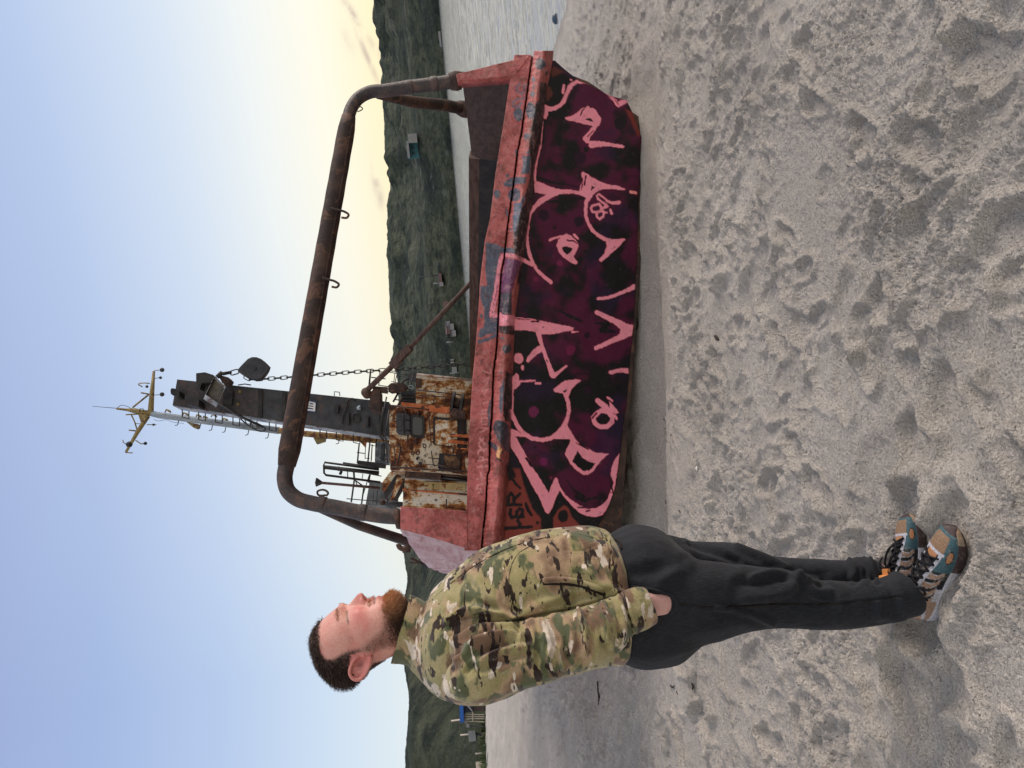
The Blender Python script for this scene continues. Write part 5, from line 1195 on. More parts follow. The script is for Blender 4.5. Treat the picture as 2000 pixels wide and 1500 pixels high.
# ears: shell, rim, lobe, tragus on both sides
def hpx(x, y):       # picture px -> (h, k)
    return (x-690)*.927-(y-1250)*.375, -(x-690)*.375-(y-1250)*.927
def earP(x, y, out, sg):
    h, k = hpx(x, y); return head_P(h, k, sg*out)
for sg in (-1, 1):
    rim = spline([earP(*p, o, sg) for p, o in (((715, 1257), 61), ((703, 1264), 66), ((696, 1276), 71), ((695, 1288), 74), ((703, 1297), 76), ((714, 1297), 76), ((723, 1290), 74), ((729, 1279), 71), ((732, 1268), 67), ((731, 1259), 63))], 46)
    parts.append(tube_geo(rim, np.interp(np.linspace(0, 1, 46), [0, .2, .6, .85, 1], [.0045, .0052, .0058, .0065, .0075]), 9))
    rim2 = spline([earP(*p, o, sg) for p, o in (((709, 1283), 68), ((712, 1287), 71), ((719, 1283), 70), ((723, 1274), 67), ((724, 1265), 65))], 24); parts.append(tube_geo(rim2, .0042, 8))
    rim3 = [earP(*p, o, sg) for p, o in (((716, 1256), 63), ((719, 1259), 66), ((722, 1259), 64))]; parts.append(tube_geo(rim3, .0045, 8))
    plate_ = np.array([earP(x, y, o, sg) for x, y, o in ((705, 1264, 61), (698, 1276, 65), (698, 1288, 69), (704, 1294, 71), (713, 1294, 71), (722, 1287, 69), (728, 1276, 66), (730, 1263, 62), (718, 1257, 60))])
    nrm = YV*sg; mb = MB(); mb.prism(plate_-nrm*.009, nrm*.009); parts.append((np.vstack(mb.V), mb.F))
# trunk, limbs and hands under the clothes, all one surface with the head
def limb(pts, rad): 
    P = np.array([at_y(x, y, Yy) for x, y, Yy in pts]); P = spline(P, 4*len(P)); r = np.interp(np.linspace(0, 1, len(P)), np.linspace(0, 1, len(rad)), rad); return tube_geo(P, r, 18)
parts.append(rings([(835, 1195, 800, 1285, .07, YC), (870, 1165, 850, 1318, .15, YC), (920, 1115, 915, 1335, .18, YC), (1000, 1085, 1000, 1325, .18, YC), (1100, 1070, 1110, 1290, .165, YC), (1190, 1065, 1200, 1275, .16, YC), (1270, 1060, 1290, 1278, .165, YC), (1330, 1090, 1350, 1255, .15, YC)], 40, 36))
def hand(sgY, wy):
    """hand thrust into the trouser pocket; palm, four curled fingers of their own lengths, thumb from the palm's side"""
    out = []; Yw = wy
    out.append(limb([(1205, 1205, Yw), (1240, 1196, Yw), (1268, 1187, Yw+.004*sgY)], [.040, .034, .029]))
    V_, F_ = rings([(1258, 1156, 1270, 1204, .022, Yw+.004*sgY), (1284, 1158, 1293, 1201, .020, Yw+.012*sgY), (1312, 1156, 1322, 1196, .017, Yw+.030*sgY), (1345, 1142, 1358, 1186, .015, Yw+.062*sgY)], 16, 24); out.append((V_, F_))
    for i, (x0, y0, L) in enumerate(((1346, 1147, 58), (1351, 1157, 66), (1354, 1168, 62), (1356, 1179, 48))):
        P = [at_y(x0-8, y0, Yw+.060*sgY), at_y(x0+L*.4, y0-L*.12, Yw+.072*sgY), at_y(x0+L*.72, y0-L*.30, Yw+.086*sgY), at_y(x0+L*.9, y0-L*.52, Yw+.098*sgY)]
        out.append(tube_geo(spline(P, 12), np.linspace(.0095, .0075, 12), 10))
    P = [at_y(1296, 1168, Yw+.030*sgY), at_y(1316, 1148, Yw+.055*sgY), at_y(1338, 1136, Yw+.072*sgY), at_y(1354, 1126, Yw+.084*sgY)]
    out.append(tube_geo(spline(P, 12), np.linspace(.0135, .009, 12), 10)); return out
for sg, sh_ in ((-1, -.19), (1, .19)):
    w_ = YC+1.13*sh_*1.0
    parts.append(limb([(885, 1300, YC+.75*sh_), (930, 1300, YC+1.1*sh_), (1000, 1285, YC+1.2*sh_), (1090, 1262, YC+1.27*sh_), (1160, 1230, YC+1.2*sh_), (1225, 1200, YC+1.03*sh_)], [.035, .045, .045, .042, .04, .036]))
    parts += hand(-sg, YC+1.02*sh_)
    dy = .10*sg+.01
    parts.append(limb([(1310, 1172 if sg < 0 else 1130, YC+dy*.8), (1420, 1168 if sg < 0 else 1118, YC+dy), (1540, 1172 if sg < 0 else 1126, YC+dy*.95), (1620, 1181 if sg < 0 else 1128, YC+dy*.9), (1730, 1172 if sg < 0 else 1124, YC+dy*.9)], [.075, .062, .045, .040, .034]))
BV, BF = union(parts, .0030, 3, .4)
hkl = head_hkl(BV); bx_, by_ = to_px(BV)
h_, k_, l_ = hkl[:, 0], hkl[:, 1], np.abs(hkl[:, 2])
px_h, py_h = hk_px(h_, k_)
SK, RED_, LIP, DRK = lin((206, 152, 138)), lin((196, 102, 98)), lin((172, 88, 86)), lin((70, 44, 36))
BC = np.tile(SK, (len(BV), 1))
headm0 = (h_ < 135) & (np.hypot(k_, l_) < 120)
def tint(w, col): 
    global BC
    w = np.clip(w, 0, 1)[:, None]; BC = BC*(1-w)+col*w
mot = fbm(hkl, .035, 4, 130); tint(.35*sstep(-.1, .6, mot)*headm0, RED_); tint(.25*sstep(.1, .7, -mot)*headm0, lin((222, 176, 158)))
for a_, b_ in ((13.5, .10), (16.5, .32), (10.5, -.18)): tint(.35*g(h_-b_*(44-k_)*-1, a_, .9)*sstep(16, 24, 44-k_)*(1-sstep(26, 38, 44-k_))*(l_ > 20), lin((120, 70, 62)))
tint(.5*g(h_, 38, 16)*g(l_, 36, 22)*(k_ > 0), RED_); tint(.55*g(h_, 46, 12)*g(l_, 0, 16)*(k_ > 55), RED_)
tint(.35*sstep(80, 110, h_), RED_)
earm = in_poly(px_h, py_h, np.array([(694, 1256), (690, 1290), (700, 1302), (716, 1302), (734, 1270), (734, 1254), (715, 1251)])) & (l_ > 60); tint(.5*earm, RED_)
tint(.75*earm*(l_ < 66)*g(px_h, 713, 9)*g(py_h, 1277, 12), lin((110, 50, 46)))
tint(.8*g(h_, 64.8, 3.0)*g(l_, 0, 15)*(k_ > 40), LIP); tint(.85*g(h_, 76.0, 3.8)*g(l_, 0, 14)*(k_ > 40), LIP)
tint(1.0*g(h_, 69.8, 1.5)*(l_ < 24)*(k_ > 35), lin((52, 22, 20)))
tint(.8*g(h_, 69.0, 1.0)*g(l_, 8, 3.5)*(k_ > 45), lin((205, 192, 178)))
tint(1.0*g(h_-.06*(l_-26), 14.8, 1.9)*sstep(14, 18, l_)*(1-sstep(44, 52, l_))*(k_ > 15), lin((48, 28, 26)))
tint(.35*g(h_, 13, 4)*g(l_, 25, 12)*(k_ > 20), lin((190, 140, 112)))
tint(.7*g(h_, 53.0, 1.8)*g(l_, 7, 3.2)*(k_ > 50), lin((60, 28, 26)))
HAIRP = np.array([(622, 1190), (629, 1205), (628, 1214), (632, 1237), (638, 1257), (650, 1268), (664, 1264), (680, 1254), (700, 1247), (712, 1245), (714, 1254), (702, 1258), (694, 1266), (691, 1282), (698, 1298), (712, 1300), (724, 1292), (732, 1276), (752, 1277), (768, 1288), (766, 1305), (720, 1340), (668, 1365), (590, 1310), (590, 1210)], float)
BEARDP = np.array([(752, 1140), (748, 1166), (748, 1182), (755, 1196), (750, 1214), (732, 1230), (716, 1241), (706, 1252), (716, 1256), (735, 1252), (759, 1246), (778, 1246), (810, 1200), (812, 1140)], float)
nothead = ~headm0; BC[nothead] = lin((216, 172, 164))
def mask_poly(P, soft):
    d = seg_dist(px_h, py_h, P, None, True); return sstep(-soft, soft, np.where(in_poly(px_h, py_h, P), d, -d))
headm = (h_ < 135) & (np.hypot(k_, l_) < 120)
hm = mask_poly(HAIRP, 5)*headm*(~earm); bm_ = mask_poly(BEARDP, 9)*headm*(~earm)
tint((.88-.35*sstep(-5, 35, h_)*sstep(-70, -40, k_))*hm, lin((58, 45, 40))); tint((.30+.3*sstep(20, -10, k_) if False else .32+.3*(1-sstep(-10, 35, k_)))*bm_, lin((104, 76, 60)))
must = g(h_, 59, 4.2)*sstep(2, 8, l_)*(1-sstep(20, 30, l_))*(k_ > 35); tint(.12*must, lin((150, 100, 72)))
m = NT("skin"); c = m.attr(); f = m.noise(160, 4, .6); c = m.mix(m.ramp(f, [(.45, 0.), (.75, .25)]), c, lin((170, 92, 84)))
m.color(c); m.set(.48, 0, .4); m.p.inputs["Subsurface Weight"].default_value = .12; m.p.inputs["Subsurface Radius"].default_value = (.012, .004, .002); m.p.inputs["Subsurface Scale"].default_value = .35
m.bump(m.noise(420, 3, .6), .12, .001)
MAN_LOC = (float(Pfoot[0]), float(Pfoot[1]), float(Pfoot[2]))
me_o = mesh_obj("person", BV-np.array(MAN_LOC), BF, m.m, None, True, BC)
me_o.location = MAN_LOC; MAN = me_o; PARENT_LOC[MAN.name] = MAN_LOC
tag(MAN, "bearded man in camouflage jacket and dark joggers standing in profile, right hand in his pocket", "person")

# hair and beard as fine strands
HN = normals(BV, BF)
def strands(name, w_mask, n, length, dirf, wid, colf, seg=3, seed=3):
    r = np.random.default_rng(seed); p = w_mask/w_mask.sum(); idx = r.choice(len(BV), n, p=p)
    P = BV[idx]+r.normal(size=(n, 3))*.0012; Nn = HN[idx]; q = hkl[idx]
    D = dirf(P, Nn, q, r); D = D/np.linalg.norm(D, axis=1)[:, None]; L = length(q, r)[:, None]
    side = np.cross(D, r.normal(size=(n, 3))); side /= np.linalg.norm(side, axis=1)[:, None]
    V = []; C0 = colf(q, r); Cc = []
    for i in range(seg+1):
        t = i/seg; ctr = P-Nn*.001+Nn*L*(.62*t-.36*t*t)*.9+D*L*(.35*t+.65*t*t); wv = wid*(1-.75*t)
        V += [ctr-side*wv/2, ctr+side*wv/2]; Cc += [C0*(1+.18*t)]*2
    V = np.stack(V, 1).reshape(-1, 3); C = np.stack(Cc, 1).reshape(-1, 3); k = 2*(seg+1); b = np.arange(n)[:, None]*k
    F = np.concatenate([b+np.array([[2*i, 2*i+1, 2*i+3, 2*i+2]]) for i in range(seg)], 0)
    return mesh_obj(name, V, F, MAT_HAIR, MAN, True, np.clip(C, 0, 1))
m = NT("hair_strands"); m.color(m.attr()); m.set(.55, 0, .35); MAT_HAIR = m.m
hu, hf = -_hH/np.linalg.norm(_hH), _hK/np.linalg.norm(_hK)
def hdir(P, N, q, r):
    back = -hf*.75+hu*.15; up = np.clip((-q[:, 0]-10)/60, 0, 1)[:, None]
    return back*(.55+.45*up)-hu*.5*(1-up)+N*.45+r.normal(size=P.shape)*.22
def hlen(q, r):
    fade = sstep(30, -35, q[:, 0]) if False else 1-sstep(-40, 20, q[:, 0]); tuft = np.exp(-((q[:, 0]+45)/30)**2-((q[:, 1]+70)/25)**2)
    return (.0025+.0095*fade+.014*tuft)*(.6+.7*r.random(len(q)))
def hcol(q, r):
    return lin((62, 49, 43))*(.5+.9*r.random((len(q), 1)))+lin((92, 66, 50))*(.35*sstep(20, 60, q[:, 1]))[:, None]*.5
strands("hair", hm**2+1e-12, 17000, hlen, hdir, .0021, hcol)
def bdir(P, N, q, r): return N*.7-hu*.75+hf*.25*np.clip(q[:, 1]/50, 0, 1)[:, None]+r.normal(size=P.shape)*.30
def blen(q, r):
    d = sstep(78, 104, q[:, 0])*sstep(-30, 40, q[:, 1]); return (.0035+.0125*d)*(.6+.7*r.random(len(q)))
def bcol(q, r):
    gz = np.clip(sstep(6, 50, q[:, 1])*(1-.6*sstep(98, 114, q[:, 0])), 0, 1)[:, None]; return (lin((66, 48, 38))*(1-gz)+lin((188, 138, 98))*gz)*(.6+.8*r.random((len(q), 1)))
dens = sstep(66, 98, h_)*.7+.35
strands("beard", bm_**1.5*dens+1e-12, 10500, blen, bdir, .0017, bcol, seed=5)
strands("moustache", np.clip(must, 0, 1)+1e-12, 260, lambda q, r: .006*(.6+.7*r.random(len(q))), lambda P, N, q, r: N*.4-hu*1.0+r.normal(size=P.shape)*.2, .0012, lambda q, r: lin((160, 108, 72))*(.7+.6*r.random((len(q), 1))), seed=6)
brow = g(h_, -.5, 3.0)*sstep(9, 15, l_)*(1-sstep(34, 44, l_))*(k_ > 25)
strands("eyebrow", brow+1e-12, 420, lambda q, r: .0075*(.6+.7*r.random(len(q))), lambda P, N, q, r: N*.25-hf*.5+np.outer(np.sign(q[:, 2]), YV)*.6+hu*.2+r.normal(size=P.shape)*.15, .0012, lambda q, r: lin((176, 126, 98))*(.7+.6*r.random((len(q), 1))), seed=8)

# ---- jacket
J = [(806, 1200, 795, 1285, .060, YC), (826, 1186, 800, 1297, .085, YC), (846, 1156, 822, 1314, .150, YC), (868, 1133, 845, 1336, .195, YC), (897, 1112, 888, 1356, .218, YC), (940, 1079, 935, 1362, .225, YC), (988, 1060, 985, 1347, .222, YC), (1038, 1044, 1045, 1322, .215, YC), (1088, 1034, 1105, 1306, .210, YC), (1136, 1030, 1158, 1295, .208, YC), (1172, 1034, 1192, 1290, .206, YC), (1194, 1044, 1208, 1288, .200, YC), (1199, 1052, 1212, 1282, .192, YC)]
Aa = [(872, 1290, 862, 1338, .050, YC-.15), (884, 1262, 870, 1350, .075, YC-.185), (905, 1243, 888, 1361, .088, YC-.205), (950, 1226, 940, 1367, .092, YC-.225), (1000, 1217, 1003, 1345, .090, YC-.24), (1050, 1209, 1060, 1330, .088, YC-.25), (1108, 1197, 1116, 1312, .084, YC-.252), (1160, 1183, 1178, 1288, .080, YC-.245), (1205, 1168, 1222, 1256, .070, YC-.23)]
Ac = [(1203, 1166, 1222, 1246, .058, YC-.228), (1222, 1154, 1240, 1236, .056, YC-.222), (1244, 1147, 1262, 1227, .055, YC-.214), (1262, 1150, 1282, 1214, .052, YC-.208)]
mir = lambda sec: [(a, b, c_, d_, w_, 2*YC-y_+.0) for a, b, c_, d_, w_, y_ in sec]
JV, JF = union([rings(J, 90, 60, 2.25)], .0055, 5, .5); TJ = (JV, JF)
SV, SF = union([rings(Aa, 60, 40, 2.1), rings(Ac, 24, 40, 2.1)], .005, 5, .5)
JN = normals(JV, JF)
jf = [([(1005, 1214), (960, 1206), (915, 1208), (868, 1238)], 7, .010), ([(1000, 1222), (950, 1228), (905, 1248), (872, 1280)], 7, .009), ([(985, 1210), (945, 1195), (912, 1188)], 6, -.008), ([(1010, 1216), (970, 1218), (925, 1226), (890, 1250)], 4, -.009),
      ([(900, 1262), (960, 1248), (1020, 1240)], 8, .006), ([(930, 1290), (985, 1270), (1030, 1262)], 9, .006), ([(920, 1330), (970, 1312), (1040, 1290)], 9, .005),
      ([(1060, 1215), (1075, 1250), (1070, 1290)], 7, .006), ([(1085, 1212), (1105, 1245), (1108, 1285)], 7, -.006), ([(1130, 1195), (1142, 1230), (1140, 1275)], 7, .007), ([(1165, 1188), (1180, 1215), (1185, 1250)], 6, .008), ([(1190, 1178), (1206, 1200), (1212, 1235)], 5, -.007), ([(1210, 1170), (1222, 1190), (1228, 1230)], 4, -.006),
      ([(1030, 1060), (1060, 1100), (1075, 1150)], 12, .004), ([(960, 1085), (1000, 1120), (1020, 1170)], 12, .005), ([(900, 1130), (935, 1150), (965, 1185)], 10, -.005), ([(1100, 1050), (1150, 1062), (1190, 1075)], 10, .005), ([(1150, 1110), (1170, 1140), (1200, 1160)], 10, .005), ([(1120, 1170), (1150, 1165), (1190, 1158)], 8, -.005),
      ([(1186, 1046), (1192, 1100), (1203, 1165)], 2.2, -.004), ([(1040, 1050), (1000, 1080), (985, 1130), (1000, 1205)], 1.8, -.0035), ([(1060, 1055), (1120, 1075), (1185, 1062)], 1.6, -.003), ([(1000, 1205), (1030, 1216), (1040, 1240), (1044, 1262)], 1.8, -.003), ([(880, 1145), (935, 1100), (985, 1075), (1080, 1048), (1185, 1052)], 1.6, -.003)]
jf = [(a, b, c_*(1.9 if b > 3 else 1.3)) for a, b, c_ in jf]+[([(1004, 1215), (1050, 1205), (1108, 1193), (1164, 1179), (1212, 1162)], 4.5, -.016), ([(1214, 1166), (1228, 1195), (1238, 1234)], 3, -.008)]
jt = [([(1004, 1208), (960, 1196), (915, 1190), (872, 1212)], 8, .016), ([(1000, 1200), (960, 1170), (930, 1140)], 9, .010), ([(1010, 1204), (1060, 1180), (1110, 1160)], 9, .009), ([(985, 1206), (940, 1200), (900, 1205)], 4, -.012)]
JV = folds(JV, JN, jf[15:]+jt); JN = normals(JV, JF); SN = normals(SV, SF); SV = folds(SV, SN, jf[:12]+[([(1000, 1236), (940, 1250), (892, 1290)], 8, .014), ([(1010, 1240), (960, 1262), (910, 1310)], 6, -.010), ([(1060, 1240), (1090, 1270), (1100, 1305)], 6, .010), ([(1046, 1212), (1052, 1250), (1046, 1300)], 5, -.010), ([(1145, 1200), (1160, 1240), (1155, 1275)], 6, -.010), ([(1175, 1180), (1190, 1215), (1196, 1262)], 6, .010)]+[([(1214, 1160), (1226, 1195), (1238, 1238)], 3.2, -.012)]); SN = normals(SV, SF); SV = SV+SN*(.005*fbm(SV*np.array([1, 1, .6]), 12, 3, 92))[:, None]
JV = JV+JN*(.0045*fbm(JV*np.array([1, 1, .55]), 13, 3, 91))[:, None]
m = NT("camouflage_fleece"); oc = m.tc.outputs["Object"]
def n4(scale, st, wv, detail=3, rough=.55, dist=.3):
    mp = m.n("ShaderNodeMapping"); mp.inputs["Scale"].default_value = st; mp.inputs["Rotation"].default_value = (0, math.radians(-14), 0); m.l(oc, mp.inputs["Vector"])
    nd = m.n("ShaderNodeTexNoise", noise_dimensions='4D'); nd.inputs["W"].default_value = wv; nd.inputs["Scale"].default_value = scale; nd.inputs["Detail"].default_value = detail; nd.inputs["Roughness"].default_value = rough; nd.inputs["Distortion"].default_value = dist
    m.l(mp.outputs["Vector"], nd.inputs["Vector"]); return nd.outputs["Fac"]
TAN, OLV, GRN, BRN, DBR, PAL = lin((176, 150, 118)), lin((150, 142, 96)), lin((88, 94, 66)), lin((124, 98, 78)), lin((46, 33, 30)), lin((212, 198, 180))
c = m.ramp(n4(7.5, (1, 1, 1.5), 1.3, 2), [(.36, BRN), (.45, TAN), (.52, OLV), (.64, lin((172, 160, 118)))])
c = m.mix(m.ramp(n4(9, (1, 1, 1.7), 5.1, 3), [(.54, 0.), (.585, 1.)]), c, GRN)
c = m.mix(m.ramp(n4(9.5, (1, 1, 1.6), 9.7, 3), [(.56, 0.), (.61, 1.)]), c, BRN)
c = m.mix(m.ramp(n4(12, (1, 1, 2.6), 13.9, 3, .5, .5), [(.60, 0.), (.62, 1.)]), c, PAL)
c = m.mix(m.ramp(n4(13, (1, 1, 2.9), 21.2, 3, .5, .5), [(.585, 0.), (.60, 1.)]), c, DBR)
c = m.mix(m.ramp(n4(26, (1, 1, 2.4), 33.3, 2, .5, .5), [(.66, 0.), (.68, 1.)]), c, DBR)
fz = m.noise(420, 3, .7); c = m.mix(m.ramp(fz, [(.35, .35), (.6, 0.)]), c, lin((60, 54, 40)))
m.color(c); m.set(.95, 0, .1); m.p.inputs["Sheen Weight"].default_value = .25
nb = m.n("ShaderNodeBump"); nb.inputs["Strength"].default_value = .35; nb.inputs["Distance"].default_value = .006; m.l(m.noise(40, 4, .6), nb.inputs["Height"]); m.bump(fz, .5, .0015, nb.outputs["Normal"])
MAT_CAMO = m.m
jk = mesh_obj("jacket", JV, JF, MAT_CAMO, MAN)
slv_ = mesh_obj("sleeve", SV, SF, MAT_CAMO, jk)
SV2 = SV.copy(); SV2[:, 1] = 2*YC-SV2[:, 1]
mesh_obj("sleeve", SV2, np.asarray(SF)[:, ::-1], MAT_CAMO, jk)
# stand-up collar: open tube round the neck, rim rolled over
def open_loft(sec, n, N, e, th_):
    V, F = rings(sec, n, N, e); F = [f for f in F if len(f) == 4]; R = V.reshape(n, N, 3); Ctr = R.mean(1, keepdims=True); inn = Ctr+(R-Ctr)*(1-th_)
    V2 = np.concatenate([V, inn.reshape(-1, 3)]); k = n*N; F2 = F+[tuple(i+k for i in f[::-1]) for f in F]
    F2 += [(j, (j+1) % N, k+(j+1) % N, k+j) for j in range(N)][::1]; F2 += [((n-1)*N+(j+1) % N, (n-1)*N+j, k+(n-1)*N+j, k+(n-1)*N+(j+1) % N) for j in range(N)]
    return V2, F2
Cs = [(832, 1180, 806, 1298, .088, YC), (822, 1172, 796, 1297, .080, YC), (811, 1167, 780, 1294, .075, YC), (801, 1164, 764, 1293, .074, YC+.004)]
V_, F_ = open_loft(Cs, 26, 60, 2.1, .09); V_ = V_+(.0022*fbm(V_, 22, 3, 93))[:, None]*np.array([1., .3, .3])
cl_ = mesh_obj("collar", V_, F_, MAT_CAMO, jk)
pipe_col = MB()
def on_jacket(pts, off=.002):
    """drop picture points onto the near face of the jacket"""
    x, y = to_px(JV); near = (JN*(JV-CAM)).sum(1) < 0; out = []
    Vn, xn, yn = JV[near], x[near], y[near]
    for p in pts:
        i = np.argsort((xn-p[0])**2+(yn-p[1])**2)[:24]; dep = ((Vn[i]-CAM)@_f); j = i[dep < dep.min()+.05]
        D = ((Vn[j]-CAM)@_f).mean()-off; out.append(at_depth(float(p[0]), float(p[1]), D))
    return np.array(out)
m = NT("dark_trim"); m.color(lin((40, 34, 30))); m.set(.8, 0, .2); MAT_TRIM = m.m
P = on_jacket(spline([(1058, 1134), (1090, 1132), (1120, 1134), (1150, 1142), (1179, 1153)], 24), .004); mb = MB(); mb.tube(P, np.interp(np.linspace(0, 1, 24), [0, .06, .9, 1], [.005, .0085, .007, .004]), 10); mb.build("pocket_flap", MAT_CAMO, jk, True)
P = on_jacket(spline([(1060, 1141), (1090, 1141), (1120, 1143), (1150, 1151), (1180, 1162)], 24), -.001); mb = MB(); mb.tube(P, .0035, 8); mb.build("pocket_slit", MAT_TRIM, jk, True)
P = on_jacket(spline([(1191, 1050), (1197, 1095), (1206, 1150)], 20), .001); mb = MB(); mb.tube(P, .0012, 6); mb.build("hem_seam", MAT_TRIM, jk, True)
P = on_jacket(spline([(838, 1176), (868, 1150), (900, 1124), (945, 1094), (1000, 1068), (1080, 1046)], 40), .0005); mb = MB(); mb.tube(P, .0012, 6); mb.build("zip_seam", MAT_TRIM, jk, True)
P = on_jacket(spline([(1044, 1062), (1012, 1082), (995, 1120), (998, 1165), (1012, 1205)], 40), .0005); mb = MB(); mb.tube(P, .001, 6); mb.build("panel_seam", MAT_TRIM, jk, True)

# ---- trousers
Pv = [(1180, 1062, 1190, 1280, .160, YC), (1205, 1042, 1212, 1288, .178, YC), (1228, 1030, 1236, 1296, .186, YC), (1258, 1029, 1276, 1296, .190, YC), (1295, 1040, 1320, 1283, .190, YC), (1330, 1068, 1350, 1258, .170, YC)]
Ln = [(1275, 1075, 1305, 1284, .092, YC-.085), (1310, 1080, 1335, 1276, .100, YC-.09), (1345, 1089, 1362, 1260, .102, YC-.09), (1390, 1097, 1402, 1247, .098, YC-.09), (1440, 1103, 1450, 1234, .090, YC-.09), (1495, 1109, 1503, 1224, .082, YC-.088), (1545, 1116, 1547, 1226, .076, YC-.085), (1585, 1131, 1592, 1229, .070, YC-.083), (1650, 1136, 1655, 1226, .064, YC-.082), (1710, 1134, 1722, 1217, .060, YC-.082), (1745, 1124, 1766, 1207, .062, YC-.082), (1764, 1119, 1793, 1195, .060, YC-.080), (1768, 1122, 1797, 1190, .055, YC-.080)]
Lf = [(1275, 1040, 1310, 1200, .085, YC+.09), (1320, 1048, 1340, 1190, .094, YC+.10), (1365, 1058, 1380, 1180, .094, YC+.105), (1440, 1063, 1450, 1170, .086, YC+.108), (1485, 1079, 1490, 1166, .078, YC+.108), (1515, 1087, 1520, 1165, .074, YC+.108), (1600, 1094, 1605, 1162, .064, YC+.108), (1655, 1095, 1660, 1155, .060, YC+.108), (1685, 1088, 1698, 1150, .062, YC+.105), (1708, 1093, 1722, 1146, .060, YC+.105), (1728, 1112, 1742, 1145, .052, YC+.105)]
TV, TF = union([rings(Pv, 50, 60, 2.3), rings(Ln, 90, 44, 2.2), rings(Lf, 90, 44, 2.2)], .0055, 7, .5)
TN = normals(TV, TF)
tf = [([(1595, 1134), (1562, 1126), (1520, 1118), (1470, 1128)], 6, .009), ([(1560, 1128), (1545, 1150), (1500, 1165), (1450, 1170)], 9, .007), ([(1575, 1136), (1592, 1150), (1618, 1156)], 6, .008), ([(1540, 1122), (1500, 1132), (1440, 1138)], 8, -.006),
      ([(1400, 1187), (1460, 1200), (1510, 1218)], 5, .006), ([(1250, 1185), (1300, 1130), (1340, 1092)], 14, .006), ([(1240, 1120), (1280, 1110), (1330, 1100)], 10, -.005), ([(1330, 1180), (1390, 1186), (1500, 1180), (1620, 1180), (1760, 1165)], 1.8, -.0035),
      ([(1620, 1140), (1640, 1170), (1640, 1215)], 10, .004), ([(1690, 1136), (1712, 1160), (1720, 1205)], 8, .006), ([(1730, 1128), (1745, 1160), (1752, 1200)], 7, -.006), ([(1660, 1096), (1668, 1110), (1664, 1130)], 5, .008), ([(1680, 1090), (1690, 1108), (1690, 1132)], 4, -.008), ([(1700, 1094), (1706, 1112), (1712, 1132)], 4, .008), ([(1350, 1060), (1400, 1082), (1440, 1098)], 6, -.006), ([(1440, 1064), (1490, 1084), (1540, 1110)], 6, .006),
      ([(1236, 1286), (1290, 1284), (1330, 1262)], 12, .004), ([(1340, 1240), (1400, 1225), (1450, 1215)], 10, .005)]
tf = [(a, b*1.2, c_*1.45) for a, b, c_ in tf]
TV = folds(TV, TN, tf); TN = normals(TV, TF); TV = TV+TN*(.004*fbm(TV*np.array([1, 1, .5]), 12, 3, 95))[:, None]
m = NT("charcoal_knit"); f1 = m.noise(95, 4, .7, stretch=(3.0, 3.0, .5)); f2 = m.noise(3, 4, .6)
c = m.ramp(f1, [(.1, (.009, .010, .013)), (.5, (.016, .018, .022)), (.95, (.034, .036, .042))]); c = m.mix(m.ramp(f2, [(.3, 0.), (.7, .35)]), c, (.030, .030, .033))
m.color(c); m.set(.92, 0, .15); m.p.inputs["Sheen Weight"].default_value = .06; m.p.inputs["Sheen Roughness"].default_value = .5
nb = m.n("ShaderNodeBump"); nb.inputs["Strength"].default_value = .4; nb.inputs["Distance"].default_value = .006; m.l(m.noise(28, 4, .6), nb.inputs["Height"]); m.bump(f1, .3, .001, nb.outputs["Normal"])
tr = mesh_obj("trousers", TV, TF, m.m, MAN); MAT_TROU = m.m
def on_surf(Vs, Ns, pts, off):
    x, y = to_px(Vs); near = (Ns*(Vs-CAM)).sum(1) < 0; out = []; Vn, xn, yn = Vs[near], x[near], y[near]
    for p in pts:
        i = np.argsort((xn-p[0])**2+(yn-p[1])**2)[:24]; dep = ((Vn[i]-CAM)@_f); j = i[dep < dep.min()+.05]; out.append(at_depth(float(p[0]), float(p[1]), ((Vn[j]-CAM)@_f).mean()-off))
    return np.array(out)
P = on_surf(TV, TN, spline([(1232, 1146), (1262, 1150), (1292, 1157), (1316, 1167), (1323, 1178), (1318, 1190), (1308, 1199)], 30), .002); mb = MB(); mb.tube(P, np.linspace(.0045, .005, 30), 8); mb.build("pocket_edge", MAT_TROU, tr, True)
P = on_surf(TV, TN, spline([(1326, 1178), (1400, 1187), (1500, 1182), (1620, 1181), (1700, 1176), (1762, 1166)], 60), .0); mb = MB(); mb.tube(P, .0016, 6); mb.build("side_seam", MAT_TRIM, tr, True)
P = on_surf(TV, TN, spline([(1200, 1052), (1210, 1060), (1214, 1072)], 10), .004); mb = MB(); mb.tube(P, .003, 6); mb.build("drawstring", MAT_TRIM, tr, True)

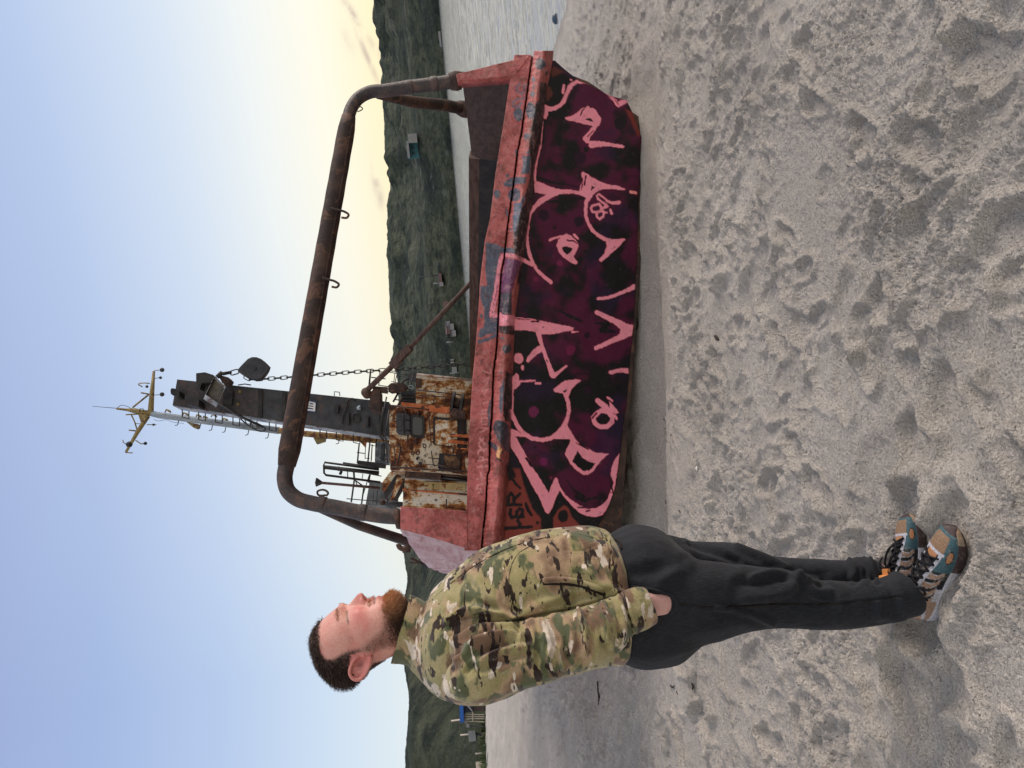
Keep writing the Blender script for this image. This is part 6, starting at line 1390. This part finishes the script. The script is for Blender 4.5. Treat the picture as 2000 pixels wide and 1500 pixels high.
# ---- shoes
def shoe(name, heel, toe, lab, sgn, bow):
    Hh_ = at_ground(*heel, dz=-.008); Tt = at_ground(*toe, dz=-.008)
    ax = Tt-Hh_; L = np.linalg.norm(ax); ax = ax/L; up = np.array([SL, 0, 1.0]); up /= np.linalg.norm(up); lat = np.cross(up, ax); lat /= np.linalg.norm(lat); up = np.cross(ax, lat)
    if lat[1] > 0: lat = -lat                     # lat points at the camera side
    k = L/.30
    tt_ = [0, .02, .06, .12, .2, .3, .4, .5, .6, .7, .8, .88, .94, .98, 1.]
    hw_ = np.array([.010, .021, .030, .0355, .038, .037, .036, .0385, .044, .0485, .0485, .044, .036, .022, .008])*k
    ht = np.array([.060, .078, .092, .100, .106, .108, .100, .090, .078, .067, .060, .054, .047, .038, .028])*k
    hs2 = np.array([.030, .034, .035, .035, .034, .032, .030, .029, .028, .028, .029, .031, .033, .032, .022])*k
    toe_up = np.array([.006, .002, 0, 0, 0, 0, 0, 0, 0, 0, .002, .006, .011, .015, .018])*k
    n = 150; t = np.linspace(0, 1, n); t = .5-.5*np.cos(np.pi*t)*(.9+.1*np.abs(np.cos(np.pi*t))); t = np.clip(t, 0, 1)
    I = lambda a: np.interp(t, tt_, a)
    W_, Tp, Sh, Tu = I(hw_), I(ht), I(hs2), I(toe_up)
    nphi = 64; V = []; C = []; 
    TANs, TEAL, GREY, BLK, MAR, ORG = lin((160, 132, 112)), lin((58, 92, 100)), lin((186, 186, 194)), lin((20, 20, 24)), lin((62, 46, 47)), lin((176, 122, 82))
    sole_pts = 7
    for i in range(n):
        ring = []; cc = []; w0, h0, s0, z0 = W_[i], max(Tp[i], Sh[i]+.004), Sh[i], Tu[i]; ti = t[i]
        for j in range(sole_pts):
            u = j/(sole_pts-1); ring.append((w0*(1.04+.05*math.sin(math.pi*u)), z0+(s0-z0)*u))
            cc.append(MAR if ti > .62 else (lin((150, 150, 156)) if u < .5 else lin((196, 196, 202))))
            if ti > .9 and u > .3: cc[-1] = lin((150, 128, 104))
        for j in range(nphi):
            ph = math.pi*j/(nphi-1); v = 1-abs(ph-math.pi/2)/(math.pi/2)
            yy = w0*.985*np.sign(math.cos(ph))*abs(math.cos(ph))**.75; zz = s0+(h0-s0)*math.sin(ph)**.85
            ring.append((yy, zz))
            col = TANs
            if ti > .60:
                col = TEAL
                if v > .60 and .76 < ti < .93: col = lin((158, 128, 98)) if (int(ti*170)+j) % 2 else lin((118, 92, 70))
                if ((ti-.765)/.055)**2+((v-.26)/.13)**2 < 1: col = ORG
                elif ((ti-.765)/.068)**2+((v-.26)/.17)**2 < 1: col = BLK
                if ti > .955: col = MAR
            elif ti > .27:
                f = math.sin((ti+.14*math.sin(v*3.2)+.02*math.sin(v*9))*2*math.pi/.098)
                col = BLK if f > .35 else (GREY if f > -.05 else TANs)
                if v < .10: col = BLK if ti > .4 else GREY
            else:
                col = TANs
                for (ct, cv) in ((.235, .66), (.165, .50)):
                    q = ((ti-ct)/.026)**2+((v-cv)/.085)**2
                    if q < 1: col = BLK
                    elif q < 2.0: col = GREY
                if abs(v-.12-.5*ti) < .05: col = GREY
                if v > .80: col = BLK
                if ti < .03: col = BLK
            if .29 < ti < .75 and v > .58:
                col = GREY if v < .74 else BLK
                if v > .80 and ti > .69: col = ORG
                
            if .75 <= ti < .772 and v > .52: col = GREY
            cc.append(col)
        for j in range(sole_pts):
            u = 1-j/(sole_pts-1); ring.append((-w0*(1.04+.05*math.sin(math.pi*u)), z0+(s0-z0)*u)); cc.append(MAR if ti > .62 else lin((150, 150, 156)))
        V.append([Hh_+ax*ti*L+lat*y_+up*z_ for y_, z_ in ring]); C.append(cc)
    V = np.array(V); C = np.array(C); nr_, nc_ = V.shape[:2]
    F = [tuple(f) for f in grid_faces(nr_, nc_, True)]+[tuple(range(nc_))[::-1], tuple(range((nr_-1)*nc_, nr_*nc_))]
    mt = MAT_SHOE
    so_ = mesh_obj(name, V.reshape(-1, 3), F, mt, MAN, True, C.reshape(-1, 3)); tag(so_, lab)
    top = lambda tq, yq: Hh_+ax*tq*L+lat*yq*np.interp(tq, tt_, hw_)+up*(np.interp(tq, tt_, hs2)+(np.interp(tq, tt_, ht)-np.interp(tq, tt_, hs2))*math.sqrt(max(0, 1-abs(yq)**2.4))**.85+.004)
    ts = [.34, .42, .50, .58, .65, .72]
    for i in range(len(ts)-1):
        for sg in (1, -1):
            P = [top(ts[i]+(ts[i+1]-ts[i])*u, sg*(-.62+1.24*u)) for u in np.linspace(0, 1, 9)]; mb = MB(); mb.tube(P, .0032*k, 6); mb.build("lace", MAT_LACE, so_, True)
    for pts in bow:
        P = [Hh_+ax*a*L+lat*b+up*c2 for a, b, c2 in pts]; mb = MB(); mb.tube(spline(P, 24), .0030*k, 6); mb.build("lace", MAT_LACE, so_, True)
    # padded collar round the ankle and the sock above it
    P = [Hh_+ax*L*(.185+.115*math.cos(a))+lat*.031*k*math.sin(a)+up*k*(.104+.010*math.cos(a)) for a in np.linspace(0, 2*np.pi, 25)[:-1]]
    mb = MB(); mb.tube(P, .0085*k, 10, False, None, True); mb.build("ankle_collar", MAT_LACE, so_, True)
    mb = MB(); mb.tube([Hh_+ax*L*.20+up*.07, Hh_+ax*L*.205+up*.11, Hh_+ax*L*.20+up*.125], [.034, .032, .032], 18); mb.build("sock", MAT_SOCK, so_, True)
    P = [top(a, 0)+up*b for a, b in ((.28, .0), (.31, .012), (.36, .006))]; mb = MB(); mb.box((P[0]+P[2])/2+up*.006, ax*.018, lat*.016, up*.004); mb.build("tongue", MAT_SOCK, so_)
    return so_
m = NT("shoe_upper"); c = m.attr(); f = m.noise(240, 3, .6); c = m.mix(m.ramp(f, [(.35, .35), (.6, 0.)]), c, (.02, .018, .016)); d_ = m.noise(30, 6, .7)
c = m.mix(m.ramp(d_, [(.55, 0.), (.75, .35)]), c, (.36, .32, .27)); m.color(c); m.set(.65, 0, .35); m.bump(f, .4, .0015); MAT_SHOE = m.m
m = NT("black_lace"); m.color((.012, .012, .014)); m.set(.85, 0, .2); m.bump(m.noise(700, 2), .4, .001); MAT_LACE = m.m
m = NT("orange_sock"); m.color(lin((206, 138, 82))); m.set(.9, 0, .1); m.bump(m.noise(500, 2), .4, .001); MAT_SOCK = m.m
shoe("shoe", *SHOE_SPOTS[0], "tan, teal and grey running shoe with dark laces, nearer the camera and turned towards it", 1, [[(.36, .0, .112), (.42, .03, .118), (.44, .055, .10), (.38, .05, .085), (.34, .02, .105)], [(.36, 0, .112), (.36, -.03, .12), (.45, -.05, .11), (.47, -.03, .10)], [(.36, .0, .112), (.30, .035, .10), (.33, .055, .075)]])
shoe("shoe", *SHOE_SPOTS[1], "tan and teal running shoe, the farther one, pointing away from the man", -1, [[(.38, .0, .108), (.46, .03, .112), (.58, .045, .10), (.66, .03, .09), (.56, .0, .10), (.42, -.01, .108)], [(.38, 0, .108), (.48, .01, .115), (.6, .02, .105), (.68, .045, .075)], [(.38, 0, .108), (.42, -.03, .112), (.52, -.05, .09)], [(.38, 0, .108), (.32, .03, .112), (.28, .05, .095)]])
# ------------------------------------------------------------------ small things on the sand and far off
def base_pt(x, y): 
    P = at_ground(float(x), float(y)); return P
m = NT("driftwood"); m.color(m.ramp(m.noise(40, 5, .7), [(.3, (.018, .013, .010)), (.7, (.05, .038, .03))])); m.set(.9); m.bump(m.noise(90), .5, .004); MAT_WOOD = m.m
def ground_z(Xq, Yq):
    """height of the built sand surface next to a point"""
    i = int(np.clip(np.searchsorted(rings_, math.hypot(Xq, Yq)), 0, len(rings_)-1)); a = math.atan2(Xq, Yq); j = int(np.argmin(np.abs(angs_-a)))
    return float(z_[i, j])
rings_, angs_, z_ = GR_R, GR_A, GR_Z
def on_sand(x, y):
    d = ray(float(x), float(y)); t = 1.2
    P = CAM
    for k in range(4000):
        P = CAM+d*t
        if P[2] <= ground_z(P[0], P[1]): break
        t += .004*max(1, t*.4)
    return P
def scrap(name, pts, r, lab, cat, mat=MAT_WOOD, group=None):
    P = np.array([on_sand(x, y) for x, y in pts]); P[:, 2] += r*.7
    r_ = np.full(len(P), r); r_[0] *= .5; r_[-1] *= .4
    n = max(8, 4*len(P)); t0 = np.linspace(0, 1, len(P)); Q = spline(P, n) if len(P) > 2 else resample(P, n)
    Q = Q+np.array([.3, .3, .2])*(r*1.2)*np.stack([noise(Q, 40, 3+k) for k in range(3)], 1)
    o = P.mean(0); PARENT_LOC["tmpx"] = tuple(o); V, F = tube_geo(Q-o, np.interp(np.linspace(0, 1, n), t0, r_)*(1+.3*np.sin(np.arange(n)*2.1)), 7)
    ob = mesh_obj(name, V, F, mat, None, True); ob.location = o; return tag(ob, lab, cat, group)
scrap("driftwood_stick", [(1168, 1331), (1169, 1345), (1171, 1360), (1170, 1377)], .010, "dark straight stick lying on the sand behind the man", "driftwood")
scrap("seaweed_scrap", [(1399, 655), (1402, 660), (1406, 665)], .010, "black scrap standing out on the sand midway in front of the bow", "seaweed")
G = "dark seaweed scraps scattered on the sand"
for pts, lab in (([(1296, 817), (1299, 821)], "tiny dark weed scrap, nearest to the bow's graffiti of those in the row before it"), ([(1299, 836), (1302, 842)], "dark weed scrap, the largest in the row before the bow"), ([(1311, 848), (1312, 852)], "tiny dark weed scrap off the row before the bow, towards the camera"),
                 ([(1300, 978), (1302, 984)], "tiny dark weed scrap near the man's belt side"), ([(1327, 996), (1329, 1001)], "small dark weed scrap just in front of the man's thigh"), ([(1310, 1338), (1315, 1342), (1318, 1339)], "curly dark weed tuft on the sand behind the man's hips"), ([(1322, 1350), (1325, 1356)], "small dark weed scrap beside the curly tuft behind the man"), ([(1352, 1334), (1355, 1341), (1353, 1347)], "forked dark twig on the sand behind the man's thighs"), ([(1460, 1160), (1466, 1163)], "small dark weed scrap beside the man's knees")):
    if pts[0][0] == 1460: continue
    scrap("seaweed_scrap", pts, .006, lab, "seaweed", MAT_WOOD, G)
m = NT("white_shell"); m.color((.7, .68, .64)); m.set(.5); P = on_sand(1362, 915); mb = MB(); mb.ball((0, 0, 0), .011, 7, None, (1.3, 1, .6)); o = mb.build("shell", m.m, None, True); o.location = P+np.array([0, 0, .004]); tag(o, "small white shell on the sand between the bow and the man's knees", "shell")
# blue stone at the water's edge
m = NT("blue_float_paint"); m.color((.035, .07, .11)); m.set(.5); P = at_ground(1090., 36.); mb = MB(); mb.ball((0, 0, 0), .085, 10, None, (1.25, 1, .8)); o = mb.build("mooring_float", m.m, None, True); o.location = P+np.array([0, 0, .05]); tag(o, "dark blue float lying at the water's edge beyond the bow", "float")

# ---- buildings across the bay
hx_, hy_ = to_px(HILLV)
def hill_at(x, y):
    D = np.hypot(HILLV[:, 0], HILLV[:, 1]); e = (hx_-x)**2+(hy_-y)**2; i = np.argsort(e)[:10]; j = i[np.argmin(D[i])]; return D[j]
def wallmat(name, c): return painted(name, tuple(np.array(c)*.85), c, .6, .8, .1)
W_WHITE, W_TURQ, W_GREY, W_RED, W_DARK, W_BLUE = wallmat("white_wall", (.25, .25, .25)), wallmat("turquoise_wall", (.05, .16, .19)), wallmat("grey_wall", (.24, .26, .27)), wallmat("red_wall", (.16, .10, .09)), wallmat("dark_roof", (.05, .05, .06)), wallmat("blue_roof", (.02, .10, .36))
def house_px(name, x0, y0, x1, y1, mat, lab, cat="house", depth=6, roof=None, windows=0, D=None, group=None):
    """upright building seen in the picture box x0..x1 (top..foot), y0..y1; stands D metres out"""
    if D is None: D = hill_at(x1, (y0+y1)/2)-1.0
    P = [on_hill(x, y, D) for x, y in ((x1, y0), (x1, y1))]
    s = D/FPX; wd = abs(y1-y0)*s; ht = abs(x1-x0)*s
    c = (P[0]+P[1])/2; dr = np.array([c[0], c[1], 0]); dr /= np.linalg.norm(dr); rt = np.array([dr[1], -dr[0], 0]); up = np.array([0, 0, 1.])
    rr = root(name, c); tag(rr, lab, cat, group)
    rh = ht*(.3 if roof else 0); mb = MB(); c0 = c-up*ht*.3
    mb.box(c0+up*(ht*1.3-rh)/2+dr*depth/2, rt*wd/2, dr*depth/2, up*(ht*1.3-rh)/2); mb.build("wall", mat, rr)
    if roof:
        t = c+up*(ht-rh); e = rt*wd*.54; mb = MB(); a = dr*(-.3); b = dr*(depth+.3); m_ = dr*depth/2
        mb.add([t-e+a, t+e+a, t-e+b, t+e+b, t-e*.98+m_+up*rh, t+e*.98+m_+up*rh], [(0, 1, 5, 4), (3, 2, 4, 5), (0, 4, 2), (1, 3, 5), (0, 2, 3, 1)]); mb.build("roof", roof, rr)
    for k in range(windows):
        q = c+rt*wd*(-.5+(k+1)/(windows+1))+up*ht*.42-dr*.03; mb = MB(); mb.box(q, rt*min(.9, wd*.07), dr*.02, up*ht*.13); mb.build("window", W_DARK, rr)
    return rr
house_px("house", 797, 279, 815, 308, W_TURQ, "turquoise building with a white end block, alone on the far slope", "house", 9, None, 2)
for c in [o for o in bpy.data.objects if o.name == "house"]:
    D = hill_at(815, 292)-1; P = on_hill(806, 270, D); dr = np.array([P[0], P[1], 0]); dr /= np.linalg.norm(dr); rt = np.array([dr[1], -dr[0], 0]); s = D/FPX; mb = MB()
    mb.box(P+dr*4, rt*8.2*s, dr*4, np.array([0, 0, 1])*8*s); mb.build("end_block", W_WHITE, c); mb = MB(); P = on_hill(797, 292, D); mb.box(P+dr*3, rt*15*s, dr*3, np.array([0, 0, 1])*2.2*s); mb.build("roof", W_GREY, c)
house_px("house", 855, 534, 861, 556, W_RED, "low reddish building on the far slope beyond the middle of the bow", roof=W_DARK); house_px("house", 858, 551, 864, 559, W_WHITE, "tiny white shed at the end of the low reddish building")
house_px("house", 866, 588, 874, 606, W_RED, "small reddish house on the far slope, just above the boom")
G = "white houses clustered on the far slope"
for x0, y0, x1, y1, mt_, lab in ((869, 627, 877, 637, W_WHITE, "uppermost pale house of the cluster above the boom"), (870, 638, 879, 652, W_RED, "reddish house in the middle of the white cluster above the boom"), (876, 632, 884, 644, W_WHITE, "white house below the reddish one in the cluster above the boom"), (880, 645, 888, 657, W_WHITE, "lowest white house of the cluster above the boom")):
    house_px("house", x0, y0, x1, y1, mt_, lab, roof=W_DARK if mt_ is W_WHITE else W_RED, group=G)
for x0, y0, x1, y1, lab in ((880, 701, 885, 704, "upper of two tiny white huts behind the chain"), (880, 706, 885, 709, "lower of two tiny white huts behind the chain"), (883, 716, 890, 727, "tiny white hut low on the far slope, beside the deckhouse")): house_px("hut", x0, y0, x1, y1, W_WHITE, lab, "hut", 3)
G = "thin poles on the far slope"
def pole(x0, y0, x1, y1, r, lab, D=None, group=G, mat=None, name="utility_pole"):
    D = D or hill_at(x1, y1)-1.5; a, b = on_hill(x1, y1, D), on_hill(x0, y0, D); mb = MB(); b = np.array([a[0], a[1], b[2]]); mb.tube([np.array([0, 0, -.6]), b-a], r, 6); o = mb.build(name, mat or W_GREY, None, True); o.location = a; return tag(o, lab, "pole", group)
pole(817, 541, 853, 538, .25, "tall mast beside the low reddish building on the far slope", mat=W_DARK); pole(846, 553, 856, 553, .3, "short thin mast at the low reddish building's end", mat=W_GREY); pole(872, 671, 882, 668, .3, "thin pole between the white cluster and the tiny huts", mat=W_GREY); pole(878, 724, 894, 728, .25, "pale leaning pole beside the chain's lower end", mat=W_GREY)
# white boat-like hut at the far shore
house_px("hut", 857, 62, 864, 74, W_WHITE, "small white boathouse on the far shoreline at the bay's edge", "boathouse", 4); house_px("hut", 859, 76, 865, 90, W_GREY, "low grey shed on the far shoreline beside the white boathouse", "shed", 4)
# ---- back of the beach, beyond the man
DL = 50.
def bpx(x, y, D=DL): return on_hill(x, y, D)
hb = root("beach_hut", bpx(935, 1385)); tag(hb, "beach hut with a bright blue roof and dark wall, behind the man's back", "hut")
def slabpx(name, pts, mat, th, par, D=DL):
    P = np.array([bpx(x, y, D) for x, y in pts]); c = P.mean(0); dr = np.array([c[0], c[1], 0]); dr /= np.linalg.norm(dr); mb = MB(); mb.prism(P, dr*th); return mb.build(name, mat, par)
W_NAVY, W_BRN, W_CREAM = wallmat("navy_wall", (.02, .025, .045)), wallmat("brown_wall", (.045, .03, .028)), wallmat("cream_wall", (.60, .52, .44))  # W_BRN is the lower hut wall's own dark brown
slabpx("roof", [(897, 1362), (898, 1411), (906, 1411), (904, 1362)], W_BLUE, 3.0, hb, DL-.4); slabpx("wall", [(904, 1340), (905, 1391), (923, 1391), (923, 1340)], W_NAVY, 2.0, hb); slabpx("wall", [(923, 1340), (923, 1388), (946, 1390), (946, 1340)], W_BRN, 2.0, hb, DL+.1)
slabpx("fascia", [(904, 1362), (905, 1372), (923, 1391), (923, 1388)], W_WHITE, .05, hb, DL-.1)
for y in (1394, 1398, 1402, 1408): slabpx("post", [(905, y), (905, y+1.4), (946, y+2.6), (946, y+1.2)], W_CREAM, .1, hb, DL+.2)
slabpx("beam", [(922, 1391), (922, 1408), (924, 1408), (924, 1391)], W_CREAM, .1, hb, DL+.15); slabpx("shelf", [(906, 1405), (907, 1412), (912, 1412), (911, 1405)], W_WHITE, .4, hb)
tk = root("trailer", bpx(938, 1440)); tag(tk, "grey trailer with a pale panel parked on the grass beyond the beach", "trailer"); slabpx("body", [(914, 1427), (916, 1449), (930, 1447), (928, 1427)], W_GREY, 2.0, tk); slabpx("panel", [(917, 1428), (918, 1434), (923, 1434), (922, 1428)], W_WHITE, .05, tk, DL-.1); slabpx("panel", [(924, 1427), (925, 1432), (928, 1432), (927, 1427)], W_WHITE, .05, tk, DL-.1); slabpx("wheel", [(930, 1431), (930, 1436), (941, 1437), (941, 1432)], W_DARK, .3, tk, DL+.3)
bn = root("bin", bpx(935, 1418)); tag(bn, "pale barrel beside the beach hut", "barrel"); slabpx("barrel_body", [(910, 1414), (911, 1421), (917, 1421), (916, 1413)], W_WHITE, .7, bn); slabpx("barrel_stand", [(917, 1416), (917, 1419), (944, 1421), (944, 1418)], W_DARK, .3, bn)
sg_ = root("notice_board", bpx(945, 1495)); tag(sg_, "cream board at the grass edge, cut by the picture's side", "board"); slabpx("board_panel", [(929, 1488), (930, 1506), (945, 1504), (944, 1487)], W_CREAM, .2, sg_); slabpx("board_post", [(945, 1492), (945, 1495), (952, 1496), (952, 1493)], W_CREAM, .1, sg_)
GP = "pale posts behind the beach"
for x0, y0, x1, y1, lab in ((881, 1407, 940, 1401, "tall pale post rising behind the blue roof"), (899, 1437, 940, 1431, "pale post rising behind the grey trailer"), (928, 1471, 945, 1470, "short post on the grass between the trailer and the cream board")): pole(x0, y0, x1, y1, .045, lab, DL+1.0, GP, W_CREAM, "post")
# coarse grass along the back of the beach: thousands of blades, nobody could count them
r = np.random.default_rng(4); n = 9000; Y_ = 38+22*r.random(n); X_ = -(.30+.55*r.random(n))*Y_; zz = base_z(X_, Y_); k = zz > 2.25; X_, Y_, zz = X_[k], Y_[k], zz[k]; n = len(X_)
hgt = .15+.3*r.random(n); a = r.random(n)*2*np.pi; dxy = np.stack([np.cos(a), np.sin(a)], 1)*.05; ln = r.normal(size=(n, 2))*.1
Vg = np.stack([np.stack([X_-dxy[:, 0], Y_-dxy[:, 1], zz-.03], 1), np.stack([X_+dxy[:, 0], Y_+dxy[:, 1], zz-.03], 1), np.stack([X_+ln[:, 0], Y_+ln[:, 1], zz+hgt], 1)], 1).reshape(-1, 3)
m = NT("grass_blade"); m.color(m.ramp(m.noise(2), [(.3, (.022, .035, .016)), (.7, (.075, .095, .035))])); m.set(.9)
gr = mesh_obj("grass", Vg, np.arange(3*n).reshape(-1, 3), m.m); tag(gr, "coarse green grass along the back of the beach", "grass", kind="stuff")
